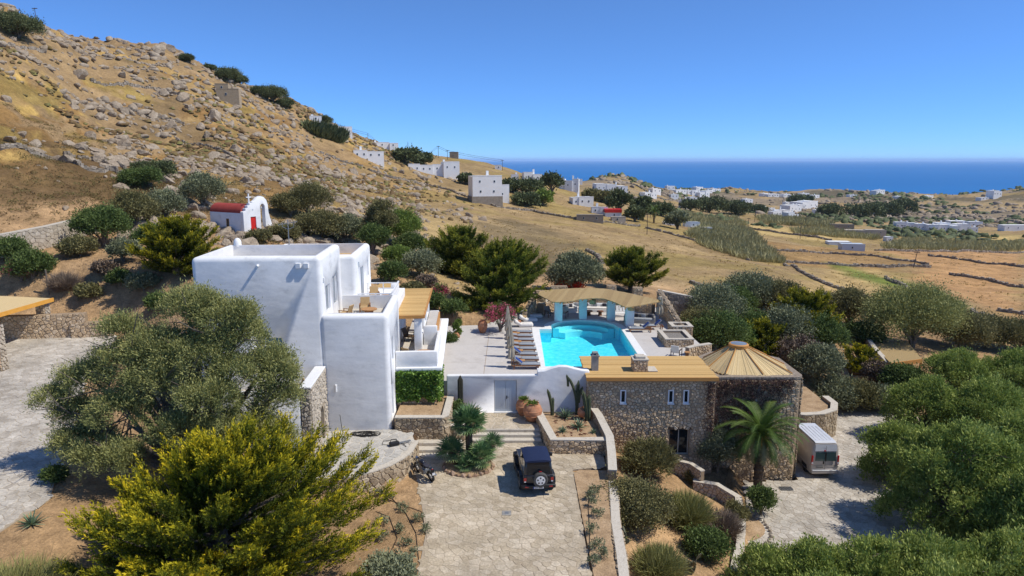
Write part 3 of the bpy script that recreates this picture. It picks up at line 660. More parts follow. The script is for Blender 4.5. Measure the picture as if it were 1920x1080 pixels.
def tuftmesh(name, pts, mat, parent=None, per=10, L=.35, Wd=.03, up=1.0, rnd=.7, spread=.25, seed=0, hemi=False):
    r = np.random.default_rng(seed); n = len(pts); sc = pts[:, 3:4] if pts.shape[1] > 3 else np.ones((n, 1))
    P = np.repeat(pts[:, :3], per, 0); S = np.repeat(sc, per, 0)
    d = rdir(len(P), r)
    if hemi:
        d[:, 2] = np.abs(d[:, 2])*.8+.05; pos = P + d*S*spread; dd = d + rdir(len(P), r)*rnd
    else:
        pos = P + d*np.array((1, 1, 0))*S*spread*r.random((len(P), 1)); dd = d*rnd+np.array((0, 0, up))
    q = (.6+.8*r.random(len(P)))
    V, Fc = leaves(pos, dd, L*S[:, 0]*q, Wd*S[:, 0]*q, r)
    cv = np.repeat(r.random(n), per)*.6+.4*r.random(len(P))
    return fmesh(name, V, Fc, mat, parent, attr=np.repeat(cv, 4))
def matting(name, m, parent, x0, x1, y0, y1, z, wd=.34, along='y', seed=0, th=.05):
    """straw matting laid in overlapping strips"""
    r = random.Random(seed); mb = MB(); a, b = (x0, x1) if along == 'y' else (y0, y1); n = max(1, round((b-a)/wd))
    for k in range(n):
        p, q = a+(b-a)*k/n, a+(b-a)*(k+1)/n-.006; e0, e1 = r.uniform(-.05, .02), r.uniform(-.02, .05); zz = z+r.uniform(0, .025)
        if along == 'y': mb.box(p, q, y0+e0, y1+e1, zz-th, zz, r.random())
        else: mb.box(x0+e0, x1+e1, p, q, zz-th, zz, r.random())
    return mb.build(name, m, parent)
# --- stones
def clip(poly, nx, ny, c):
    out = []; m = len(poly)
    for i in range(m):
        a = poly[i]; b = poly[(i+1) % m]; da = a[0]*nx+a[1]*ny-c; db = b[0]*nx+b[1]*ny-c
        if da <= 0: out.append(a)
        if (da < 0) != (db < 0) and da != db:
            t = da/(da-db); out.append((a[0]+(b[0]-a[0])*t, a[1]+(b[1]-a[1])*t))
    return out
def voronoi(w, h, cw, ch, seed=0, jit=.85, test=None):
    r = random.Random(seed); nx = max(1, round(w/cw)); ny = max(1, round(h/ch)); cw = w/nx; ch = h/ny
    P = {}
    for j in range(-2, ny+2):
        for i in range(-2, nx+2):
            P[i, j] = ((i+.5+r.uniform(-.5, .5)*jit+(.5 if j % 2 else 0)*.6)*cw, (j+.5+r.uniform(-.5, .5)*jit)*ch)
    res = []
    for j in range(-1, ny+1):
        for i in range(-1, nx+1):
            px, py = P[i, j]
            if test and not test(px, py): continue
            poly = [(px-2*cw, py-2*ch), (px+2*cw, py-2*ch), (px+2*cw, py+2*ch), (px-2*cw, py+2*ch)]
            for dj in (-2, -1, 0, 1, 2):
                for di in (-2, -1, 0, 1, 2):
                    if di == 0 and dj == 0: continue
                    q = P.get((i+di, j+dj))
                    if q is None: continue
                    ex, ey = q[0]-px, q[1]-py
                    poly = clip(poly, ex, ey, ex*(px+q[0])/2+ey*(py+q[1])/2)
            for nn, c in (((-1, 0), 0), ((1, 0), w), ((0, -1), 0), ((0, 1), h)):
                poly = clip(poly, nn[0], nn[1], c) if poly else poly
            if len(poly) > 2: res.append(poly)
    return res
def stones(parent, polys, fn, mat, gap=.03, th=.05, name='stone', nmax=300, inset=.18, seed=0, thv=.5, restname='rubble', minpx=0):
    """fn(x, y, d) -> 3D point, d proud of the surface; biggest in view become parts, the rest one mesh"""
    r = random.Random(seed); items = []
    for poly in polys:
        cx = sum(p[0] for p in poly)/len(poly); cy = sum(p[1] for p in poly)/len(poly)
        ar = abs(sum(poly[i][0]*poly[(i+1) % len(poly)][1]-poly[(i+1) % len(poly)][0]*poly[i][1] for i in range(len(poly))))/2
        rad = math.sqrt(ar/math.pi)
        if rad < gap*1.2: continue
        k0 = max(.3, 1-gap/rad); k1 = k0*(1-inset); t = th*(1-thv+2*thv*r.random()); tl = r.uniform(-.25, .25)*t/rad; tm = r.uniform(-.25, .25)*t/rad
        lo = [fn(cx+(x-cx)*k0, cy+(y-cy)*k0, -.01) for x, y in poly]
        mi = [fn(cx+(x-cx)*k0*.985, cy+(y-cy)*k0*.985, t*.55) for x, y in poly]
        hi = [fn(cx+(x-cx)*k1, cy+(y-cy)*k1, t+tl*(x-cx)*k1+tm*(y-cy)*k1) for x, y in poly]
        m = len(poly); fs = [tuple(range(2*m, 3*m))]
        for i in range(m):
            j = (i+1) % m; fs += [(i, j, m+j, m+i), (m+i, m+j, 2*m+j, 2*m+i)]
        # orientation
        a, b, c = Vector(hi[0]), Vector(hi[1]), Vector(hi[2]); nrm = (b-a).cross(c-a); out = Vector(fn(cx, cy, 1))-Vector(fn(cx, cy, 0))
        if nrm.dot(out) < 0: fs = [f[::-1] for f in fs]
        p = Vector(fn(cx, cy, 0)); pw = (parent.matrix_world @ p) if parent is not None else p
        u, v, f = proj(pw); ok = -40 < u < 1960 and -40 < v < 1110 and f > 1
        items.append((ar/max(f, 1)**2 if ok else -1, lo+mi+hi, fs, r.random()))
    items.sort(key=lambda q: -q[0]); rest = MB(); n = 0
    for sc, vs_, fs, a in items:
        if n < nmax and sc > 0: n += 1; MB().add(vs_, fs, a).build(name, mat, parent)
        else: rest.add(vs_, fs, a)
    if rest.v: tag(rest.build(restname, mat, parent), kind='stuff')
def in_poly(x, y, poly):
    c = False; n = len(poly)
    for i in range(n):
        x0, y0 = poly[i]; x1, y1 = poly[(i+1) % n]
        if (y0 > y) != (y1 > y) and x < (x1-x0)*(y-y0)/(y1-y0)+x0: c = not c
    return c
def paving(name, label, poly, zf, mat, base, cell, seed, gap=.03, th=.025, nmax=300, skirt=.5, yfar=1e9, ext=None):
    """paved ground: a mortar bed with separate stones lying in it"""
    xs = [p[0] for p in poly]; ys = [p[1] for p in poly]; x0, y0 = min(xs), min(ys)
    tri = geometry.tessellate_polygon([[Vector((p[0], p[1], 0)) for p in poly]])
    # bed follows the ground: fine grid clipped by triangles would be heavy, so a plane fit is used
    n = len(poly); vsb = [(p[0], p[1], zf(*p)) for p in poly]+[(p[0], p[1], zf(*p)-skirt) for p in poly]
    fs = []
    for t in tri:
        a, b, c = [Vector(vsb[i]) for i in t]
        fs.append(tuple(t) if (b-a).cross(c-a).z > 0 else tuple(t)[::-1])
    fs += [(i, (i+1) % n, n+(i+1) % n, n+i) for i in range(n)]
    o = MB().add(vsb, fs).build(name, base); tag(o, label, kind='structure')
    pl = [(p[0]-x0, p[1]-y0) for p in poly]
    def tst(x, y):
        return in_poly(x, y, pl) and (ext is None or ext(x+x0, y+y0))
    pp = voronoi(max(xs)-x0, max(ys)-y0, cell, cell*.85, seed, .9, tst)
    stones(o, pp, lambda x, y, d: (x+x0, y+y0, zf(x+x0, y+y0)+d), mat, gap, th, 'paving_stone', nmax, .05, seed, .4, 'paving_rubble')
    return o
def stone_wall(name, label, path, z0f, z1f, thick, mat, cell=.35, seed=0, cap=None, cat='wall', nmax=120, core=None, th=.05, closed=False, both=False, group=None, parent=None, capo=.04, capn='cap'):
    """wall along a path: mortar core, stones on the viewer-facing side, optional cap"""
    o = parent or thing(name, label, cat, (0, 0, 0), 0, group); bpy.context.view_layer.update() if parent else None
    P = [Vector((p[0], p[1], 0)) for p in path]; n = len(P); mb = MB(); cm = MB()
    nr = []
    for i in range(n):
        d = (P[min(i+1, n-1)]-P[max(i-1, 0)]).normalized(); nr.append(Vector((d.y, -d.x, 0)))
    z0 = [z0f(p[0], p[1]) if callable(z0f) else z0f for p in path]; z1 = [z1f(p[0], p[1]) if callable(z1f) else z1f for p in path]
    for i in range(n-1):
        q = []
        for k in (i, i+1):
            q += [P[k]+nr[k]*thick/2, P[k]-nr[k]*thick/2]
        a, b, c, d = q
        vs_ = [(*a.xy, z0[i]), (*b.xy, z0[i]), (*d.xy, z0[i+1]), (*c.xy, z0[i+1]), (*a.xy, z1[i]), (*b.xy, z1[i]), (*d.xy, z1[i+1]), (*c.xy, z1[i+1])]
        mb.add(vs_, [(3, 2, 1, 0), (4, 5, 6, 7), (0, 4, 7, 3), (2, 6, 5, 1)]+([(1, 5, 4, 0)] if i == 0 else [])+([(3, 7, 6, 2)] if i == n-2 else []))
        if cap:
            e = [P[i]+nr[i]*(thick/2+capo), P[i]-nr[i]*(thick/2+capo), P[i+1]-nr[i+1]*(thick/2+capo), P[i+1]+nr[i+1]*(thick/2+capo)]
            zz = [z1[i], z1[i], z1[i+1], z1[i+1]]
            cm.add([(*p.xy, z+.005) for p, z in zip(e, zz)]+[(*p.xy, z+.07) for p, z in zip(e, zz)], [(3, 2, 1, 0), (4, 5, 6, 7), (0, 4, 7, 3), (2, 6, 5, 1), (1, 5, 4, 0), (3, 7, 6, 2)])
    mb.build('core', core or M['mortar'], o)
    if cap: cm.build(capn, cap, o)
    ln = [0]
    for i in range(n-1): ln.append(ln[-1]+(P[i+1]-P[i]).length)
    LL = ln[-1]; Hm = max(b-a for a, b in zip(z0, z1))
    def at(s):
        s = min(max(s, 0), LL-1e-6)
        for i in range(n-1):
            if s <= ln[i+1]: break
        t = (s-ln[i])/(ln[i+1]-ln[i]); return P[i].lerp(P[i+1], t), nr[i].lerp(nr[i+1], t).normalized(), z0[i]+(z0[i+1]-z0[i])*t, z1[i]+(z1[i+1]-z1[i])*t
    for sgn in ((1, -1) if both else (1,)):
        def fn(x, y, d):
            p, nn, a, b = at(x); q = p + nn*(thick/2+d)*sgn; return (q.x, q.y, a+(b-a)*y/Hm)
        stones(o, voronoi(LL, Hm, cell, cell*.7, seed), fn, mat, .02, th, 'stone', nmax, .2, seed)
    return o
def wall_face(parent, p0, ux, w, h, mat, cell, seed, nmax=300, th=.06, holes=(), gap=.022, uz=(0, 0, 1), nrm=None, name='stone', tst=None):
    """stones on a flat wall face from p0 along ux and up"""
    p0 = Vector(p0); ux = Vector(ux).normalized(); uz = Vector(uz); nn = Vector(nrm) if nrm else ux.cross(uz).normalized()
    def ok(x, y): return not any(a-.12 < x < b+.12 and c-.08 < y < d+.08 for a, b, c, d in holes) and (tst is None or tst(x, y))
    pp = voronoi(w, h, cell, cell*.72, seed, .9, ok)
    stones(parent, pp, lambda x, y, d: tuple(p0+ux*x+uz*y+nn*d), mat, gap, th, name, nmax, .2, seed)
BOULD = []
def boulder_meshes():
    for k in range(7):
        bm = bmesh.new(); bmesh.ops.create_icosphere(bm, subdivisions=2, radius=1)
        r = np.random.default_rng(900+k); pl = [(unit(r.normal(size=3)), r.uniform(.38, .8)) for _ in range(10)]
        for v in bm.verts:
            c = np.array(v.co)
            for nn, dd in pl:
                e = c@nn-dd
                if e > 0: c = c-nn*e*.97
            c = c*np.array((1.4, 1.0, .9))*(1+.025*r.normal()); v.co = Vector(c)
        me = bpy.data.meshes.new('boulder'); bm.to_mesh(me); bm.free()
        at = me.attributes.new('v', 'FLOAT', 'POINT'); at.data.foreach_set('value', np.full(len(me.vertices), r.random(), np.float32))
        me.materials.append(M['boulder']); BOULD.append(me)
boulder_meshes()
# ---------------------------------------------------------------- paved surfaces
drive = paving('driveway', 'pale crazy paving of the forecourt under the black car', DRIVE, lambda x, y: 0.0, M['paving'], M['mortarpale'], .42, 11, .011, .012, 300, .6, ext=lambda x, y: y > 20)
patio = paving('patio', 'grey crazy paving patio at the foot of the white house', PATIO, lambda x, y: 1.15, M['pavegrey'], M['cap'], .55, 12, .025, .014, 120, .4)
park = paving('parking_court', 'pale stone parking court beside the carport', PARK, lambda x, y: 3.2-.02*(x+40)+.035*(y-45), M['pavemid'], M['mortarpale'], .46, 13, .011, .012, 260, .5, ext=lambda x, y: x > -40)
road = paving('access_road', 'pale crazy paved lane beside the silver van', ROAD, lambda x, y: -4.1, M['pavemid'], M['mortarpale'], .46, 14, .011, .012, 300, .5, ext=lambda x, y: x < 33 and y > 26 and x > 10)
# ---------------------------------------------------------------- main white house
HR = math.radians(3.5)
house = thing('white_house', 'large white cubic villa with stepped rounded roofline and roof terrace', 'house', (-7.2, 38.55, 0), HR)
def hl(x, y, z=0): # house local -> world
    c, s = math.cos(HR), math.sin(HR); return Vector((-7.2+x*c-y*s, 38.55+x*s+y*c, z))
def win(parent, x0, x1, y0, y1, z0, z1, axis, frame, pane, name='window', fr=.06, mull=0):
    """window set in a recess: frame ring plus pane; axis 'x' faces +x, 'y' faces -y"""
    mb = MB()
    if axis == 'y':
        mb.box(x0, x0+fr, y0, y1, z0, z1).box(x1-fr, x1, y0, y1, z0, z1).box(x0+fr, x1-fr, y0, y1, z0, z0+fr).box(x0+fr, x1-fr, y0, y1, z1-fr, z1)
        for k in range(mull): xm = x0+(x1-x0)*(k+1)/(mull+1); mb.box(xm-.025, xm+.025, y0+.005, y1-.005, z0+fr, z1-fr)
        f = mb.build(name, frame, parent); boxo('pane', pane, f, x0+fr, x1-fr, (y0+y1)/2, (y0+y1)/2+.02, z0+fr, z1-fr)
    else:
        mb.box(x0, x1, y0, y0+fr, z0, z1).box(x0, x1, y1-fr, y1, z0, z1).box(x0, x1, y0+fr, y1-fr, z0, z0+fr).box(x0, x1, y0+fr, y1-fr, z1-fr, z1)
        for k in range(mull): ym = y0+(y1-y0)*(k+1)/(mull+1); mb.box(x0+.005, x1-.005, ym-.025, ym+.025, z0+fr, z1-fr)
        f = mb.build(name, frame, parent); boxo('pane', pane, f, (x0+x1)/2-.02, (x0+x1)/2, y0+fr, y1-fr, z0+fr, z1-fr)
    return f
def block(name, x0, x1, y0, y1, z0, z1, cuts, bev=.28, parent=house, mat_=None, lean=0):
    mb = MB().box(x0, x1, y0, y1, z0, z1); mb.v = [(x, y+(lean*(z-z0) if y == y0 else 0), z) for x, y, z in mb.v]
    o = mb.build(name, mat_ or M['white'], parent, bev, 4, True)
    for c in cuts: cut(o, MB().box(*c))
    return o
A_ = block('tall_block', -10.9, -3.7, 0, 6.2, .4, 11.6, [(-10.45, -4.12, .78, 5.8, 10.75, 13), (-3.9, -3.4, 1.05, 2.3, 8.1, 9.7), (-3.9, -3.4, 3.2, 4.5, 7.35, 9.9), (-7.05, -6.1, -.3, .45, 5.5, 6.9)], lean=.01)
win(house, -3.86, -3.80, 1.05, 2.3, 8.1, 9.7, 'x', M['whitesm'], M['glassgrey'])
win(house, -3.86, -3.80, 3.2, 4.5, 7.35, 9.9, 'x', M['whitesm'], M['glassgrey'], 'terrace_door', mull=1)
w_ = win(house, -7.05, -6.1, .16, .22, 5.5, 6.9, 'y', M['blue'], M['blue'])
boxo('roof_floor', M['cap'], house, -10.45, -4.12, .78, 5.8, 10.70, 10.76)
L_ = block('terrace_block', -3.9, 0, 0.02, 6.25, .4, 8.2, [(-3.72, -.38, .65, 5.9, 7.3, 10), (-.2, .3, 1.3, 2.2, 4.9, 6.4), (-.2, .3, 3.4, 4.6, 4.1, 6.6), (-.2, .3, .7, 1.5, 1.6, 3.7)], lean=.01)
win(house, -.16, -.10, 1.3, 2.2, 4.9, 6.4, 'x', M['whitesm'], M['glassgrey']); win(house, -.16, -.10, 3.4, 4.6, 4.1, 6.6, 'x', M['whitesm'], M['glassgrey'], 'terrace_door', mull=1)
win(house, -.16, -.10, .7, 1.5, 1.6, 3.7, 'x', M['whitesm'], M['greydoor'], 'side_door')
boxo('terrace_floor', M['cap'], house, -3.72, -.38, .65, 5.9, 7.25, 7.31)
B_ = block('rear_block', -9.2, -2.75, 6.15, 13, .4, 10.85, [(-8.8, -3.12, 6.6, 12.6, 10.1, 12), (-3, -2.5, 8.1, 9.3, 7.3, 9.7), (-3, -2.5, 11.3, 11.75, 8.6, 9.8)])
win(house, -2.92, -2.86, 8.1, 9.3, 7.3, 9.7, 'x', M['greydoor'], M['glassgrey'], 'terrace_door', mull=1); win(house, -2.92, -2.86, 11.3, 11.75, 8.6, 9.8, 'x', M['whitesm'], M['glassgrey'])
boxo('roof_floor', M['straw'], house, -8.8, -3.12, 6.6, 12.6, 10.05, 10.11)
block('upper_terrace', -3.4, -.25, 6.2, 13.2, .4, 7.32, [], .06)
# railing of the upper terrace: rails, posts and a pierced side panel
for y in (6.45, 10.6):
    for z in (7.75, 8.15): boxo('railing', M['whitesm'], house, -2.74, -.45, y, y+.07, z, z+.07)
    for x in (-2.7, -1.6, -.5): boxo('railing_post', M['whitesm'], house, x, x+.07, y-.01, y+.08, 7.31, 8.18)
pm = MB(); pm.box(-.5, -.4, 6.45, 10.68, 7.33, 7.45).box(-.5, -.4, 6.45, 10.68, 8.22, 8.32)
for k in range(12):
    for j in range(3):
        y0 = 6.5+k*.35+(.17 if j % 2 else 0); pm.tube([(-.45, y0+.16*math.cos(q*math.pi/4), 7.6+j*.26+.13*math.sin(q*math.pi/4)) for q in range(9)], .035, 5, cap=False)
pm.build('railing_panel', M['whitesm'], house)
# first-floor terrace with balcony, pillars and straw pergola
boxo('balcony_floor', M['white'], house, .02, 2.95, 2.85, 16.5, 3.85, 4.1, .05, 2, True)
boxo('balcony_paving', M['deck'], house, .05, 2.4, 3.2, 16.2, 4.1, 4.125)
boxo('balcony_parapet', M['white'], house, .02, 2.66, 3.0, 3.25, 4.09, 5.12, .05, 2, True)
boxo('balcony_parapet', M['white'], house, 2.42, 2.66, 3.25, 8.4, 4.09, 5.10, .05, 2, True)
boxo('balcony_parapet', M['white'], house, 1.45, 2.42, 8.15, 8.4, 4.09, 5.5, .05, 2, True)
boxo('terrace_step_wall', M['white'], house, 1.45, 2.2, 8.4, 16, 3.2, 4.9, .05, 2, True)
boxo('stone_base', M['mortar'], house, .05, 2.55, 3.0, 16, 0, 3.84)
for y, h in ((6.4, 6.45), (9.2, 6.6), (12, 6.6), (15, 6.6)):
    boxo('pillar', M['white'], house, .95, 1.45, y, y+.5, 4.11, h, .05, 2, True)
boxo('low_wall', M['white'], house, 1.05, 1.40, 6.9, 15, 4.11, 5.0, .04, 2, True)
matting('pergola_roof', M['straw'], house, -.5, 1.6, 6.33, 16.2, 6.70, .3, 'x', 4)
boxo('pergola_fascia', M['fascia'], house, -.55, 1.62, 6.2, 6.29, 6.5, 6.72); boxo('pergola_fascia', M['fascia'], house, 1.61, 1.69, 6.3, 16.2, 6.5, 6.72); boxo('pergola_fascia', M['fascia'], house, -.6, -.51, 6.3, 10.8, 6.5, 7.2)
boxo('bench_board', M['fascia'], house, 2.21, 2.3, 9.6, 15.5, 3.6, 4.9); boxo('ledge', M['deck'], house, 1.5, 2.2, 9.6, 15.5, 4.9, 4.95)
# rear straw awning beyond the upper terrace
boxo('rear_awning', M['straw'], house, -2.7, -1.0, 13.3, 17, 6.9, 7.0); boxo('rear_pillar', M['white'], house, -1.35, -.85, 13.4, 13.9, 2.5, 7.6, .05, 2, True)
# spouts and wall lamps on the front
MB().tube([(-7.2, .3, 11.15), (-7.2, -.14, 11.1)], .075, 10).build('water_spout', M['whitesm'], house, smooth=True)
for x in (-4.95, -4.5):
    boxo('wall_box', M['whitesm'], house, x-.14, x+.14, -.04, .2, 10.95, 11.25, .02)
boxo('wall_vent', M['whitesm'], house, -3.72, -3.62, .5, .7, 10.1, 10.3); boxo('wall_vent', M['greydoor'], house, -2.77, -2.68, 7.2, 7.35, 9.9, 10.25)
MB().tube([(-3.15, .1, 4.0), (-3.15, -.03, 4.0), (-3.15, -.03, 3.6)], .06, 8).build('downpipe', M['whitesm'], house)
# curved stair wall and chimney hood in front
prof = [(-9.6, 4.1), (-7.5, 4.1), (-7.5, 6.9), (-7.55, 7.5), (-7.75, 7.95), (-8.1, 8.15), (-8.5, 8.05), (-8.9, 7.3), (-9.6, 6.6)]
fm = MB(); n_ = len(prof)
fm.add([(x, -1.0, z) for x, z in prof]+[(x, -.02, z) for x, z in prof], [tuple(range(n_)), tuple(range(n_, 2*n_))[::-1]]+[(i, n_+i, n_+(i+1) % n_, (i+1) % n_) for i in range(n_)])
fm.build('curved_stair_wall', M['white'], house, .06, 3, True)
hood = MB(); hood.lathe([(.24, 0), (.24, .3), (.2, .42), (.12, .52), (.02, .56)], 14, (-10.2, 6.0, 11.5)); hood.build('roof_hood', M['white'], house, smooth=True)
# side terrace with a stone wing wall and arch
block('side_terrace', -10.85, -4.3, -3.6, -.05, .4, 4.15, [], .05)
boxo('side_terrace_floor', M['cap'], house, -10.8, -4.3, -3.55, -.05, 4.15, 4.19)
boxo('side_parapet', M['white'], house, -10.85, -4.3, -3.85, -3.61, .5, 5.0, .05, 2, True)
wing = boxo('wing_wall', M['mortarpale'], house, -4.25, -3.72, -3.8, -.02, .4, 5.1)
ar = MB(); ar.prism([(-1.35+.45*math.cos(a), 2.75+.45*math.sin(a)) for a in np.linspace(0, math.pi, 9)]+[(-1.8, .3), (-.9, .3)], -5, -3, M=Matrix(((0, 0, 1, 0), (1, 0, 0, 0), (0, 1, 0, 0), (0, 0, 0, 1)))); cut(wing, ar)
boxo('wing_cap', M['whitesm'], house, -4.3, -3.68, -3.85, -.03, 5.1, 5.2, .03)
bpy.context.view_layer.update()
wall_face(house, (-3.72, -3.8, 1.0), (0, 1, 0), 3.78, 4.1, M['rubblepale'], .27, 21, 160, .05, [(1.95, 2.95, -.2, 2.2)], nrm=(1, 0, 0))
wall_face(house, (-4.25, -3.8, .6), (1, 0, 0), .53, 4.5, M['rubblepale'], .27, 22, 30, .05, nrm=(0, -1, 0))
boxo('arch_inner_wall', M['mortar'], house, -4.29, -4.26, -2.0, -.6, .9, 3.3)
# antenna mast
an = MB(); p = hl(-6.9, 5.9); an.tube([(p.x, p.y, 10.8), (p.x, p.y, 13.2)], .03, 6)
an.tube([(p.x-.6, p.y, 12.9), (p.x+.6, p.y, 13.1)], .015, 5)
for k in range(7): q = -.55+k*.18; an.tube([(p.x+q, p.y-.25, 12.95+q*.17), (p.x+q, p.y+.25, 12.95+q*.17+.1)], .01, 4)
for s in (-1, 1): an.tube([(p.x, p.y, 12.6), (p.x+s*.35, p.y, 12.75), (p.x+s*.4, p.y, 13.05)], .018, 5)
an.tube([(p.x-.02, p.y, 10.85), (p.x+.35, p.y+.1, 11.0)], .02, 5)
tag(an.build('roof_antenna', M['metal']), 'thin metal television aerial on the white house roof', 'antenna')
# ---------------------------------------------------------------- retaining walls, steps, planters in the forecourt
stone_wall('patio_retaining_wall', 'curved rough stone retaining wall below the grey patio', [(-12.5, 31.75), (-8.2, 32.42), (-7.3, 32.95), (-6.55, 33.65), (-6.0, 34.5), (-5.65, 35.4), (-5.5, 36.8)], -.1, 1.16, .3, M['rubblewarm'], .36, 31, M['cap'], 'retaining wall', 170, capo=.03)
landing = MB(); landing.prism([(-3.2, 40.1), (1.75, 40.1), (1.3, 43.0), (-3.6, 43.0)], -.2, .54); landing.prism([(-2.7, 39.7), (1.78, 39.7), (1.72, 40.1), (-2.8, 40.1)], -.2, .36); landing.prism([(-2.4, 39.25), (1.85, 39.25), (1.79, 39.7), (-2.5, 39.7)], -.2, .18)
lo = landing.build('entrance_steps', M['cap'], None, .04, 2); tag(lo, 'worn stone steps and landing before the pale double door', kind='structure')
stones(lo, [[(x-p0[0], y-p0[1]) for x, y in pl] for pl in [] for p0 in [(0, 0)]], lambda x, y, d: (x, y, d), M['paving'])
_lp = voronoi(4.6, 2.7, .6, .5, 33, .9)
stones(lo, _lp, lambda x, y, d: (-3.0+x-.05*y, 40.2+y, .54+d), M['paving'], .02, .012, 'paving_stone', 60, .05, 3, .4)
side_steps = MB(); side_steps.box(-5.7, -3.0, 38.0, 38.55, -.1, .55).box(-5.6, -3.2, 37.45, 38.0, -.1, .36).box(-5.5, -3.4, 36.95, 37.45, -.1, .18)
tag(side_steps.build('side_steps', M['cap'], None, .03, 2), 'low stone steps behind the motorcycle', kind='structure')
stone_wall('raised_bed_wall', 'square rubble stone raised bed wall beside the white house corner', [(-7.0, 38.75), (-4.15, 38.75), (-4.0, 39.0), (-4.0, 42.6)], .2, 1.85, .35, M['rubblewarm'], .32, 34, M['cap'], 'planter wall', 110)
boxo('bed_soil_tmp', M['soil'], None, -7.1, -4.15, 38.9, 43, .2, 1.7); _b = bpy.data.objects['bed_soil_tmp']; _b.name = 'raised_bed_soil'; tag(_b, 'soil in the raised bed under the ivy', kind='structure')
stone_wall('low_bed_wall', 'low rubble wall edging the cactus bed left of the steps', [(-3.95, 39.6), (-3.0, 39.6), (-2.95, 40.1)], .1, 1.0, .35, M['rubblewarm'], .3, 35, M['cap'], 'planter wall', 40)
tag(boxo('cactus_bed_soil', M['soil'], None, -3.85, -2.2, 39.8, 42.95, .3, .9), 'soil of the narrow bed along the white wall', kind='structure')
# ivy-covered base wall under the balcony
bpy.context.view_layer.update()
wall_face(house, (.05, 2.99, 1.6), (1, 0, 0), 2.5, 2.2, M['rubble'], .3, 36, 60, .05)
wall_face(house, (2.56, 3.0, 2.0), (0, 1, 0), 8, 1.8, M['rubblepale'], .3, 37, 100, .05, nrm=(1, 0, 0))
# succulent planter right of the steps
stone_wall('succulent_planter', 'stone planter with pale cap holding agaves and cacti', [(1.45, 42.95), (2.45, 37.85), (5.55, 37.85)], -.1, lambda x, y: .82+.06*max(0, y-38), .4, M['rubble'], .3, 38, M['cap'], 'planter', 150, capo=.06)
stone_wall('forecourt_side_wall', 'long pale-capped retaining wall along the right side of the forecourt', [(5.2, 43.0), (5.5, 41), (5.75, 37.9), (5.6, 36), (5.4, 34.2)][::-1], lambda x, y: -2.2, lambda x, y: .55+.55*float(sstep(33, 40, y)), .38, M['rubblewarm'], .4, 39, M['cap'], 'retaining wall', 80, capo=.05, both=True)
stone_wall('bed_edge_wall', 'low rough stone edge between the narrow bed and the lower garden', [(4.2, 20), (4.5, 24), (4.75, 27), (4.95, 30), (5.25, 32.5), (5.4, 34.1)], lambda x, y: -2.2, lambda x, y: .12+.06*math.sin(y*3.1), .42, M['rubblewarm'], .36, 139, None, 'wall', 90, core=M['cap'], both=True)
tag(MB().prism([(1.6, 42.9), (2.55, 38.0), (5.5, 38.0), (5.1, 42.9)], 0, .62).build('planter_soil', M['soil']), 'sandy soil inside the succulent planter', kind='structure')
# narrow bed beside the forecourt
tag(MB().prism([(3.38, 16), (4.1, 16), (4.45, 26), (5.0, 32), (5.3, 35.4), (3.75, 35.5), (3.4, 35)], -.3, .05).build('flower_bed_soil', M['soil'], None), 'soil of the narrow flower bed along the forecourt', kind='structure')
# ---------------------------------------------------------------- gate wall of the pool terrace
gate = thing('terrace_wall', 'white terrace wall with a wavy raised end and a pale double door', 'wall', (0, 0, 0))
gw = [(-4.3, .2), (5.08, .2), (5.08, 3.42), (4.6, 3.46), (4.1, 3.58), (3.6, 3.72), (3.1, 3.74), (2.6, 3.6), (2.15, 3.42), (1.65, 3.38), (1.65, 3.12), (-4.3, 3.1)]
g1 = MB(); n_ = len(gw); g1.add([(x, 42.95, z) for x, z in gw]+[(x, 43.35, z) for x, z in gw], [tuple(range(n_)), tuple(range(n_, 2*n_))[::-1]]+[(i, n_+i, n_+(i+1) % n_, (i+1) % n_) for i in range(n_)])
gwo = g1.build('wall', M['white'], gate, .07, 3, True)
D0 = PY(927, 773, 42.95); D1 = PY(969, 713, 42.95)
cut(gwo, MB().box(D0.x, D1.x, 42.5, 43.15, .54, D1.z))
for i, (a, b) in enumerate(((D0.x+.03, (D0.x+D1.x)/2-.008), ((D0.x+D1.x)/2+.008, D1.x-.03))):
    dl = boxo('door_leaf', M['greydoor'], gate, a, b, 43.02, 43.08, .60, D1.z-.03, .008)
    for k in range(4): xx = a+(b-a)*(k+1)/5; boxo('groove', M['greydoor'], dl, xx-.008, xx+.008, 43.012, 43.02, .7, D1.z-.1)
hd = MB().tube([((D0.x+D1.x)/2+.08, 43.0, 1.62), ((D0.x+D1.x)/2+.08, 42.95, 1.62), ((D0.x+D1.x)/2+.2, 42.95, 1.62)], .014, 6); hd.build('handle', M['black'], gate)
boxo('handle_plate', M['black'], gate, (D0.x+D1.x)/2+.05, (D0.x+D1.x)/2+.1, 43.005, 43.02, 1.48, 1.7); boxo('threshold', M['coping'], gate, D0.x, D1.x, 42.85, 43.02, .545, .6)
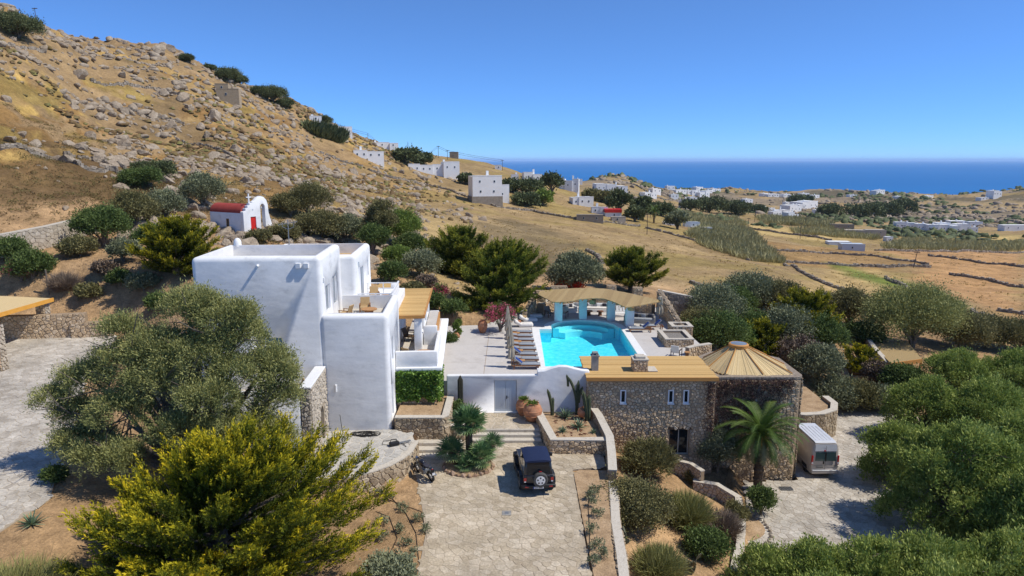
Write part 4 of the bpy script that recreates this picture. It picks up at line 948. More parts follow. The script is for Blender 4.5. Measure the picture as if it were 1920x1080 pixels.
# ---------------------------------------------------------------- pool terrace deck and pool
DZ = 2.6
PX0, PX1, PYF, PYB = 2.35, 9.45, 46.45, 57.3      # pool rectangle
BCX, BR = 6.3, 3.0                               # bow at the far end
def pool_outline(o=0):
    pts = [(PX0-o, PYF-o), (PX1+o, PYF-o), (PX1+o, PYB+.6+o*.4)]
    r = BR+o; a0 = math.acos(min(1, (PX1+o-BCX)/r)) if r > PX1+o-BCX else 0.0
    a1 = math.pi-.30
    cy = PYB+.55
    for k in range(25): q = a0+(a1-a0)*k/24; pts.append((BCX+r*math.cos(q), cy+r*math.sin(q)*.95))
    pts += [(BCX+r*math.cos(a1), PYB+o), (PX0-o, PYB+o)]
    return pts
def ring(name, outer, inner, z0, z1, m, parent=None):
    n, k = len(outer), len(inner)
    t = geometry.tessellate_polygon([[Vector((*p, 0)) for p in outer], [Vector((*p, 0)) for p in inner]])
    pts = list(outer)+list(inner); vs_ = [(*p, z1) for p in pts]+[(*p, z0) for p in pts]; N = n+k; fs = []
    for q in t:
        a, b, c = [Vector((*pts[i], 0)) for i in q]
        q = tuple(q) if (b-a).cross(c-a).z > 0 else tuple(q)[::-1]; fs += [q, tuple(i+N for i in q)[::-1]]
    fs += [(i, N+i, N+(i+1) % n, (i+1) % n) for i in range(n)]+[(n+i, n+(i+1) % k, N+n+(i+1) % k, N+n+i) for i in range(k)]
    o = MB().add(vs_, fs).build(name, m, parent)
    bm = bmesh.new(); bm.from_mesh(o.data); bmesh.ops.recalc_face_normals(bm, faces=bm.faces); bm.to_mesh(o.data); bm.free()
    return o
deck = ring('pool_deck', DECK, pool_outline(.3), .3, DZ, M['deck']); tag(deck, 'smooth pale concrete deck around the pool', kind='structure')
for x in (-1.95,): tag(boxo('expansion_joint', M['mortar'], deck, x, x+.035, 43.4, 57.5, DZ, DZ+.006))
for y in (47.5, 52.5): boxo('expansion_joint', M['cap'], deck, -4.9, PX0-.7, y, y+.02, DZ+.001, DZ+.004)
pool = thing('swimming_pool', 'turquoise swimming pool with white coping and a curved stepped end', 'pool', (0, 0, 0))
ring('coping', pool_outline(.62), pool_outline(0), DZ-.3, DZ+.05, M['coping'], pool)
po = pool_outline(.03); bs = MB(); n_ = len(po)
bs.add([(*p, DZ-.02) for p in po]+[(*p, 1.45) for p in po], [(i, n_+i, n_+(i+1) % n_, (i+1) % n_) for i in range(n_)]); bo = bs.build('basin', M['poolbasin'], pool)
bm = bmesh.new(); bm.from_mesh(bo.data)
t = geometry.tessellate_polygon([[Vector((*p, 0)) for p in po]])
bm.verts.ensure_lookup_table()
for q in t:
    try: bm.faces.new([bm.verts[n_+i] for i in q])
    except ValueError: pass
bmesh.ops.recalc_face_normals(bm, faces=bm.faces)
bmesh.ops.reverse_faces(bm, faces=bm.faces) if sum(f.normal.z for f in bm.faces) < 0 else None
bm.to_mesh(bo.data); bm.free()
for k, (r0, r1) in enumerate(((2.94, 2.35), (2.34, 1.75))):
    qs = np.linspace(.35, math.pi-.42, 24)
    a = [(BCX+r0*math.cos(q), PYB+.55+r0*math.sin(q)*.95) for q in qs]+[(BCX+r1*math.cos(q), PYB+.55+(r1-.3*k)*math.sin(q)*.95) for q in qs[::-1]]
    MB().prism(a, 1.45, DZ-.3-.32*k).build('step', M['poolstep'], pool)
fmw = MB(); fmw.add([(*p, DZ-.1) for p in po], [tuple(range(n_))]); wo = fmw.build('water', M['poolwater'], pool)
boxo('wall_ledge', M['coping'], pool, 1.67, 5.0, 43.36, 43.7, DZ, 3.38)
# ---------------------------------------------------------------- stone guest house with flat straw roof and roofed tower
sh = thing('stone_guest_house', 'rubble stone outbuilding with flat straw roof and small white windows', 'building', (0, 0, 0))
SY = 42.2
sw = boxo('wall', M['mortar'], sh, 4.95, 13.2, SY, 46.2, -5, 3.0)
SW = []
for u in (1168.5, 1258, 1286.5):
    a = PY(u-6, 756, SY); b = PY(u+6, 731, SY); SW.append((a.x, b.x, a.z, b.z))
gd0 = PY(1253, 853, SY); gd1 = PY(1293, 805, SY); SW.append((gd0.x, gd1.x, gd0.z, gd1.z))
for a, b, c, d in SW: cut(sw, MB().box(a, b, SY-.5, SY+.35, c, d))
for a, b, c, d in SW[:3]:
    w = win(sh, a, b, SY+.0, SY+.08, c, d, 'y', M['whitesm'], M['glass'], 'window', .085); boxo('sill', M['whitesm'], w, a-.03, b+.03, SY-.09, SY+.0, c-.07, c)
a, b, c, d = SW[3]; win(sh, a, b, SY+.2, SY+.27, c, d, 'y', M['cap'], M['glass'], 'glass_door', .06, 1)
boxo('door_lintel', M['darkwood'], sh, a-.2, b+.2, SY-.04, SY+.2, d, d+.14)
bpy.context.view_layer.update()
wall_face(sh, (4.95, SY, -3.2), (1, 0, 0), 8.2, 6.15, M['rubble'], .25, 41, 300, .05, [(x0-4.95, x1-4.95, z0+3.2, z1+3.2) for x0, x1, z0, z1 in SW])
wall_face(sh, (4.95, SY, -.5), (0, 1, 0), 4, 3.5, M['rubble'], .30, 42, 40, .06, nrm=(-1, 0, 0))
boxo('roof_slab', M['cap'], sh, 4.9, 13.2, SY-.1, 46.3, 3.0, 3.12)
matting('roof_matting', M['straw'], sh, 4.8, 13.25, SY-.2, 46.85, 3.27, .28, 'x', 3); boxo('fascia', M['fascia'], sh, 4.78, 13.27, SY-.30, SY-.225, 3.06, 3.30); boxo('roof_timber', M['fascia'], sh, 4.8, 13.2, SY-.15, 46.4, 3.12, 3.2)
ch = MB().box(5.28, 5.72, 43.4, 43.85, 3.28, 4.25).box(5.22, 5.78, 43.34, 43.91, 4.25, 4.33).box(5.32, 5.68, 43.44, 43.81, 4.45, 4.52)
for x in (5.3, 5.62):
    for y in (43.42, 43.75): ch.box(x, x+.08, y, y+.08, 4.33, 4.45)
ch.build('narrow_chimney', M['concrete'], sh)
c2 = boxo('wide_chimney', M['mortar'], sh, 8.0, 8.95, 43.2, 44.1, 3.28, 4.05); boxo('chimney_cap', M['cap'], sh, 7.95, 9.0, 43.15, 44.15, 4.05, 4.13); boxo('chimney_top', M['cap'], sh, 8.15, 8.8, 43.3, 43.95, 4.13, 4.3, .03)
wall_face(c2, (8.0, 43.2, 3.28), (1, 0, 0), .95, .77, M['rubble'], .22, 43, 20, .04); wall_face(c2, (8.0, 43.2, 3.28), (0, 1, 0), .9, .77, M['rubble'], .22, 44, 16, .04, nrm=(-1, 0, 0))
boxo('chimney_base', M['cap'], sh, 8.97, 9.6, 43.15, 44.2, 3.29, 3.36, .01)
# tower
tw = thing('stone_tower', 'squat rubble stone tower with faceted straw cone roof and skylight', 'tower', (0, 0, 0))
TX0, TX1, TY0, TY1 = 13.15, 19.2, 42.95, 49.0; cch = .55
TP = [(TX0+.02, TY0), (TX1-cch, TY0), (TX1-.12, TY0+.12+.1), (TX1, TY0+cch), (TX1, TY1-1.6), (TX1-1.6, TY1), (TX0+1.6, TY1), (TX0, TY1-1.6), (TX0, TY0+.02)]
MB().prism(TP, -5, 2.85).build('wall', M['mortar'], tw)
def rim(off, z0, z1, nm, m, par):
    c = Vector(((TX0+TX1)/2, (TY0+TY1)/2)); inn = [tuple(c+(Vector(p)-c)*off) for p in TP]; out = [tuple(c+(Vector(p)-c)*1.012) for p in TP]
    return ring(nm, out, inn, z0, z1, m, par)
rim(.86, 2.85, 3.0, 'parapet_cap', M['caprough'], tw)
wall_face(tw, (TX0, TY0, -4.3), (1, 0, 0), TX1-TX0-.3, 7.1, M['rubble'], .26, 45, 300, .05, nrm=(0, -1, 0))
wall_face(tw, (TX1, TY0+.3, -4.3), (0, 1, 0), 4.1, 7.1, M['rubblewarm'], .27, 46, 60, .07, nrm=(1, 0, 0))
cx, cy = 15.75, 45.9
AP = [(13.5, 45.0), (14.2, 43.5), (16.6, 43.25), (18.6, 43.5), (18.9, 45.6), (18.5, 47.9), (15.8, 48.6), (13.7, 47.2)]
for i in range(8):
    a, b = AP[i], AP[(i+1) % 8]; qa = math.atan2(a[1]-cy, a[0]-cx); qb = math.atan2(b[1]-cy, b[0]-cx)
    t0 = (cx+.52*math.cos(qa), cy+.52*math.sin(qa), 4.28); t1 = (cx+.52*math.cos(qb), cy+.52*math.sin(qb), 4.28)
    mid = ((a[0]+b[0])/2, (a[1]+b[1])/2, 2.93)
    rp = MB(); lo_ = [(a[0], a[1], 3.02), mid, (b[0], b[1], 3.02), t1, t0]
    # straw laid as long strips
    nst = 14
    for k in range(nst):
        f0, f1 = k/nst, (k+1)/nst-.004
        def pt(f, g):
            A0 = Vector(lo_[0]).lerp(Vector(lo_[1]), f*2) if f < .5 else Vector(lo_[1]).lerp(Vector(lo_[2]), f*2-1)
            return A0.lerp(Vector(t0).lerp(Vector(t1), f), g)
        dz = Vector((0, 0, .015*(k % 3)+random.Random(i*50+k).uniform(0, .02)))
        q4 = [pt(f0, -.02*((k*7) % 3))+dz, pt(f1, -.02*((k*7) % 3))+dz, pt(f1, 1)+dz, pt(f0, 1)+dz]
        rp.add(q4+[v-Vector((0, 0, .06)) for v in q4], [(0, 1, 2, 3), (7, 6, 5, 4), (0, 4, 5, 1), (1, 5, 6, 2), (2, 6, 7, 3), (3, 7, 4, 0)], random.Random(i*91+k).random())
    rp.build('roof_panel', M['strawbright'], tw)
    MB().tube([(a[0], a[1], 3.09), (t0[0], t0[1], 4.36)], .035, 5).build('ridge_batten', M['fascia'], tw)
MB().lathe([(.66, 4.22), (.68, 4.44), (.60, 4.50), (.56, 4.50), (.54, 4.42)], 20, (cx, cy, 0)).build('skylight_collar', M['fascia'], tw, smooth=True)
MB().lathe([(.55, 4.44), (.54, 4.49), (.3, 4.54), (.02, 4.56)], 20, (cx, cy, 0)).build('skylight', M['glassgrey'], tw, smooth=True)
fw0 = PY(1423, 727, TY0); boxo('window', M['concrete'], tw, fw0.x-.1, fw0.x+.1, TY0-.09, TY0-.02, fw0.z-.5, fw0.z+.3)
# ---------------------------------------------------------------- small parts by the lane behind the van
stone_wall('curved_lane_wall', 'curved rubble wall behind the silver van', [(20.6, 49.6), (22.2, 49.2), (23.6, 49.4), (24.9, 50.2), (25.6, 51.6), (25.6, 53.2)], -4.2, -2.0, .45, M['rubblewarm'], .34, 47, M['cap'], 'retaining wall', 120)
tag(MB().prism([(20.5, 50), (24.6, 50.3), (25.3, 52), (25.3, 57), (19.4, 57)], -4.5, -2.2).build('wall_bed_soil', M['soil']), 'soil behind the curved lane wall', kind='structure')
sb = thing('white_shed', 'small white rendered shed wedged behind the stone tower', 'shed', (0, 0, 0))
boxo('wall', M['white'], sb, 19.4, 20.6, 49.3, 51.2, -4.2, -1.35, .05, 2); boxo('roof', M['whitesm'], sb, 19.35, 20.65, 49.2, 51.25, -1.35, -1.22); boxo('doorway', M['glass'], sb, 19.5, 20.5, 49.22, 49.29, -4.15, -2.5)
# ---------------------------------------------------------------- pool pergola with curved straw roof
pg = thing('pool_pergola', 'curved straw-roofed pergola on square white pillars behind the pool', 'pergola', (0, 0, 0))
COLS = [PZ(u, v, DZ) for u, v in ((1047, 604), (1093, 600), (1146, 602), (1181, 613))]
for p in COLS:
    boxo('pillar', M['white'], pg, p.x-.36, p.x+.36, p.y, p.y+.72, DZ, 4.72, .04, 2, True)
    boxo('beam_end', M['woodl'], pg, p.x-.25, p.x+.25, p.y-.12, p.y+.8, 4.722, 4.83)
fr = [PZ(u, v, 4.9) for u, v in ((1009, 552), (1036, 566), (1060, 566), (1085, 561), (1110, 559), (1133, 560), (1152, 566), (1172, 576), (1205, 571), (1238, 565))]
bk = [PZ(u, v, 5.05) for u, v in ((1012, 546), (1036, 543), (1060, 541), (1085, 540), (1110, 540), (1133, 541), (1152, 544), (1172, 548), (1205, 555), (1240, 563))]
rs = MB(); fa = MB()
def _res(pts, n):
    d = [0]
    for i in range(len(pts)-1): d.append(d[-1]+(pts[i+1]-pts[i]).length)
    out = []
    for k in range(n+1):
        s = d[-1]*k/n; i = min(max(j for j in range(len(d)) if d[j] <= s+1e-9), len(pts)-2); out.append(pts[i].lerp(pts[i+1], (s-d[i])/(d[i+1]-d[i])))
    return out
frs, bks = _res(fr, 40), _res(bk, 40); r_ = random.Random(5)
for i in range(40):
    j = [Vector((0, 0, r_.uniform(-.012, .012))) for _ in range(1)][0]
    q = [frs[i]+j, frs[i+1]+j, bks[i+1]+j, bks[i]+j]
    rs.add(q+[v-Vector((0, 0, .07)) for v in q], [(0, 1, 2, 3), (7, 6, 5, 4), (0, 4, 5, 1), (1, 5, 6, 2), (2, 6, 7, 3), (3, 7, 4, 0)], r_.random())
    if i % 2 == 0:
        a, b = frs[i]-Vector((0, 0, .14)), bks[i]-Vector((0, 0, .14)); d = (b-a).normalized()
        MB().tube([a-d*.1, b], .055, 6).build('rafter', M['woodl'], pg)
rs.build('roof_matting', M['strawdull'], pg)
for a, b in zip(COLS[:-1], COLS[1:]): MB().tube([(a.x, a.y+.36, 4.74), (b.x, b.y+.36, 4.74)], .07, 6).build('beam', M['wood'], pg)
for k, (u, v) in enumerate(((1113, 565), (1186, 577))):
    p = PZ(u, v, 4.6); lm = thing('straw_lamp', ['woven straw hanging lamp under the pergola middle', 'woven straw hanging lamp beside the pergola end pillar'][k], 'lamp', (p.x, p.y+.6, 4.25), group='straw pendant lamps')
    MB().lathe([(.12, .45), (.28, .38), (.32, .1), (.3, .0), (.27, .02), (.25, .36)], 14).build('lamp_shade', M['canvas'], lm, smooth=True); MB().tube([(0, 0, .44), (0, 0, .62)], .012, 5).build('cord', M['cable'], lm)
# back wall with openings, banquette, wing walls
bw = [(2.7, 62.9), (3.2, 64.2), (4.6, 65.3), (7.2, 65.9), (9.8, 65.7), (12.2, 64.6), (13.4, 63.2)]
stone_wall('pergola_back_wall', 'low rubble wall with seat behind the pool pergola', bw, DZ-.3, DZ+1.1, .5, M['rubble'], .34, 51, M['cap'], 'wall', 140)
for k, (i, w, lab) in enumerate(((0, .9, 'rough stone pier holding the left end of the straw pergola'), (2, 1.6, 'broad rough stone pier behind the second white pillar'), (4, .9, 'stone pier behind the third white pillar'), (5, .9, 'stone pier holding the right rear of the straw pergola'))):
    x, y = bw[i]; o = thing('stone_pier', lab, 'pier', (0, 0, 0), group='stone piers behind the pergola')
    boxo('core', M['mortar'], o, x-w/2, x+w/2, y+.3, y+.9, DZ-.3, 4.85); wall_face(o, (x-w/2, y+.3, DZ), (1, 0, 0), w, 2.2, M['rubble'], .3, 60+k, 30, .05); wall_face(o, (x+w/2, y+.3, DZ), (0, 1, 0), .6, 2.2, M['rubblewarm'], .3, 70+k, 12, .05, nrm=(1, 0, 0))
# sloping wing wall at right with a rough top, and one at left
def wing_wall(name, label, a, b, za, zb, th, seed, mat_=None):
    o = thing(name, label, 'wall', (0, 0, 0)); a, b = Vector((*a, 0)), Vector((*b, 0)); d = (b-a).normalized(); nn = Vector((d.y, -d.x, 0))*th/2
    vs_ = [(*(a+nn).xy, 1.5), (*(a-nn).xy, 1.5), (*(b-nn).xy, 1.5), (*(b+nn).xy, 1.5), (*(a+nn).xy, za), (*(a-nn).xy, za), (*(b-nn).xy, zb), (*(b+nn).xy, zb)]
    MB().add(vs_, [(3, 2, 1, 0), (4, 5, 6, 7), (0, 4, 7, 3), (2, 6, 5, 1), (1, 5, 4, 0), (3, 7, 6, 2)]).build('core', M['mortar'], o)
    Ln = (b-a).length
    for s in (1, -1):
        wall_face(o, tuple(a+nn*s+Vector((0, 0, 2.2))), tuple(d), Ln, max(za, zb)-2.2, mat_ or M['rubble'], .36, seed+s, 50, .06, nrm=tuple(nn.normalized()*s), tst=lambda x, y: y < za-2.3+(zb-za)*x/Ln)
    r = random.Random(seed)
    n = int(Ln/.35)
    for k in range(n):
        f = (k+.5)/n; p = a.lerp(b, f); me = BOULD[r.randrange(7)]; q = bpy.data.objects.new('cap_stone', me); link(q, o); q.location = (p.x, p.y, za+(zb-za)*f); q.scale = (.22, .28, .17); q.rotation_euler = (0, 0, r.uniform(0, 6))
    return o
a = PZ(1242, 565, 4.9); wing_wall('sloping_stone_wall', 'rough stone wall sloping down from the pergola right end', (14.15, 64.2), (14.3, 54.4), 4.7, 3.0, .5, 81)
wing_wall('pergola_side_wall', 'steep rough stone wall at the pergola left end', (2.2, 63.6), (.9, 60.2), 4.7, 2.7, .5, 84)
# arched niche frame with closed umbrella on the right
# stone planter boxes by the pool right side
def planter_box(label, x0, x1, y0, y1, z1, seed, fill='gravel'):
    o = thing('stone_planter', label, 'planter', (0, 0, 0)); t = .3
    ring('core', [(x0, y0), (x1, y0), (x1, y1), (x0, y1)], [(x0+t, y0+t), (x1-t, y0+t), (x1-t, y1-t), (x0+t, y1-t)], DZ-.05, z1, M['mortar'], o)
    ring('cap', [(x0-.04, y0-.04), (x1+.04, y0-.04), (x1+.04, y1+.04), (x0-.04, y1+.04)], [(x0+t, y0+t), (x1-t, y0+t), (x1-t, y1-t), (x0+t, y1-t)], z1, z1+.06, M['cap'], o)
    wall_face(o, (x0, y0, DZ), (1, 0, 0), x1-x0, z1-DZ, M['rubble'], .24, seed, 40, .04); wall_face(o, (x0, y1, DZ), (0, -1, 0), y1-y0, z1-DZ, M['rubble'], .24, seed+1, 40, .04, nrm=(-1, 0, 0))
    boxo('fill', M[fill], o, x0+t, x1-t, y0+t, y1-t, DZ, z1-.12)
    return o
planter_box('dark gravel filled stone planter at the pool corner', 12.0, 14.2, 51.6, 54.6, DZ+.62, 91)
planter_box('small stone planter box behind the gravel planter', 13.3, 15.0, 55.0, 56.6, DZ+.8, 93)
stone_wall('deck_corner_wall', 'low stone wall beside the white poolside chair', [(13.1, 49.4), (13.9, 50.0), (15.2, 50.6)], DZ-.6, DZ+.55, .3, M['rubble'], .25, 95, M['cap'], 'wall', 30)
# ---------------------------------------------------------------- furniture
def lounger(label, p, rz, tw_=None, back=.0, group='sun loungers by the pool', cush='cushgrey'):
    o = thing('sun_lounger', label, 'sun lounger', p, rz, group)      # local +x towards the feet
    fr_ = MB().box(-1.0, 1.0, -.34, -.28, .24, .31).box(-1.0, 1.0, .28, .34, .24, .31).box(.94, 1.0, -.28, .28, .24, .31).box(-1.0, -.94, -.28, .28, .24, .31)
    for k in range(9): fr_.box(-.3+k*.145, -.2+k*.145, -.28, .28, .26, .295)
    fr_.build('frame', M['wood'], o)
    for x in (-.85, .85):
        for y in (-.31, .31): boxo('leg', M['wood'], o, x-.035, x+.035, y-.035, y+.035, 0, .24)
    boxo('mattress', M[cush], o, -.28, .98, -.3, .3, .31, .40, .03, 2, True)
    R_ = Matrix.Translation((-.28, 0, .31)) @ Matrix.Rotation(math.radians(back), 4, 'Y')
    MB().box(-.72, 0, -.3, .3, 0, .08, M=R_).build('backrest', M['wood'] if tw_ is None else M[cush], o, .015)
    MB().box(-.70, -.03, -.27, .27, .085, .12, M=R_).build('back_cushion', M[cush], o, .012) if tw_ is None else MB().box(-.66, -.08, -.22, .22, .085, .125, M=R_).build('towel', M['towel'], o, .012)
    boxo('foot_towel', M['cushwhite'], o, .80, .94, .06, .26, .40, .45, .015)
    return o
ordn = ['nearest the gate wall', 'second from the gate wall', 'third from the gate wall', 'fourth from the gate wall', 'fifth from the gate wall', 'sixth from the gate wall', 'seventh from the gate wall', 'farthest from the gate wall']
lys = [46.15, 47.55, 48.75, 50.2, 51.4, 52.85, 54.05, 55.4]
for k, y in enumerate(lys):
    x0 = .35-.035*(y-46)
    lounger('wooden sun lounger with grey mattress %s%s' % ('and blue towel, ' if k in (0, 2) else '', ordn[k]) if k in (0, 2) else 'wooden sun lounger with grey mattress, %s' % ordn[k], (x0+.65, y, DZ), 0, 1 if k in (0, 2) else None, 38 if k in (0, 2) else 6)
for k, y in enumerate((46.9, 49.5, 52.1, 54.75)):
    x0 = .3-.035*(y-46); o = thing('side_table', 'low reddish teak side table %s' % ['between the two loungers nearest the gate wall', 'between the third and fourth loungers', 'between the fifth and sixth loungers', 'between the last two loungers of the row'][k], 'table', (x0+.35, y, DZ), group='teak side tables between loungers')
    MB().box(-.3, .3, -.24, .24, .34, .38).build('table_top', M['woodl'], o)
    for x in (-.25, .25):
        for yy in (-.2, .2): boxo('leg', M['wood'], o, x-.03, x+.03, yy-.03, yy+.03, 0, .34)
def closed_umbrella(label, p, h=2.75, r=.24, group='closed umbrellas beside the loungers'):
    o = thing('closed_umbrella', label, 'umbrella', p, 0, group)
    MB().tube([(0, 0, 0), (0, 0, h)], .028, 8).build('pole', M['woodl'], o)
    n = 16; vs_ = []; fs = []; prof = [(r*.75, .62), (r*1.05, .8), (r*.95, 1.2), (r*.6, 1.5), (r*.8, 1.75), (r*.55, 2.3), (.05, h-.02)]
    for i, (rr, z) in enumerate(prof):
        for k in range(n):
            q = 2*math.pi*k/n; s = rr*(1.12 if k % 2 else .72); vs_.append((s*math.cos(q), s*math.sin(q), z))
    for i in range(len(prof)-1):
        for k in range(n): fs.append((i*n+k, i*n+(k+1) % n, (i+1)*n+(k+1) % n, (i+1)*n+k))
    MB().add(vs_, fs).build('canopy', M['umb'], o); MB().lathe([(.16, 1.45), (.17, 1.5), (.16, 1.55)], 12).build('tie', M['canvas'], o)
    boxo('base', M['concrete'], o, -.25, .25, -.25, .25, 0, .08, .02)
    return o
for k, y in enumerate((46.4, 49.0, 51.6, 54.3)): closed_umbrella('closed cream umbrella %s' % ['nearest the gate wall', 'second from the gate wall', 'third from the gate wall', 'farthest from the gate wall'][k], (-.02-.04*(y-46), y, DZ))
closed_umbrella('closed pale umbrella at the right end of the pergola', (13.35, 60.2, DZ), 2.4, .3, None)
for k, (u, v) in enumerate(((1193, 623), (1215, 618))):
    p = PZ(u, v, DZ); lounger('sun lounger with blue cushion by the stone wall, %s' % ['nearer of the two', 'farther of the two'][k], (p.x+.35, p.y+.2, DZ), math.pi, 1, 42, 'loungers right of the pool')
for k, (u, v) in enumerate(((976, 612), (985, 603), (995, 596))):
    p = PZ(u, v, DZ); o = thing('bean_bag', 'white floor lounger cushion with tan pillow, %s' % ['nearest the oleander', 'middle of the three', 'nearest the pergola'][k], 'floor cushion', (p.x, p.y, DZ), .1, 'white floor cushions by the oleander')
    boxo('cushion', M['cushwhite'], o, -.2, 1.1, -.4, .4, 0, .34, .14, 3, True); MB().box(-.75, .05, -.4, .4, .05, .35, M=Matrix.Rotation(math.radians(28), 4, 'Y')).build('backrest', M['cushwhite'], o, .12, 3, True)
    boxo('pillow', M['terracotta'] if k != 1 else M['canvas'], o, -.35, .05, -.3, .3, .38, .52, .06, 2, True)
def armchair(label, p, rz, seat='canvas', frame='wood', group=None, s=1.0):
    o = thing('armchair', label, 'chair', p, rz, group); o.scale = (s, s, s)     # faces local -y
    for x in (-.32, .32):
        for y in (-.3, .32): boxo('leg', M[frame], o, x-.025, x+.025, y-.025, y+.025, 0, .55)
        boxo('armrest', M[frame], o, x-.035, x+.035, -.34, .36, .55, .59)
    boxo('seat', M[seat], o, -.3, .3, -.32, .3, .32, .42, .02); MB().box(-.3, .3, -.03, .03, 0, .6, M=Matrix.Translation((0, .3, .38)) @ Matrix.Rotation(math.radians(-22), 4, 'X')).build('backrest', M[seat], o, .015)
    return o
def round_table(label, p, r=.4, h=.5, group=None, m='woodl'):
    o = thing('round_table', label, 'table', p, 0, group)
    MB().lathe([(r, h-.06), (r, h), (.01, h)], 20).build('table_top', M[m], o); MB().lathe([(r*.62, 0), (r*.5, h*.5), (r*.6, h-.06)], 16).build('pedestal', M['wood'], o, smooth=True)
    return o
p = hl(-2.0, 4.6, 7.31); armchair('tan canvas armchair facing out beside the round table on the roof terrace', p, HR+.1)
p = hl(-3.0, 3.2, 7.31); armchair('tan canvas armchair tilted low at the left of the roof terrace', p, HR+math.radians(-110), s=.9)
p = hl(-1.55, 3.3, 7.31); round_table('round wooden table on the white roof terrace', p, .5, .55)
p = hl(-1.9, 8.4, 7.33); armchair('tan armchair behind the white pierced railing', p, HR+.2); p = hl(-1.1, 8.0, 7.33); round_table('small wooden table behind the white pierced railing', p, .35, .45)
p = hl(.75, 4.6, 4.13); armchair('light wood chair on the small first-floor balcony', p, HR+2.6, frame='woodl', s=.95)
p = hl(1.7, 4.3, 4.13); round_table('round wooden table behind the balcony parapet', p, .55, .6)
p = hl(.4, 9.3, 4.13); armchair('dark brown chair in the shade under the straw pergola', p, HR+1.2, 'darkwood', 'darkwood')
tag(boxo('floor_mat', M['cap'], None, -8.0, -6.9, 46.2, 48.9, 4.128, 4.14), 'pale rectangular mat under the straw pergola', 'rug')
p = hl(-4.9, -2.4, 4.2); armchair('tan canvas chair on the side terrace above the stone arch', p, HR-1.2)
p = PZ(1268, 668, DZ); armchair('white cushioned chair by the low stone wall at the pool corner', p, math.radians(150), 'cushwhite', 'darkwood'); round_table('small pale wooden stool beside the white poolside chair', (p.x+.75, p.y-.2, DZ), .22, .4)
def sofa(label, p, rz, L=2.4, m='concrete'):
    o = thing('sofa', label, 'sofa', p, rz)
    boxo('base', M[m], o, -L/2, L/2, -.45, .45, 0, .3, .04); boxo('seat_cushion', M['cushgrey'] if m == 'concrete' else M['cushwhite'], o, -L/2+.05, L/2-.05, -.43, .25, .3, .45, .04, 2, True); boxo('backrest', M[m], o, -L/2, L/2, .28, .46, .3, .75, .05, 2, True)
    for k in range(4): x = -L/2+.35+k*(L-.7)/3; MB().box(x-.2, x+.2, .1, .24, .46, .78).build('cushion', M['cushdark'] if k % 2 else M['cushgrey'], o, .05, 2, True)
    for s in (-1, 1): boxo('arm', M[m], o, s*L/2-.09, s*L/2+.09, -.45, .46, .1, .62, .05, 2, True)
    return o
p = PZ(1200, 606, DZ); sofa('grey wicker daybed with dark cushions beside the end pillar', (p.x, p.y+.3, DZ), math.radians(-12), 2.6)
sofa('long white built-in sofa under the middle of the pergola', (7.6, 64.6, DZ), math.radians(-4), 3.4, 'coping'); sofa('short pale sofa between the second and third white pillars', (5.2, 64.0, DZ), math.radians(22), 1.8, 'coping')
round_table('round wooden coffee table under the middle of the pergola', (7.2, 62.9, DZ), .42, .42); round_table('small dark wooden table beside the third white pillar', (8.3, 62.8, DZ), .32, .42, m='wood')
armchair('pale wicker armchair in the shade left under the pergola', (3.5, 62.2, DZ), .5, 'concrete', 'darkwood'); armchair('dark framed armchair right of the first white pillar', (4.8, 61.9, DZ), -.4, 'cushwhite', 'darkwood')
sw_ = thing('swing_bench', 'white slatted swing bench between the third and fourth white pillars', 'bench', (9.9, 62.4, DZ), math.radians(8))
for k in range(5): MB().box(-.75+k*.32, -.5+k*.32, 0, .05, .35, 1.05, M=Matrix.Rotation(math.radians(-15), 4, 'X')).build('back_slat', M['coping'], sw_)
for k in range(4): boxo('seat_slat', M['coping'], sw_, -.8, .85, -.5+k*.13, -.4+k*.13, .36, .39)
for x in (-.75, .8):
    for y in (-.45, .0): boxo('leg', M['coping'], sw_, x-.03, x+.03, y-.03, y+.03, 0, .36)
# ---------------------------------------------------------------- pots
def pot(label, p, R, Ht, plant=True, tilt=0, group=None):
    o = thing('terracotta_pot', label, 'pot', p, 0, group); o.rotation_euler = (tilt, 0, .4)
    MB().lathe([(R*.45, 0), (R*.6, Ht*.08), (R*.95, Ht*.42), (R, Ht*.58), (R*.85, Ht*.82), (R*.58, Ht*.95), (R*.66, Ht), (R*.58, Ht*1.0), (R*.48, Ht*.93)], 24).build('body', M['terracotta'], o, smooth=True)
    for h in (.38, .62): MB().lathe([(R*(.93 if h < .5 else 1.0), Ht*h-.02), (R*(.985 if h < .5 else 1.02), Ht*h), (R*(.95 if h < .5 else .98), Ht*h+.02)], 24).build('rib', M['terracotta'], o, smooth=True)
    if plant:
        pts = np.stack([rng.normal(0, R*.22, 24), rng.normal(0, R*.22, 24), np.full(24, Ht*.95)+rng.random(24)*.08, np.full(24, 1.0)], 1)
        tuftmesh('foliage', pts, M['bright'], o, 16, .16, .05, .6, 1.0, .2, 5)
    else: MB().lathe([(R*.5, Ht*.90), (R*.3, Ht*.91), (.01, Ht*.91)], 16).build('painted_dark_mouth', M['black'], o)  # black disc paints the shade inside the empty jar mouth
    return o
p = PZ(999, 795, .54); pot('large round terracotta jar with green plant nearest the steps', (p.x, p.y+.5, .54), .62, 1.25)
p = PZ(981, 782, .54); pot('reddish terracotta jar with green plant close to the door', (p.x, p.y+.3, .54), .48, 1.15)
p = PZ(1087, 771, .7); pot('small terracotta jar leaning among the cacti', (4.45, 41.9, .72), .33, .75, False, .6)
p = PZ(905, 624, DZ); pot('orange terracotta jar in front of the dark cypress', (p.x, p.y, DZ), .42, 1.1, False)
p = PZ(855, 633, DZ); pot('small terracotta jar half hidden by succulents on the deck edge', (p.x, p.y, DZ-.2), .35, .7, False)
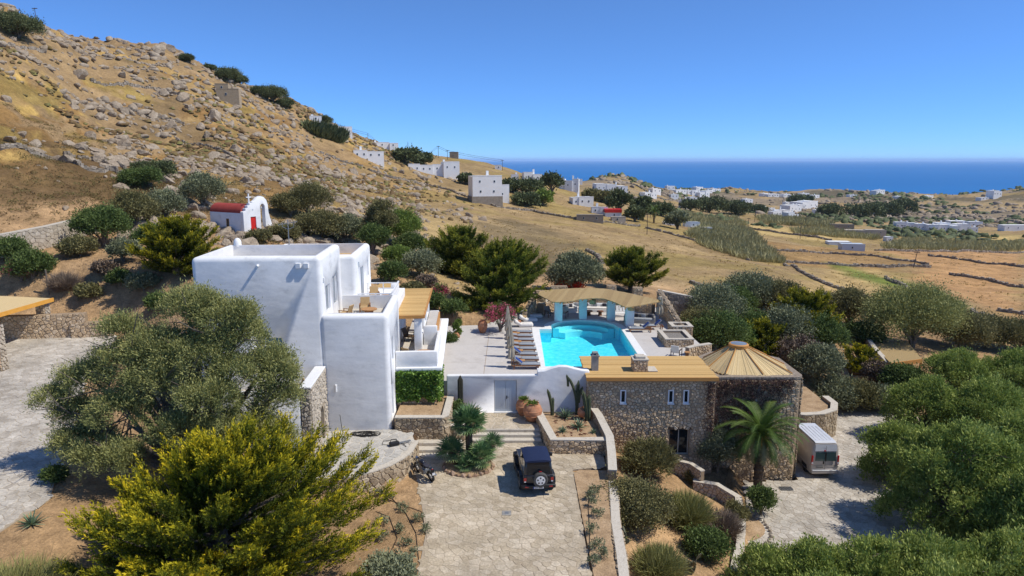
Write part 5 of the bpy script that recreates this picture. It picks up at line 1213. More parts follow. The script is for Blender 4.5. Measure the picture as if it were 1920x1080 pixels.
# ---------------------------------------------------------------- vehicles
def wheel(parent, p, R, Wd, rim='alloy', tyre='rubber', axis='X', name='wheel', spokes=5):
    w = MB(); pr = [(R*.62, -Wd/2), (R*.9, -Wd/2), (R, -Wd*.32), (R, Wd*.32), (R*.9, Wd/2), (R*.62, Wd/2)]
    o = w.lathe(pr, 28, (0, 0, 0), axis=axis).build(name, M[tyre], parent, smooth=True); o.location = p
    rm = MB(); s = 1 if axis == 'X' else -1
    rm.lathe([(R*.63, -Wd*.46), (R*.63, Wd*.46), (R*.56, Wd*.46), (R*.52, Wd*.2), (.01, Wd*.2)], 24, axis=axis)
    q = rm.build('rim', M['black'], o, smooth=True)
    for sgn in (1, -1):
        sp = MB()
        for k in range(spokes):
            a = 2*math.pi*k/spokes+.3
            c, si = math.cos(a), math.sin(a); t = R*.16
            pts = [(c*r-si*w_, si*r+c*w_) for r, w_ in ((R*.1, -t*1.1), (R*.6, -t*1.3), (R*.6, t*1.3), (R*.1, t*1.1))]
            d0, d1 = (Wd*.44*sgn, Wd*.5*sgn)
            f3 = (lambda x, y, d: (d, x, y)) if axis == 'X' else (lambda x, y, d: (x, d, y))
            sp.add([f3(*p2, d0) for p2 in pts]+[f3(*p2, d1) for p2 in pts], [(0, 1, 2, 3), (7, 6, 5, 4), (0, 4, 5, 1), (1, 5, 6, 2), (2, 6, 7, 3), (3, 7, 4, 0)])
        sp.lathe([(.01, Wd*.40*sgn), (R*.2, Wd*.42*sgn), (R*.2, Wd*.51*sgn), (.01, Wd*.52*sgn)], 14, axis=axis)
        if sgn == 1: sp.lathe([(R*.54, Wd*.4), (R*.63, Wd*.42), (R*.63, Wd*.5), (R*.55, Wd*.5)], 24, axis=axis)
        else: sp.lathe([(R*.54, -Wd*.4), (R*.63, -Wd*.42), (R*.63, -Wd*.5), (R*.55, -Wd*.5)], 24, axis=axis)
        sp.build('spokes', M[rim], o)
    return o
jp = PZ(1010, 930, 0); jy = math.radians(6)
jeep = thing('off_road_car', 'black off-road car with navy canvas roof and rear spare wheel on the forecourt', 'car', (jp.x, jp.y, .02), jy)
# local: rear at y=0 (bumper), front +y ; width x
def P_(name, m, *b, bev=.03, parent=jeep, segs=2): return boxo(name, M[m], parent, *b, bev, segs, True)
tub = MB(); sec = [(.12, .50), (.10, 1.08), (2.35, 1.10), (2.45, 1.06), (3.62, 1.02), (3.72, .92), (3.74, .55)]
for x0, x1 in ((-.775, .775),):
    n_ = len(sec); tub.add([(x0, y, z) for y, z in sec]+[(x1, y, z) for y, z in sec], [tuple(range(n_)), tuple(range(n_, 2*n_))[::-1]]+[(i, n_+i, n_+(i+1) % n_, (i+1) % n_) for i in range(n_)])
tub.build('body', M['jeep'], jeep, .05, 3, True)
cab = MB(); lo_ = [(-.74, .14), (.74, .14), (.74, 2.25), (-.74, 2.25)]; hi_ = [(-.66, .26), (.66, .26), (.66, 1.95), (-.66, 1.95)]
cab.add([(x, y, 1.09) for x, y in lo_]+[(x, y, 1.76) for x, y in hi_], [(3, 2, 1, 0), (4, 5, 6, 7), (0, 1, 5, 4), (1, 2, 6, 5), (2, 3, 7, 6), (3, 0, 4, 7)]); cab.build('cabin_frame', M['jeep'], jeep, .03, 2, True)
def quadp(name, m, pts, off, parent=jeep):
    a, b, c, d = [Vector(p) for p in pts]; nn = (b-a).cross(d-a).normalized()*off
    MB().add([a, b, c, d, a+nn, b+nn, c+nn, d+nn], [(3, 2, 1, 0), (4, 5, 6, 7), (0, 1, 5, 4), (1, 2, 6, 5), (2, 3, 7, 6), (3, 0, 4, 7)]).build(name, M[m], parent)
quadp('rear_window', 'glass', [(-.62, .155, 1.16), (.62, .155, 1.16), (.58, .25, 1.70), (-.58, .25, 1.70)], .012)
for s in (-1, 1):
    pts = [(s*.735, .25, 1.16), (s*.735, 1.0, 1.16), (s*.675, .98, 1.70), (s*.675, .36, 1.70)]; quadp('side_window', 'glassgrey', pts if s > 0 else pts[::-1], .012)
    pts = [(s*.735, 1.08, 1.16), (s*.735, 2.0, 1.16), (s*.675, 1.82, 1.70), (s*.675, 1.06, 1.70)]; quadp('side_window', 'glass', pts if s > 0 else pts[::-1], .012)
quadp('windscreen', 'glass', [(.66, 2.24, 1.14), (-.66, 2.24, 1.14), (-.60, 1.97, 1.72), (.60, 1.97, 1.72)], .012)
rf = MB(); nx_, ny_ = 9, 13
for j in range(ny_):
    for i in range(nx_):
        fx, fy = i/(nx_-1), j/(ny_-1); x = (-.69+1.38*fx); y = .2+1.82*fy; z = 1.80+.06*(1-(2*fx-1)**4)+.012*math.sin(j*1.9)*math.sin(i*2.2)-.03*(abs(2*fy-1)**6); rf.v.append((x, y, z)); rf.a.append(.5)
for j in range(ny_-1):
    for i in range(nx_-1): rf.f.append((j*nx_+i, j*nx_+i+1, (j+1)*nx_+i+1, (j+1)*nx_+i))
rf.build('soft_top', M['softtop'], jeep, smooth=True)
MB().box(-.69, .69, .2, 2.02, 1.72, 1.80).build('roof_edge', M['softtop'], jeep, .03, 2, True)
P_('hood_bulge', 'jeep', -.55, .55, 2.45, 3.6, 1.03, 1.11, bev=.05)
for s in (-1, 1):
    for y0, y1, nm in ((.32, 1.32, 'rear_fender'), (2.75, 3.72, 'front_fender')):
        f = MB(); pr = [(y0-.02, .55), (y0+.08, .86), (y0+.2, .93), (y1-.2, .93), (y1-.05, .84), (y1+.02, .55), (y1-.06, .55), (y1-.14, .8), (y1-.25, .87), (y0+.25, .87), (y0+.15, .8), (y0+.06, .55)]
        n_ = len(pr); xa, xb = (s*.76, s*.93)
        f.add([(xa, y, z) for y, z in pr]+[(xb, y, z-.03) for y, z in pr], [tuple(range(n_)), tuple(range(n_, 2*n_))[::-1]]+[(i, n_+i, n_+(i+1) % n_, (i+1) % n_) for i in range(n_)]); f.build(nm, M['black'], jeep)
    P_('sill_step', 'black', s*.85-.1, s*.85+.1, 1.35, 2.75, .42, .5); P_('mirror', 'black', s*.95-.1, s*.95+.1, 2.12, 2.24, 1.16, 1.36, bev=.03)
    MB().tube([(s*.76, 2.2, 1.18), (s*.9, 2.18, 1.22)], .025, 6).build('mirror_arm', M['black'], jeep)
    P_('door_handle', 'black', s*.785-.015, s*.785+.015, 1.15, 1.3, .98, 1.01, bev=.008)
    tl = P_('tail_light', 'black', s*.70-.085, s*.70+.085, .05, .12, .72, .98, bev=.015); boxo('lens', M['taillight'], tl, s*.70-.07, s*.70+.07, .04, .055, .80, .965); boxo('reverse_lens', M['plate'], tl, s*.70-.05, s*.70+.05, .038, .054, .735, .79)
    P_('bumper_reflector', 'taillight', s*.62-.09, s*.62+.09, -.095, -.07, .50, .56, bev=.006); P_('head_light', 'glassgrey', s*.5-.11, s*.5+.11, 3.72, 3.78, .72, .94)
    for y in (.82, 3.22): wheel(jeep, (s*.80, y, .385), .385, .25)
P_('rear_bumper', 'black', -.88, .88, -.08, .12, .42, .62, bev=.04); P_('front_bumper', 'black', -.85, .85, 3.74, 3.95, .45, .65, bev=.04); P_('tailgate', 'jeep', -.60, .60, .06, .11, .55, 1.07, bev=.015)
for z in (.72, .95): P_('hinge', 'black', .5, .66, .045, .06, z, z+.06, bev=.006)
sw0 = wheel(jeep, (.06, -.10, .93), .385, .25, 'alloy', 'tyredust', 'Y', 'spare_wheel'); MB().lathe([(.245, -.118), (.24, -.135), (.06, -.15), (.01, -.15)], 24, axis='Y').build('hub_disc', M['alloy'], sw0, smooth=True); [MB().lathe([(.043, -.135), (.043, -.1505), (.01, -.1505)], 12, (.145*math.cos(k*1.2566+1.57), 0, .145*math.sin(k*1.2566+1.57)), axis='Y').build('hub_dark_disc', M['black'], sw0) for k in range(5)]; P_('brake_light', 'taillight', .0, .14, -.09, -.05, 1.33, 1.37, bev=.005); MB().tube([(.06, .05, 1.05), (.06, .0, 1.33), (.06, -.06, 1.35)], .025, 6).build('light_bracket', M['black'], jeep)  # raised black discs on the hub paint the shade of its round holes
MB().tube([(-.2, .13, 1.60), (.35, .13, 1.58)], .012, 5).build('wiper', M['black'], jeep)
pl = P_('number_plate', 'plate', -.30, .24, -.115, -.095, .44, .55, bev=.003); boxo('plate_band', M['plateblue'], pl, -.30, -.25, -.118, -.112, .44, .55)
for k, x in enumerate((-.2, -.14, -.08, .0, .05, .1, .15)): boxo('character', M['black'], pl, x, x+.03, -.118, -.112, .465, .525)
P_('underbody', 'black', -.6, .6, .2, 3.6, .35, .52)
for k in range(7): P_('grille_slot', 'glass', -.33+k*.1, -.28+k*.1, 3.735, 3.75, .68, .96, bev=0)
# van
vp = PZ(1545, 897, -4.1); van = thing('silver_van', 'silver high-roof van parked beside the stone tower', 'van', (vp.x, vp.y+.05, -4.08), math.radians(0))
def V_(name, m, *b, bev=.04, segs=2, parent=van): return boxo(name, M[m], parent, *b, bev, segs, True)
nsec = 9; body = MB(); ys = [0.0, .06, .3, 2.0, 3.6, 4.0, 4.55, 5.0, 5.2]; tops = [1.98, 2.42, 2.48, 2.48, 2.44, 2.2, 1.62, 1.2, .9]; ws = [.84, .90, .95, .95, .95, .94, .92, .9, .84]; tw2 = [.74, .78, .80, .80, .79, .76, .78, .78, .76]
ringn = 10; vs_ = []; fs = []
for y, t, w, w2 in zip(ys, tops, ws, tw2):
    for x, z in ((-w*.96, .32), (-w, .7), (-w, 1.15), (-(w*.6+w2*.4), t*.86), (-w2+.06, t*.985), (0, t+.01), (w2-.06, t*.985), (w*.6+w2*.4, t*.86), (w, 1.15), (w, .7), (w*.96, .32)): vs_.append((x, y, z))
m_ = 11
for i in range(nsec-1):
    for k in range(m_-1): fs.append((i*m_+k, i*m_+k+1, (i+1)*m_+k+1, (i+1)*m_+k))
    fs.append((i*m_+m_-1, i*m_, (i+1)*m_, (i+1)*m_+m_-1))
fs += [tuple(range(m_))[::-1], tuple(range((nsec-1)*m_, nsec*m_))]
vb = MB().add(vs_, fs).build('body', M['vandoor'], van, smooth=True)
bm = bmesh.new(); bm.from_mesh(vb.data); bmesh.ops.recalc_face_normals(bm, faces=bm.faces); bm.to_mesh(vb.data); bm.free()
MB().add([(-.70, .1, 2.455), (.70, .1, 2.455), (.72, .3, 2.51), (-.72, .3, 2.51), (.72, 3.5, 2.50), (-.72, 3.5, 2.50)], [(0, 1, 2, 3), (3, 2, 4, 5)]).build('roof_panel', M['vanroof'], van)
for k in range(5): V_('roof_rib', 'vanroof', -.5+k*.25-.022, -.5+k*.25+.022, .45, 2.9, 2.505, 2.525, bev=.008)
quadp('upper_panel', 'vanroof', [(-.74, -.012, 1.92), (.74, -.012, 1.92), (.70, .035, 2.36), (-.70, .035, 2.36)], .012, van)
for s in (-1, 1):
    quadp('rear_window', 'glassgreen', [(s*.37-.33, -.03, 1.22), (s*.37+.33, -.03, 1.22), (s*.37+.31, -.02, 1.84), (s*.37-.31, -.02, 1.84)], .012, van)
    tl = V_('tail_light', 'taillight', s*.865-.06, s*.865+.06, -.03, .08, .95, 1.6, bev=.02); boxo('reverse_lens', M['plate'], tl, s*.865-.055, s*.865+.055, -.035, -.025, 1.0, 1.14)
    for y in (1.0, 4.2): wheel(van, (s*.80, y, .32), .32, .2)
    V_('wheel_arch', 'black', s*.94-.02, s*.94+.02, .6, 1.4, .42, .66, bev=.01)
    V_('side_moulding', 'vandoor', s*.955-.01, s*.955+.01, .1, 4.6, .72, .8, bev=.004)
    V_('mirror', 'black', s*1.05-.1, s*1.05+.1, 4.05, 4.15, 1.2, 1.5)
V_('door_gap', 'black', -.006, .006, -.022, -.012, .6, 2.3, bev=0); V_('window_pillar', 'black', -.05, .05, -.045, -.02, 1.2, 1.86, bev=.01); V_('high_brake_light', 'taillight', -.14, -.02, -.05, -.02, 1.90, 2.0, bev=.01)
V_('rear_bumper', 'vandoor', -.90, .90, -.14, .1, .34, .58, bev=.05); V_('bumper_step', 'vanroof', -.86, .86, -.15, -.03, .565, .60, bev=.01)
V_('number_plate', 'concrete', -.62, -.12, -.05, -.025, .74, .86, bev=.004); V_('door_handle', 'black', -.16, -.08, -.055, -.02, 1.0, 1.2, bev=.01); V_('door_emblem', 'chrome', -.30, -.22, -.04, -.02, .92, 1.0, bev=.01)
for k in range(6): V_('character', 'black', -.58+k*.075, -.54+k*.075, -.054, -.048, .765, .835, bev=0)
V_('painted_crease_line', 'black', -.80, .80, -.028, -.018, .90, .905, bev=0)  # black strip drawn for the shade in the door crease
# motorcycle
mp_ = PZ(800, 893, 0); moto = thing('motorcycle', 'black naked motorcycle leaning on its stand by the patio wall', 'motorcycle', (mp_.x+.35, mp_.y-.6, .02), math.radians(38)); moto.rotation_euler = (0, math.radians(-9), math.radians(38))
def tor(name, c, R, r, m, parent):
    pts = [(c[0], c[1]+R*math.cos(a), c[2]+R*math.sin(a)) for a in np.linspace(0, 2*math.pi, 25)]
    return MB().tube(pts, r, 8, cap=False).build(name, M[m], parent, smooth=True)
for y, nm, r in ((.0, 'rear_wheel', .075), (1.42, 'front_wheel', .06)):
    t = tor(nm, (0, y, .31), .25, r, 'rubber', moto); tor('rim', (0, y, .31), .18, .02, 'alloy', t)
    sp = MB()
    for k in range(5): a = k*1.2566; sp.tube([(0, y, .31), (0, y+.17*math.cos(a), .31+.17*math.sin(a))], .015, 5)
    sp.lathe([(.05, -.06), (.06, 0), (.05, .06)], 10, (0, y, .31), axis='X'); sp.build('spokes', M['alloy'], t)
    MB().lathe([(.12, -.004), (.13, 0), (.12, .004)], 18, (.07, y, .31), axis='X').build('brake_disc', M['chrome'], t)
eng = MB().box(-.18, .18, .45, .95, .28, .56).box(-.14, .14, .62, .9, .5, .72); eng.build('engine', M['metal'], moto, .04, 2)
fr2 = MB().tube([(0, 1.12, .85), (.1, .9, .75), (.12, .5, .72), (.06, .1, .8)], .03, 6).tube([(0, 1.12, .85), (-.1, .9, .75), (-.12, .5, .72), (-.06, .1, .8)], .03, 6).tube([(0, 1.1, .8), (0, .85, .3), (0, .45, .27)], .03, 6)
for s in (-1, 1): fr2.tube([(s*.09, .5, .4), (s*.1, 0, .31)], .025, 6)
fr2.build('frame', M['black'], moto)
MB().lathe([(.03, -.28), (.12, -.22), (.17, -.05), (.16, .12), (.08, .26), (.02, .29)], 14, (0, .80, .86), axis='Y').build('fuel_tank', M['jeep'], moto, smooth=True)
MB().box(-.13, .13, .02, .56, .78, .87).build('seat', M['cushdark'], moto, .04, 3, True); MB().box(-.09, .09, -.28, .05, .83, .90).build('tail', M['jeep'], moto, .03, 2, True)
for s in (-1, 1):
    MB().tube([(s*.08, 1.42, .31), (s*.08, 1.2, .95)], .028, 6).build('fork', M['metal'], moto); MB().tube([(0, 1.16, .98), (s*.2, 1.13, 1.02), (s*.38, 1.02, 1.0)], .016, 6).build('handlebar', M['black'], moto)
    MB().tube([(s*.26, 1.1, 1.02), (s*.33, 1.12, 1.2)], .008, 5).build('mirror_stalk', M['black'], moto); MB().lathe([(.01, -.01), (.055, -.008), (.055, .01), (.01, .012)], 12, (s*.34, 1.12, 1.23), axis='Y').build('mirror', M['chrome'], moto)
    MB().tube([(s*.12, .1, .3), (s*.12, .55, .42)], .014, 5).build('footrest_bracket', M['metal'], moto)
MB().lathe([(.02, -.07), (.09, -.04), (.11, .05), (.09, .07)], 14, (0, 1.28, .9), axis='Y').build('head_light', M['chrome'], moto, smooth=True)
MB().tube([(.12, .85, .4), (.15, .55, .27), (.17, .1, .32), (.18, -.25, .40)], [.03, .035, .055, .06], 8).build('exhaust', M['metal'], moto, smooth=True)
MB().box(-.08, .08, -.36, -.345, .50, .66).build('number_plate', M['plate'], moto); MB().box(-.06, .06, -.31, -.28, .78, .84).build('tail_light', M['taillight'], moto, .01); MB().box(-.07, .07, -.36, -.25, .62, .82).build('rear_mudguard', M['black'], moto); MB().tube([(-.1, .55, .3), (-.3, .45, .0)], .015, 5).build('side_stand', M['metal'], moto)
# hoses, tools
hp = PZ(683, 815, 1.18); hs = MB(); r_ = random.Random(3)
for k in range(9):
    a0 = r_.uniform(0, 6); R_ = r_.uniform(.25, .6); cx_, cy_ = hp.x+r_.uniform(-.5, .5), hp.y+r_.uniform(-.12, .12); hs.tube([(cx_+R_*1.3*math.cos(a0+t), cy_+R_*.6*math.sin(a0+t), 1.19+.02*(k % 3)+.02*math.sin(t*3)) for t in np.linspace(0, 6, 20)], .018, 5)
hs.tube([(hp.x-.9, hp.y-.1, 1.19), (hp.x-1.3, hp.y+.1, 1.3), (hp.x-1.45, hp.y+.3, 2.3)], .018, 5)
tag(hs.build('garden_hose', M['cable']), 'coiled dark garden hose on the patio against the white wall', 'hose')
cb = thing('chainsaw', 'dark heap of tool and cable lying on the patio edge', 'tool', tuple(PZ(740, 835, 1.17)), .5)
MB().box(-.3, .25, -.15, .15, 0, .22).build('body', M['black'], cb, .05, 2); MB().box(.2, .95, -.04, .04, .06, .14).build('bar', M['metal'], cb, .01); MB().tube([(-.25, 0, .2), (-.2, 0, .38), (.1, 0, .36), (.15, 0, .2)], .025, 6).build('handle', M['black'], cb, smooth=True); MB().tube([(-.3, .1, .05), (-.6, .4, .03), (-.4, .8, .03), (.3, .7, .03), (.5, -.5, .03)], .015, 5).build('cable', M['cable'], cb)
hz2 = MB().tube([tuple(PZ(757, 832, 1.25)), tuple(PZ(770, 850, 1.0)), (-5.35, 35.6, .5), (-5.25, 35.3, .05), (-4.9, 35.0, .03), (-4.7, 35.3, .03)], .018, 5)
tag(hz2.build('hanging_cable', M['cable']), 'thin black cable hanging down the patio wall behind the motorcycle', 'cable')
drain = thing('drain_grate', 'small dark drain grate in the lane paving', 'drain', tuple(PZ(1474, 916, -4.06)))
boxo('frame', M['metal'], drain, -.4, .4, -.25, .25, 0, .02); [boxo('bar', M['black'], drain, -.36+k*.1, -.31+k*.1, -.22, .22, .02, .03) for k in range(8)]
gd = thing('drain_cover', 'small square cover set in the forecourt paving', 'drain cover', tuple(PZ(950, 962, .022))); boxo('plate', M['concrete'], gd, -.22, .22, -.22, .22, 0, .012); boxo('plate_ring', M['metal'], gd, -.1, .1, -.1, .1, .012, .018)
# ---------------------------------------------------------------- vegetation near the villa
def at(u, v): return tuple(hit(u, v))
def bush(label, u, v, R, Ht, m, seed, name='shrub', cat='shrub', n=5, pos=None, group=None, dens=1.0, L=.16, Wd=.06, trunk=True, base=.15, sq=.75, lobes=None, **k):
    p = pos or at(u, v); t = Vector(p).length
    nc = int(38*n*dens*max(R, .6)); q = dict(nclump=nc, per=46, L=L, Wd=Wd, cr=.32*R/max(n, 1)**.33+.12, zmin=.03); q.update(k)
    return tree(name, label, cat, p, lobes or auto_lobes(R, Ht, n, seed, base, sq), M[m], group, seed, max(.05, .045*R), trunk, **q)
# big foreground trees
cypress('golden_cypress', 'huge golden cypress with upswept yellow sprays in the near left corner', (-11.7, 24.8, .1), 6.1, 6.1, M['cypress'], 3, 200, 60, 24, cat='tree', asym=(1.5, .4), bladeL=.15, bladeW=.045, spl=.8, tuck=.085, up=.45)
_r = random.Random(17); tl = [(.2, .3, 8.6, 1.7, 1.5, 1.1), (-1.6, .2, 7.7, 1.7, 1.5, 1.3), (1.9, .3, 8.0, 1.6, 1.5, 1.3), (3.4, .4, 7.2, 1.5, 1.4, 1.4), (-3.4, 0, 6.5, 1.7, 1.5, 1.3), (-5.0, -.2, 5.4, 1.5, 1.4, 1.2), (-6.0, -.5, 4.2, 1.3, 1.3, 1.1), (-5.4, -.8, 2.9, 1.5, 1.3, 1.1), (4.6, 0, 6.0, 1.5, 1.4, 1.4), (5.3, -.2, 4.6, 1.4, 1.3, 1.2), (4.2, -.8, 3.4, 1.5, 1.3, 1.1), (-.8, -1.2, 6.0, 1.7, 1.3, 1.3), (1.6, -1.2, 5.6, 1.6, 1.3, 1.3), (-2.8, -1.4, 4.6, 1.6, 1.3, 1.2), (.4, -1.6, 4.0, 1.6, 1.2, 1.2), (2.6, -1.6, 3.6, 1.4, 1.2, 1.1), (-4.0, -1.6, 2.4, 1.6, 1.2, 1.0), (-2.0, -2.0, 2.6, 1.5, 1.1, 1.0)]
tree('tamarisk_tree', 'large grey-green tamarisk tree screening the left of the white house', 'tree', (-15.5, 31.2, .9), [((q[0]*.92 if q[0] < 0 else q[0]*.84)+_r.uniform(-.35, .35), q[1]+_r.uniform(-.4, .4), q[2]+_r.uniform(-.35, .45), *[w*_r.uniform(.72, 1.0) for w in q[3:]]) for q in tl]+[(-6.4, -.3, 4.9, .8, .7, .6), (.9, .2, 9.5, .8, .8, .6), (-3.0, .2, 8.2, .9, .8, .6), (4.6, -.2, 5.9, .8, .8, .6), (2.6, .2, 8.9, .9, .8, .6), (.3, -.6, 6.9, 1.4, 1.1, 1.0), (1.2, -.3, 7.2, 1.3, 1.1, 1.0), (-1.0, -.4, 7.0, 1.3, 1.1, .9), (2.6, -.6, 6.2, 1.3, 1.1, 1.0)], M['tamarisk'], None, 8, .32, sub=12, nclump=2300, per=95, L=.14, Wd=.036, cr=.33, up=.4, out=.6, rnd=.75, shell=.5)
# right tamarisk mass: each mound a shrub of its own
RT = [(1668, 905, 1.9, 4.2, 'tamgreen', 'dark tamarisk bush leaning over the lane shadow'), (1790, 1000, 3.9, 6.6, 'tamgreen', 'largest dense green tamarisk at the right of the lane'), (1905, 960, 3.4, 6.4, 'tamgreen', 'dense tamarisk at the right picture edge'),
      (1735, 830, 3.0, 5.0, 'tamgreen', 'rounded tamarisk rising beside the upper lane'), (1850, 850, 3.4, 5.6, 'tamgreen', 'broad tamarisk behind the largest lane bush'), (1790, 760, 3.0, 5.0, 'tamgreen', 'tamarisk with pale crown below the straw-roofed plot'), (1905, 770, 3.2, 5.2, 'tamgreen', 'dense tamarisk behind the others at the right edge'),
      (1960, 1090, 3.2, 6.2, 'tamgreen', 'tamarisk filling the lower right corner')]
for k, (u, v, R, Ht, m, lab) in enumerate(RT):
    z = -4.2; p = PZ(u, v, z)
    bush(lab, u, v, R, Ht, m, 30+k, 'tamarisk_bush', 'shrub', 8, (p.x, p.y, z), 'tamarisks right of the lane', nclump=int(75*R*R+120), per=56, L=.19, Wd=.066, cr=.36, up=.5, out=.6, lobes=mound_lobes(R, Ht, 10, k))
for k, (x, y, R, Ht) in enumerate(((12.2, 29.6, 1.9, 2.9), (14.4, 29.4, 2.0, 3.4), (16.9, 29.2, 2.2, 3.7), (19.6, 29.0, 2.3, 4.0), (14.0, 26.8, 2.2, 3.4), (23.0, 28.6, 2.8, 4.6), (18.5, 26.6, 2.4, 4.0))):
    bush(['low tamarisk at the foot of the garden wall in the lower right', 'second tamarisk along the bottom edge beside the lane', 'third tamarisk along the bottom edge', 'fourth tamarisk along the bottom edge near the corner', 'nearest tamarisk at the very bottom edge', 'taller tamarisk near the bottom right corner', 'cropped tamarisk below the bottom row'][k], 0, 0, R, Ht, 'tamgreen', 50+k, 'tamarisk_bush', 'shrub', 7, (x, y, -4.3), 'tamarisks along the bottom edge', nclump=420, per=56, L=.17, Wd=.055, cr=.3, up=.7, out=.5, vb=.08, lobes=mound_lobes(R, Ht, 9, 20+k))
# palms
def date_palm(label, p, Ht, n=46, Lf=2.6, seed=0):
    o = thing('date_palm', label, 'palm', p); r = random.Random(seed)
    tk = MB(); prof = []
    for i in range(13):
        z = Ht*i/12; prof += [(.30+.05*(i % 2)+(.12 if i > 9 else 0), z-.02), (.27+(.1 if i > 9 else 0), z+.06)]
    tk.lathe([(.4, -.3)]+prof, 12); tk.build('trunk', M['barkpalm'], o)
    for k in range(n):
        q = k*2.39996+r.uniform(-.15, .15); f = k/n; e0 = math.radians(82-100*f+r.uniform(-8, 8)); L_ = Lf*(.72+.36*math.sin(math.pi*min(1, f+.25)))*r.uniform(.9, 1.08)
        c = Vector((math.cos(q), math.sin(q), 0)); s = Vector((-math.sin(q), math.cos(q), 0)); pts = []; pos = Vector((0, 0, Ht+.1)); e = e0; ns = 12; dl = L_/ns
        for i in range(ns+1):
            pts.append(pos.copy()); d = c*math.cos(e)+Vector((0, 0, math.sin(e))); pos = pos+d*dl; e -= math.radians(5.5+4.0*f+.35*i)
        mb = MB(); mb.tube(pts, [.03*(1-i/(ns+2)) for i in range(ns+1)], 4, .75)
        V = []; Fs = []; va = r.uniform(.0, .55)+(.35 if f < .3 else 0)
        for i in range(ns*3):
            g = (i+2)/(ns*3+2); j = min(int(g*ns), ns-1); pp = pts[j].lerp(pts[j+1], g*ns-j); tg = (pts[j+1]-pts[j]).normalized(); ll = .42*math.sin(math.pi*(.12+.86*g))**.8*Lf/2.4
            for sg in (-1, 1):
                d = (s*sg*.85+tg*.6+Vector((0, 0, .25-.5*f))).normalized(); w = tg*.028; n0 = len(V)
                V += [pp-w, pp+w, pp+d*ll*.6+w*.6+Vector((0, 0, -.02)), pp+d*ll+Vector((0, 0, -.12*ll))]; Fs.append((n0, n0+1, n0+2, n0+3))
        mb.add(V, Fs, va); mb.build('frond', M['palm'] if f < .78 else M['palmgrey'], o)
    for k in range(5):
        q = r.uniform(-2.6, -.3); mb = MB(); c = Vector((math.cos(q), math.sin(q), 0))
        for j in range(9): d = c*r.uniform(.3, .6)+Vector((r.uniform(-.2, .2), r.uniform(-.2, .2), r.uniform(-.5, .1))); mb.tube([Vector((0, 0, Ht)), Vector((0, 0, Ht))+c*.35+Vector((0, 0, .2)), Vector((0, 0, Ht))+d+c*.2], [.02, .012, .01], 4)
        mb.build('fruit_stalk', M['fasciay'], o)
    return o
pp = PZ(1420, 918, -4.1); date_palm('date palm with arching fronds in front of the stone tower', (pp.x, pp.y, -4.2), 3.7, 60, 3.2, 2)
def fan_palm(parent, p, h, n, R, seed, m='fanpalm', lean=(0, 0)):
    r = random.Random(seed); top = Vector((p[0]+lean[0], p[1]+lean[1], p[2]+h))
    MB().tube([p, (p[0]+lean[0]*.4, p[1]+lean[1]*.4, p[2]+h*.5), top], [.2, .19, .22], 9).build('trunk', M['barkpalm'], parent)
    for k in range(n):
        q = k*2.39996; f = k/n; e = math.radians(80-105*f+r.uniform(-8, 8)); c = Vector((math.cos(q)*math.cos(e), math.sin(q)*math.cos(e), math.sin(e))); s = Vector((-math.sin(q), math.cos(q), 0)); up = s.cross(c)*-1
        st = top+c*R*.45*r.uniform(.85, 1.1); mb = MB().tube([top, st], [.018, .012], 4, .6); nb = 15; rad = R*.55*r.uniform(.85, 1.1); va = r.uniform(.1, .6)+(.3 if f > .8 else 0); V = []; Fs = []
        for i in range(nb):
            a = math.radians(-125+250*i/(nb-1)); d = (c*math.cos(a)+s*math.sin(a)+up*.12*math.cos(a*2)).normalized(); d2 = (d+Vector((0, 0, -.18))).normalized(); w = d.cross(up).normalized()*.03*rad*1.9; n0 = len(V)
            V += [st, st+d*rad*.55+w, st+d*rad*.55+d2*rad*.45, st+d*rad*.55-w]; Fs.append((n0, n0+1, n0+2, n0+3))
        mb.add(V, Fs, va); mb.build('fan_leaf', M[m], parent)
fp = PZ(876, 876, 0); fpo = thing('fan_palm_clump', 'clump of dwarf fan palms in the round stone-edged bed', 'palm', (fp.x, fp.y, 0))
fan_palm(fpo, (.1, .15, .0), 2.55, 44, 1.25, 1); fan_palm(fpo, (.55, -.15, .0), .75, 26, 1.05, 2, lean=(.25, -.1)); fan_palm(fpo, (-.55, .1, .0), .85, 28, 1.1, 3, lean=(-.35, .1)); fan_palm(fpo, (.0, -.5, 0), .4, 18, .8, 4); fan_palm(fpo, (.9, .5, .0), 1.05, 18, .9, 5, lean=(.5, .2))
def edging(name, label, cx, cy, R, z, n, a0, a1, seed, ry=None, mat_='stone_red'):
    o = thing(name, label, 'stone edging', (0, 0, 0)); r = random.Random(seed)
    for k in range(n):
        q = a0+(a1-a0)*k/n; x, y = cx+R*math.cos(q), cy+(ry or R)*math.sin(q); s = bpy.data.objects.new('stone', BOULD[r.randrange(7)].copy()); s.data.materials.clear(); s.data.materials.append(M[mat_]); link(s, o); s.location = (x, y, z+.06); s.rotation_euler = (0, 0, q+1.57+r.uniform(-.2, .2)); w = R*(a1-a0)/n*.42; s.scale = (w*r.uniform(.85, 1.05), .15, .2*r.uniform(.8, 1.2))
    return o
edging('palm_bed_edging', 'ring of reddish stones around the fan palm bed', fp.x+.05, fp.y, 1.38, 0, 26, 0, 6.283, 4, 1.25)
tag(MB().lathe([(1.3, -.1), (1.3, .1), (.6, .2), (.01, .22)], 24, (fp.x+.05, fp.y, .0)).build('palm_bed_soil', M['soil'], smooth=True), 'dark soil mound of the palm bed', kind='structure')
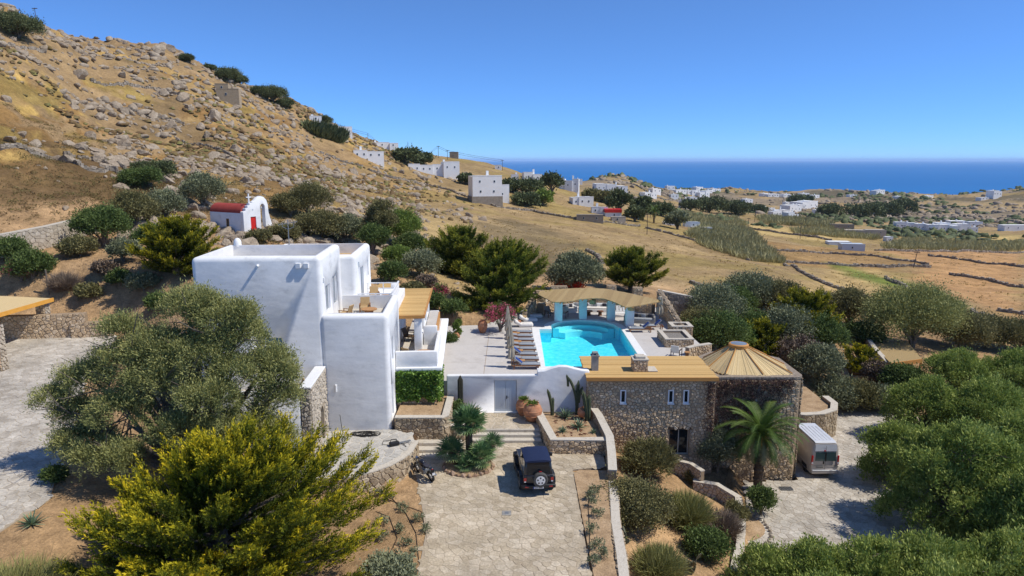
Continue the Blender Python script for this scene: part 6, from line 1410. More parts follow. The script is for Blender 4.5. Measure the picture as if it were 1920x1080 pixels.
# cacti
def column_cactus(parent, p, h, r=.11, lean=(0, 0), m='cactus', ribs=7):
    n = ribs*2; vs_ = []; fs = []; K = 8
    for i in range(K+1):
        f = i/K; z = p[2]+h*f; rr = r*(1 if f < .9 else .75 if f < 1 else .15); x = p[0]+lean[0]*f*f; y = p[1]+lean[1]*f*f
        for k in range(n): q = 2*math.pi*k/n; s = rr*(1.12 if k % 2 else .78); vs_.append((x+s*math.cos(q), y+s*math.sin(q), z))
    for i in range(K):
        for k in range(n): fs.append((i*n+k, i*n+(k+1) % n, (i+1)*n+(k+1) % n, (i+1)*n+k))
    fs.append(tuple(range(K*n, (K+1)*n))); MB().add(vs_, fs).build('stem', M[m], parent)
o = thing('column_cactus', 'single dark column cactus against the white wall left of the door', 'cactus', (-3.35, 42.3, .85)); column_cactus(o, (0, 0, 0), 2.45, .16, (0, .05), 'cactusdk', 9)
o = thing('column_cactus', 'slender bent cactus standing alone in the planter', 'cactus', (2.62, 42.3, .62)); column_cactus(o, (0, 0, 0), 1.75, .10, (-.32, .1)); column_cactus(o, (.03, .02, 0), 1.2, .09, (.02, .05))
o = thing('column_cactus', 'branching candelabra cactus in the shaded corner of the planter', 'cactus', (4.25, 42.45, .62))
column_cactus(o, (0, 0, 0), 2.3, .1, (.08, .1)); column_cactus(o, (-.02, 0, .6), 2.0, .09, (-.62, .05)); column_cactus(o, (.1, 0, .8), 1.1, .09, (.25, 0)); column_cactus(o, (-.6, .05, 1.9), .8, .07, (-.1, 0))
o = thing('column_cactus', 'thick ribbed cactus leaning beside the stone house corner', 'cactus', (4.78, 41.4, .62)); column_cactus(o, (0, 0, 0), 2.0, .13, (-.3, .1)); column_cactus(o, (.12, 0, 0), 1.7, .13, (.0, .1))
for k, (u, v, R, lab) in enumerate(((1060, 783, .8, 'largest agave in the planter centre'), (1084, 802, .72, 'agave at the planter front right'), (1055, 810, .48, 'small agave at the planter front left'), (1112, 812, .35, 'tiny agave in the planter right corner'))):
    rosette('agave', 'spiky grey-green '+lab, tuple(PZ(u, v, .62)), R, M['agave'], 30, k, group='agaves in the planter', w=.06)
pts = np.array([[*PZ(u, v, .62), .8] for u, v in [(1040+rng.random()*60, 780+rng.random()*40) for _ in range(34)]]); so = tuftmesh('succulents', pts, M['succulent'], None, 26, .09, .06, .5, 1, .12, 4); tag(so, 'low reddish succulents between the agaves', kind='stuff')
# ivy on the wall below the balcony
r = np.random.default_rng(6); n = 5200
lx = r.random(n)*2.75; lz = 1.75+r.random(n)**.85*2.15; keep = lz > 1.9+.9*np.abs(fbm(lx, lx*0, .9, 3, 5))+np.clip((lx-1.9)*.0, 0, 1); lx, lz = lx[keep], lz[keep]
dep = .05+.42*(.6+.6*fbm(lx, lz, .7, 3, 8)); lw = np.array([hl(x, 2.95-d*rr, z) for x, z, d, rr in zip(lx, lz, dep, r.random(len(lx)))])
V, Fc = leaves(lw, rdir(len(lw))*.7+np.array((.15, -.6, -.25)), .17, .14, r); iv = thing('ivy', 'glossy green ivy covering the wall below the balcony', 'ivy'); fmesh('leaves', V, Fc, M['hedge'], iv, attr=np.repeat(r.random(len(lw)), 4))
lw2 = np.array([hl(2.6+.3*a, 3.0+b*2.2, 1.4+c*2.3) for a, b, c in r.random((900, 3))]); V, Fc = leaves(lw2, rdir(len(lw2))+np.array((.5, -.3, 0)), .16, .13, r); fmesh('leaves', V, Fc, M['hedge'], iv, attr=np.repeat(r.random(len(lw2)), 4))
# bare vine on the tower
n = 5200; x = 12.4+r.random(n)*6.0; z = 2.85-r.random(n)**1.3*4.4; keep = (z > 2.75-(3.3-.42*np.abs(x-13.9)**1.35)-.8*r.random(n)) & (x > 12.6) & (z > -2.2); x, z = x[keep], z[keep]
yv = np.where(x < 13.1, SY-.08, TY0-.09); pos = np.stack([x, yv-r.random(len(x))*.22, z], 1); d = rdir(len(x)); d[:, 1] *= .35
V, Fc = leaves(pos, d+np.array((0, 0, -.3)), .34, .028, r); V2, F2 = leaves(pos, rdir(len(x))+np.array((0, -.4, -.3)), .09, .07, r); vn = thing('climbing_vine', 'tangle of bare reddish vine over the tower wall', 'vine'); fmesh('stems', V, Fc, M['vine'], vn, attr=np.repeat(r.random(len(x)), 4)); fmesh('dry_leaves', V2, F2, M['vine'], vn, attr=np.repeat(r.random(len(x)), 4))
# right garden in front of the stone house
bush('rounded grey-green clipped tree beside the glass door', 1345, 885, 1.25, 2.9, 'olive', 61, 'round_tree', 'tree', 5, None, None, 1.6, .15, .07, base=.5, sq=1.05, cr=.42)
pr = PZ(1427, 965, -4.05); bush('small round shrub in the stone-edged bed by the lane', 0, 0, .78, 1.75, 'green', 62, 'round_shrub', 'shrub', 4, (pr.x, pr.y, -4.05), None, 1.6, .13, .08, vb=.1)
edging('lane_bed_edging', 'curved row of pale stones edging the small bed by the lane', 13.2, 36.6, 1.75, -4.1, 24, -2.0, 1.6, 7, 2.2, 'rubblepale')
tag(MB().lathe([(1.65, -.2), (1.65, .04), (.01, .12)], 20, (13.1, 36.8, -4.1)).build('lane_bed_soil', M['soil']), 'soil of the small bed by the lane', kind='structure')
bush('aloe thicket with dark leaves below the rubble wall', 1212, 888, 1.35, 1.7, 'drygreen', 63, 'aloe_thicket', 'shrub', 6, None, None, 1.3, .34, .05, up=.5, vb=-.05)
rosette('aloe', 'spiky aloe head standing above the thicket by the glass door', tuple(Vector(at(1248, 880))+Vector((0, 0, 1.0))), .55, M['agave'], 26, 9, 'aloe', None, .07, -.2)
bush('dense mounded euphorbia with yellowish tips in the garden', 1190, 985, 1.65, 2.1, 'drygreen', 64, 'mounded_shrub', 'shrub', 8, None, None, 1.9, .10, .07, vb=.12, cr=.45)
broom('broom_shrub', 'fountain-like olive green broom in the garden middle', at(1285, 985), 1.6, 1.9, M['broom'], 1100, 5)
broom('broom_shrub', 'brownish broom mixed with dry stems beside the garden wall', at(1350, 1005), 1.3, 1.5, M['twig'], 700, 6)
broom('broom_shrub', 'broad dry broom at the bottom of the garden', at(1235, 1085), 1.35, 1.6, M['broom'], 1000, 7)
bush('dark low shrub beside the prickly pear', 1325, 1045, 1.05, 1.1, 'green', 65, 'low_shrub', 'shrub', 6, None, None, 1.5, .12, .07)
bush('reddish dry bush along the garden wall', 1378, 985, .7, 1.3, 'drygreen', 66, 'dry_bush', 'shrub', 4, None, None, 1, .15, .04)
bush('bushy weeds at the top of the garden path', 1300, 905, .5, .7, 'drygreen', 67, 'low_shrub', 'shrub', 3)
def pear(label, p, n, s, seed):
    o = thing('prickly_pear', label, 'cactus', p, 0, 'prickly pears'); r = random.Random(seed); base = [(Vector((0, 0, 0)), Vector((0, 0, 1)), s)]
    for k in range(n):
        b, d, sz = base[r.randrange(len(base))] if k else base[0]
        dd = (d+Vector((r.uniform(-.8, .8), r.uniform(-.8, .8), r.uniform(0, .5)))).normalized(); c = b+dd*sz*.55; sd = dd.cross(Vector((r.uniform(-1, 1), r.uniform(-1, 1), .1))).normalized(); nn = dd.cross(sd); mb = MB(); q = 10; vs_ = []
        for e in (-1, 1): vs_ += [c+dd*sz*.55*math.cos(2*math.pi*i/q)+sd*sz*.36*math.sin(2*math.pi*i/q)+nn*e*.03*s for i in range(q)]
        mb.add(vs_, [tuple(range(q))[::-1], tuple(range(q, 2*q))]+[(i, (i+1) % q, q+(i+1) % q, q+i) for i in range(q)]).build('pad', M['pear'], o); base.append((c+dd*sz*.45, dd, sz*.9))
    return o
pear('prickly pear cactus standing in the lower garden', at(1297, 1075), 20, .42, 4); pear('withered prickly pear at the end of the forecourt wall', at(1160, 1062), 22, .45, 5)
rosette('agave', 'small bright green agave behind the forecourt wall', at(1167, 1015), .5, M['bright'], 20, 12, w=.07)
# garden walls right
stone_wall('garden_edge_wall', 'low pale garden wall curving down to the lane', [tuple(PZ(u, v, z))[:2] for u, v, z in ((1300, 895, -2.6), (1345, 912, -3.0), (1384, 935, -3.2), (1391, 975, -3.2), (1388, 1020, -3.2), (1372, 1085, -3.2))], -4.5, lambda x, y: -3.25+.5*float(sstep(37, 41, y)), .34, M['rubblepale'], .3, 111, M['cap'], 'wall', 60, both=True)
stone_wall('door_path_kerb', 'low stone kerb under the glass door', [tuple(PZ(u, v, -2.0))[:2] for u, v in ((1235, 850), (1262, 858), (1296, 866), (1318, 880))], -3.2, -2.15, .25, M['rubblepale'], .25, 112, M['cap'], 'kerb', 30)
# small plants in the beds beside the forecourt
BPL = ['second row left', 'third row left', 'second row beside the paving', 'fourth row left', 'leftmost upper', 'leftmost lower', 'closest to the paving edge', 'lowest of all', 'below the patio wall', 'nearest the patio wall']
BPR = ['second from the car end', 'third from the car end', 'fourth from the car end', 'fifth from the car end', 'sixth from the car end', 'last at the bottom', 'next to last against the wall', 'nearest the car']
k = 0
for u, v in [(755, 958), (748, 1000), (785, 978), (760, 1022), (716, 985), (720, 1012), (800, 1000), (770, 1045), (730, 940), (712, 930)]:
    o = bush('small grey-green bedding plant in the drip-watered bed, %s' % BPL[k], u, v, .26, .34, 'olive', 200+k, 'bedding_plant', 'plant', 3, None, 'young plants in the left bed', 1, .09, .04, False, nclump=14, per=24, cr=.14); k += 1
for u, v in [(1118, 925), (1112, 950), (1122, 970), (1110, 1000), (1120, 1030), (1112, 1060), (1128, 1045), (1106, 935)]:
    o = bush('small bedding plant in the narrow bed beside the forecourt, %s' % BPR[k-10], 0, 0, .26, .4, 'olive', 220+k, 'bedding_plant', 'plant', 3, tuple(PZ(u, v, .05)), 'young plants in the right bed', 1, .1, .04, False, nclump=14, per=24, cr=.14); k += 1
pm_ = MB()
for ln in ([(735, 935), (762, 965), (780, 1000), (785, 1050)], [(705, 960), (730, 970), (745, 1010), (730, 1040)], [(720, 935), (790, 960), (800, 1010), (803, 1060)]):
    w3 = [Vector(at(u, v))+Vector((0, 0, .03)) for u, v in ln]; pm_.tube(w3, .016, 5)
tag(pm_.build('drip_hose', M['pipe']), 'thin dark drip hoses lying across the left bed', 'hose')
pm_ = MB(); pm_.tube([PZ(u, v, .08) for u, v in ((1135, 912), (1105, 916), (1103, 950), (1106, 1000), (1104, 1060))], .016, 5); tag(pm_.build('drip_hose', M['pipe']), 'drip hose looped through the narrow right bed', 'hose')
bush('pale variegated shrub at the bottom edge left of the forecourt', 745, 1078, 1.0, 1.15, 'olive', 70, 'pale_shrub', 'shrub', 6, (-4.9, 24.6, 0), None, 1.6, .13, .07, vb=.2)
broom('grass_clump', 'soft olive grass-like broom in the lower left corner', (-17.8, 21.6, .8), 2.6, 2.0, M['broom'], 2200, 8, W=.018)
rosette('agave', 'dusty agave in the shade left of the golden cypress', at(60, 985), .7, M['agave'], 24, 14, w=.06); bush('small green weed under the left tamarisk', 105, 905, .4, .6, 'green', 71, 'weed', 'plant', 3)
# bed plants left of door and lower level
bush('leafy green plant at the foot of the column cactus', 850, 770, .45, .8, 'green', 72, 'leafy_plant', 'plant', 4, (-3.5, 41.6, .85), None, 1.5, .12, .07)
# ---------------------------------------------------------------- chapel on the slope
ck = thing('chapel', 'small white chapel with red barrel roof, red door and bell arch', 'chapel', tuple(PZ(459, 443.5, 8.5)), math.atan2(3.5, 2.1))
def ext2(prof, y0, y1):
    n = len(prof); return MB().add([(x, y0, z) for x, z in prof]+[(x, y1, z) for x, z in prof], [tuple(range(n)), tuple(range(n, 2*n))[::-1]]+[(i, n+i, n+(i+1) % n, (i+1) % n) for i in range(n)])
fp_ = [(0, -.8), (4.25, -.8), (4.15, .3), (3.95, 1.0), (3.65, 2.0), (3.5, 2.6), (3.48, 3.4), (3.3, 3.95), (2.95, 4.3), (2.5, 4.42), (2.1, 4.3), (1.75, 4.0), (1.5, 3.85), (1.3, 3.85), (1.3, 3.7), (.95, 3.7), (.95, 3.45), (.65, 3.45), (.65, 3.15), (.35, 3.15), (.35, 2.85), (0, 2.75)]
fc = ext2(fp_, 0, .55).build('facade', M['white'], ck, .05, 2, True)
arch = [(2.32, -.9), (3.02, -.9), (3.0, 2.6), (3.0, 3.2)]+[(2.68+.32*math.cos(a), 3.2+.35*math.sin(a)) for a in np.linspace(.2, 2.95, 7)]+[(2.36, 3.2), (2.36, 2.5)]
cut(fc, ext2(arch, -1, 1.5)); cut(fc, MB().box(.95, 1.7, -.5, .18, -.1, 2.15))
dr_ = boxo('door', M['red'], ck, .95, 1.7, .08, .14, -.1, 2.15, .01); boxo('handle', M['chrome'], dr_, 1.58, 1.62, .05, .08, .95, 1.15)
boxo('nave_wall', M['white'], ck, .03, 2.35, .5, 6.0, -.8, 2.6, .05, 2, True)
vr = [(1.2+1.14*math.cos(a), 2.58+1.0*math.sin(a)) for a in np.linspace(0, math.pi, 15)]; ext2(vr, .56, 5.98).build('barrel_roof', M['redroof'], ck, smooth=True)
nw = boxo('window', M['wood'], ck, .0, .04, 2.6, 3.05, .9, 1.9); boxo('pane', M['glass'], nw, -.01, .0, 2.66, 2.99, .97, 1.83)
MB().box(.98, 1.12, .2, .32, 3.7, 4.75).box(.75, 1.35, .22, .30, 4.3, 4.42).build('cross', M['whitesm'], ck); MB().lathe([(.1, -.02), (.1, .02)], 10, (1.3, -.0, 2.95), axis='Y').build('oculus', M['greydoor'], ck)
MB().lathe([(.16, 0), (.14, .12), (.08, .22), (.02, .25)], 10, (2.68, .28, 3.0)).build('bell', M['metal'], ck, smooth=True)
# carport at the left edge
cpt = thing('carport', 'straw-roofed carport with stone piers and orange fascia', 'carport', (0, 0, 0))
c0 = PZ(97, 561, 6.2); c1 = PZ(0, 604, 6.2); c2_ = PZ(-160, 560, 6.2); c3 = PZ(-200, 600, 6.2)
q4 = [c0, c1+Vector((-2, -1.9, 0)), c1+Vector((-12, -1, 0)), c0+Vector((-11, 2.2, 0))]
MB().prism([(v.x, v.y) for v in q4], 6.2, 6.28).build('roof_matting', M['strawbright'], cpt)
e = (q4[1]-q4[0]).normalized(); nn = Vector((-e.y, e.x, 0)) if (-e.y) > 0 else Vector((e.y, -e.x, 0))
MB().prism([tuple((q4[0]-e*.1).xy), tuple((q4[1]+e*.1).xy), tuple((q4[1]+e*.1+nn*.1).xy), tuple((q4[0]-e*.1+nn*.1).xy)], 6.0, 6.3).build('fascia', M['fasciay'], cpt)
pz = 3.3
for u, v in ((82, 632), (-6, 690)):
    b = PZ(u, v, pz); boxo('pier_core', M['mortar'], cpt, b.x-.35, b.x+.35, b.y, b.y+.6, pz-.5, 6.0); wall_face(cpt, (b.x-.35, b.y, pz-.2), (1, 0, 0), .7, 3.1, M['rubble'], .28, 120, 30, .05); wall_face(cpt, (b.x+.35, b.y, pz-.2), (0, 1, 0), .6, 3.1, M['rubblepale'], .28, 121, 20, .05, nrm=(1, 0, 0))
stone_wall('carport_back_wall', 'shaded rubble wall at the back of the carport', [(-44, 50.8), (-37, 51.6), (-33.5, 52.4)], 2.8, 5.2, .5, M['rubble'], .34, 122, None, 'wall', 90)
stone_wall('carport_side_wall', 'lower rubble wall beside the carport pier', [(-34.5, 52.0), (-31.6, 52.6)], 2.8, 4.5, .5, M['rubble'], .34, 123, None, 'wall', 30)
# pale retaining wall above the garden
lw_ = [hit(u, v) for u, v in ((-120, 500), (0, 482), (90, 462), (170, 437), (230, 420), (290, 402), (345, 390))]
stone_wall('garden_retaining_wall', 'long pale mortared retaining wall climbing across the left slope', [(p.x, p.y) for p in lw_], lambda x, y: hz(x, y)-.4, lambda x, y: hz(x, y)+2.0-.9*float(sstep(62, 90, y)), .6, M['rubblepale'], .5, 124, M['cap'], 'retaining wall', 200, core=M['mortarpale'])
def dry_wall(label, pts, hgt=.9, w=.6, seed=0, group='dry stone field walls', step=.5, name='dry_stone_wall'):
    """irregular dry-stone wall following the ground, rough blocks in courses"""
    P = [hit(u, v) for u, v in pts]; r = random.Random(seed); mb = MB()
    d0 = min(p.length for p in P); cs = max(.36, d0*.0027); hgt = min(hgt, .6+d0*.0009); w = .5
    for a, b in zip(P[:-1], P[1:]):
        L_ = (b-a).length; n = max(1, int(L_/cs)); e = (b-a).normalized(); ang = math.atan2(e.y, e.x)
        xs = np.array([a.x+(b.x-a.x)*(i+.5)/n for i in range(n)]); ys = np.array([a.y+(b.y-a.y)*(i+.5)/n for i in range(n)]); hs = H(xs, ys)
        for x, y, z in zip(xs, ys, hs):
            if r.random() < .03: continue
            hh = hgt*r.uniform(.7, 1.15); k = 3 if hh > cs*1.6 else 2 if hh > cs*1.0 else 1
            for j in range(k):
                M4 = Matrix.Translation((x+r.uniform(-.1, .1)*cs, y+r.uniform(-.1, .1)*cs, z-.2+j*hh/k)) @ Matrix.Rotation(ang+r.uniform(-.3, .3), 4, 'Z') @ Matrix.Rotation(r.uniform(-.15, .15), 4, 'Y')
                mb.box(-cs*.58*r.uniform(.8, 1.2), cs*.58*r.uniform(.8, 1.2), -w*.5*r.uniform(.7, 1.1), w*.5*r.uniform(.7, 1.1), 0, hh/k*r.uniform(.8, 1.25)+(.2 if j == 0 else 0), r.random(), M4)
    o = thing(name, label, 'wall', (0, 0, 0), 0, group); tag(mb.build('stones', M['drystone'], o, jit=.09*cs), kind='stuff')
    return o
DW = [([(-60, 76), (0, 84), (45, 90), (85, 98)], 'pale terrace wall below the skyline bush'), ([(0, 280), (60, 288), (110, 300), (150, 310), (210, 318), (250, 330)], 'dark dry stone wall crossing the lower left scrub'), ([(120, 292), (170, 298), (240, 322)], 'short broken wall beside the scrub terrace'), ([(170, 152), (230, 160), (300, 168), (340, 180)], 'upper terrace wall high on the left slope'),
 ([(230, 205), (300, 222), (350, 235)], 'terrace wall above the big boulders'), ([(330, 262), (390, 275), (450, 300)], 'terrace wall running under the boulder field'), ([(600, 287), (640, 303), (680, 312)], 'dark terrace wall right of the reed strip'), ([(690, 318), (740, 335), (790, 345), (850, 360), (880, 372)], 'long wall descending to the white tower house'),
 ([(535, 335), (570, 345), (610, 338)], 'broken wall above the olive bushes'), ([(880, 372), (930, 388), (1000, 396), (1060, 408), (1100, 414), (1200, 425)], 'field wall passing below the white tower house'), ([(1210, 428), (1260, 440), (1310, 455), (1340, 463)], 'rubble wall running from the ruin to the reeds'),
 ([(1470, 497), (1510, 515), (1540, 530), (1590, 548), (1640, 566), (1660, 572)], 'diagonal dry wall crossing the golden field'), ([(1400, 488), (1470, 492), (1560, 496), (1640, 500), (1745, 502)], 'long low wall below the reed bed'), ([(1600, 498), (1660, 502), (1745, 500)], 'pale wall at the corner of the reddish field'),
 ([(1660, 522), (1710, 545), (1770, 560)], 'wall along the green weed strip'), ([(1450, 470), (1560, 476), (1660, 484), (1740, 498)], 'wall between the brown and reddish fields'), ([(1640, 470), (1760, 472), (1920, 474)], 'straight wall below the long reed row'), ([(1740, 480), (1830, 492), (1920, 502)], 'oblique wall crossing the far reddish field'),
 ([(1780, 515), (1850, 525), (1920, 540)], 'faint wall in the right hand field'), ([(1820, 585), (1860, 600), (1900, 620)], 'rough wall end above the right tamarisk'), ([(1870, 583), (1920, 590)], 'short dark wall at the right edge'), ([(1100, 470), (1120, 480), (1130, 495)], 'small stone spur in the middle field'), ([(1295, 530), (1330, 545)], 'fallen stones beside the olive cluster'),
 ([(700, 440), (760, 470), (820, 500), (870, 520)], 'garden boundary wall behind the dark cypress'), ([(1000, 545), (1040, 548), (1090, 546)], 'low wall behind the straw pergola'), ([(1380, 425), (1480, 440), (1560, 452)], 'thin wall in the far golden field'), ([(1160, 340), (1200, 352), (1230, 368)], 'dark wall running down the far brown hill'), ([(1180, 372), (1260, 376), (1300, 384)], 'terrace wall on the far hillside')]
for k, (pts, lab) in enumerate(DW): dry_wall(lab, pts, .95 if pts[0][1] > 300 else 1.3, .6, k)
stone_wall('boundary_wall', 'dark plastered boundary wall right of the pergola', [(14.5, 66.5), (17.5, 66.2), (21, 65.2)], 0, lambda x, y: 4.3-.18*(x-14.5), .5, M['drystone'], .4, 125, M['cap'], 'wall', 60)
# ---------------------------------------------------------------- terraced plots with straw-roofed shelter at the right
def box_cap(label, pts, hgt, w, seed): return stone_wall('plot_wall', label, pts, lambda x, y: hz(x, y)-.8, lambda x, y: hz(x, y)+hgt, w, M['rubblepale'], .35, seed, M['cap'], 'wall', 40)
box_cap('long pale wall between the soil plot and the shrubs', [tuple(hit(u, v))[:2] for u, v in ((1545, 640), (1562, 665), (1578, 700), (1590, 720))], .7, .4, 131)
box_cap('pale wall between the soil plot and the straw shelter', [tuple(hit(u, v))[:2] for u, v in ((1622, 638), (1640, 665), (1665, 692))], .6, .35, 132)
box_cap('front wall of the soil plot', [tuple(hit(u, v))[:2] for u, v in ((1590, 716), (1630, 716))], .5, .35, 133)
sp_ = [hit(u, v) for u, v in ((1634, 652), (1698, 650), (1726, 694), (1668, 700))]; sz = max(p.z for p in sp_)+.25
sl_ = thing('straw_shelter', 'low shelter with tan straw matting roof beyond the soil plot', 'shelter', (0, 0, 0)); MB().prism([(p.x, p.y) for p in sp_], sz, sz+.1).build('roof_matting', M['strawdull'], sl_)
MB().prism([tuple(sp_[3].xy), tuple(sp_[2].xy), (sp_[2].x, sp_[2].y-.1), (sp_[3].x, sp_[3].y-.1)], sz-.25, sz+.12).build('fascia', M['fascia'], sl_)
for p in sp_: boxo('post', M['woodl'], sl_, p.x-.08, p.x+.08, p.y, p.y+.16, p.z-.5, sz)
# ---------------------------------------------------------------- mid-ground trees and shrubs
G = 'green'
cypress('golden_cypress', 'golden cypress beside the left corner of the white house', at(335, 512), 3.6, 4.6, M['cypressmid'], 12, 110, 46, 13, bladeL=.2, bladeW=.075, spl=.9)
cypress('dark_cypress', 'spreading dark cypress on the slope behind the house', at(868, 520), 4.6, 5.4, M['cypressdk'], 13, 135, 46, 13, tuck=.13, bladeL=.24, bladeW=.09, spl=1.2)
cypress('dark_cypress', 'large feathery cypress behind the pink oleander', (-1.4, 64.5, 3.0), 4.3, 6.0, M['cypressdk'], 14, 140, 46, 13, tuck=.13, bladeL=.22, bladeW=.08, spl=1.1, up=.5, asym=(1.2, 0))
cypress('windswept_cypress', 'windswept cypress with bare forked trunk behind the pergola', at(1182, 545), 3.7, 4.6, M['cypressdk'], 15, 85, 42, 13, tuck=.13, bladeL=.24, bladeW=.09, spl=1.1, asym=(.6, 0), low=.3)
bush('grey-green dense tree behind the pergola', 1080, 548, 2.6, 4.3, 'olive', 80, 'dense_tree', 'tree', 7, None, None, 1.0, .24, .12, vb=-.1)
bush('red-flowering shrub at the foot of the dense grey tree', 1066, 550, 1.5, 1.2, 'redbloom', 81, 'flowering_shrub', 'shrub', 3, None, None, .35, .18, .12)
for k, (u, v, R, Ht, m, lab) in enumerate([
 (712, 470, 1.9, 6.4, 'drygreen', 'tall narrow half-dry tree behind the white roof'), (752, 465, 2.3, 4.6, 'bright', 'bright green bushy tree right of the tall narrow one'), (700, 480, 1.6, 3.6, 'green', 'dark shrub at the foot of the tall narrow tree'),
 (578, 408, 2.8, 4.4, 'drygreen', 'dark olive bush right of the chapel arch'), (600, 450, 2.5, 3.2, 'drygreen', 'low spreading bush behind the house roof'), (545, 405, 2.0, 2.8, 'drygreen', 'thorny bush close to the chapel'), (650, 455, 2.2, 3.0, 'olive', 'grey bush right of the low spreading bush'), (535, 448, 1.5, 1.2, 'drygreen', 'small bush between chapel and roof'),
 (382, 392, 2.4, 4.2, 'olive', 'grey olive bush above the chapel roof'), (308, 408, 2.0, 2.8, 'olive', 'half-bare bush by the pale wall'), (268, 352, 2.2, 2.2, 'green', 'dark shrub on the scrub slope'), (195, 462, 2.3, 3.6, 'green', 'bright green mastic shrub below the pale wall'), (252, 425, 2.3, 3.4, 'drygreen', 'olive shrub next to the bright mastic'),
 (150, 480, 1.3, 1.5, 'drygreen', 'dry green bush under the pale wall'), (285, 470, 1.5, 2.2, 'green', 'green bush between the mastic and the golden cypress'), (165, 560, .9, 1.0, 'drygreen', 'low dry bush on the garden slope'), (270, 545, 1.0, 1.2, 'olive', 'grey bush below the golden cypress'), (200, 515, .8, .9, 'twig', 'small dry twiggy bush on the slope'), (300, 580, .9, 1.1, 'green', 'small green bush near the house corner'), (20, 490, 1.4, 1.8, 'green', 'green bush at the left edge below the wall'), (485, 455, 1.1, 1.0, 'drygreen', 'low bush below the chapel steps'), (770, 480, 1.6, 2.4, 'green', 'dark bush between the tall tree and the dark cypress'), (232, 490, 1.1, 1.8, 'olive', 'sparse young bush on the orange soil'), (62, 520, 1.6, 2.0, 'green', 'green oleander foliage at the left edge'), (225, 535, .8, 1.1, 'green', 'small dark shrub in the orange garden'),
 (790, 520, 1.9, 2.4, 'olive', 'silvery shrub between house and dark cypress'), (745, 500, 1.3, 2.0, 'bright', 'lush green plants at the garden wall'), (735, 530, 1.2, 1.8, 'green', 'green cactus thicket behind the straw pergola'), (775, 565, 1.0, 1.5, 'drygreen', 'bedding shrub along the garden path'), (815, 580, .9, 1.2, 'green', 'low shrub beside the garden path'), (800, 545, .9, 1.2, 'twig', 'dry shrub beside the garden path'), (850, 590, .8, 1.0, 'green', 'small shrub by the path end'),
 (1318, 640, 2.0, 2.6, 'drygreen', 'small dark shrub by the boundary wall end'), (1370, 600, 2.4, 3.2, 'green', 'green mastic between the pale olives'), (1430, 575, 2.4, 3.0, 'drygreen', 'brownish bush at the back of the cluster'), (1540, 655, 2.2, 2.8, 'green', 'green bush below the golden cypress'), (1375, 655, 1.9, 2.2, 'bright', 'fresh green shrub behind the tower parapet'), (1545, 600, 2.2, 2.8, 'olive', 'grey shrub right behind the golden cypress'), (1625, 640, 1.6, 1.6, 'green', 'dark green patch at the top of the soil plot'), (1500, 690, 1.8, 2.4, 'twig', 'bare grey bush right of the tower'), (1340, 622, 2.6, 4.4, 'olive', 'silvery olive left of the shrub cluster'), (1400, 585, 2.9, 4.2, 'olive', 'pale olive behind the shrub cluster'), (1340, 655, 2.4, 3.0, 'green', 'dark green mastic in front of the silvery olive'), (1455, 600, 2.6, 4.2, 'drygreen', 'dark tree between the olives'), (1470, 650, 2.7, 3.6, 'olive', 'rounded silver bush in the cluster'), (1400, 640, 2.2, 2.6, 'green', 'dark shrub behind the tower roof'), (1590, 610, 2.8, 3.8, 'drygreen', 'half-dry tree right of the golden cypress'),
 (1710, 650, 4.4, 5.6, 'tamarisk', 'broad spreading tamarisk beyond the straw shelter'), (1800, 655, 3.0, 3.4, 'drygreen', 'low brownish bush right of the broad tamarisk'), (1760, 600, 2.4, 2.6, 'green', 'dark bush behind the broad tamarisk'), (1850, 650, 2.6, 3.0, 'drygreen', 'brown bush at the right of the plot'), (1910, 660, 2.6, 3.0, 'drygreen', 'olive bush at the right edge above the tamarisks'),
 (1530, 715, 1.9, 3.0, 'olive', 'leafy plumeria-like tree right of the tower'), (1560, 765, 1.9, 2.4, 'olive', 'dark grey shrub over the curved wall'), (1605, 770, 1.6, 2.2, 'drygreen', 'green shrub over the curved wall end'), (1650, 770, 1.5, 1.8, 'olive', 'low shrub beside the upper lane'), (1688, 735, 1.5, 2.2, 'green', 'deep green rounded shrub by the straw shelter'), (1640, 715, 1.2, 1.5, 'twig', 'reddish dry shrub by the plot wall')]):
    d = Vector(at(u, v)).length
    bush(lab, u, v, R*1.08, Ht*1.05, m, 300+k, 'garden_shrub' if Ht < 3.2 else 'garden_tree', 'shrub' if Ht < 3.2 else 'tree', 6, None, None, .8, .16+.0006*d, .07+.0004*d, per=48, vb=0 if m != 'bright' else -.05)
cypress('golden_cypress', 'golden cypress in the shrub cluster right of the terrace', at(1505, 640), 3.6, 5.0, M['cypressmid'], 16, 95, 40, 13, bladeL=.24, bladeW=.09, spl=1.1)
cypress('golden_cypress', 'small golden cypress behind the tower roof', at(1430, 668), 2.4, 3.2, M['cypressmid'], 17, 75, 30, 13, bladeL=.2, bladeW=.08, spl=.8)
cypress('golden_cypress', 'young golden cypress growing in the soil plot', at(1610, 695), 1.7, 2.3, M['cypress'], 18, 70, 14, 12, bladeL=.18, bladeW=.07, spl=.7)
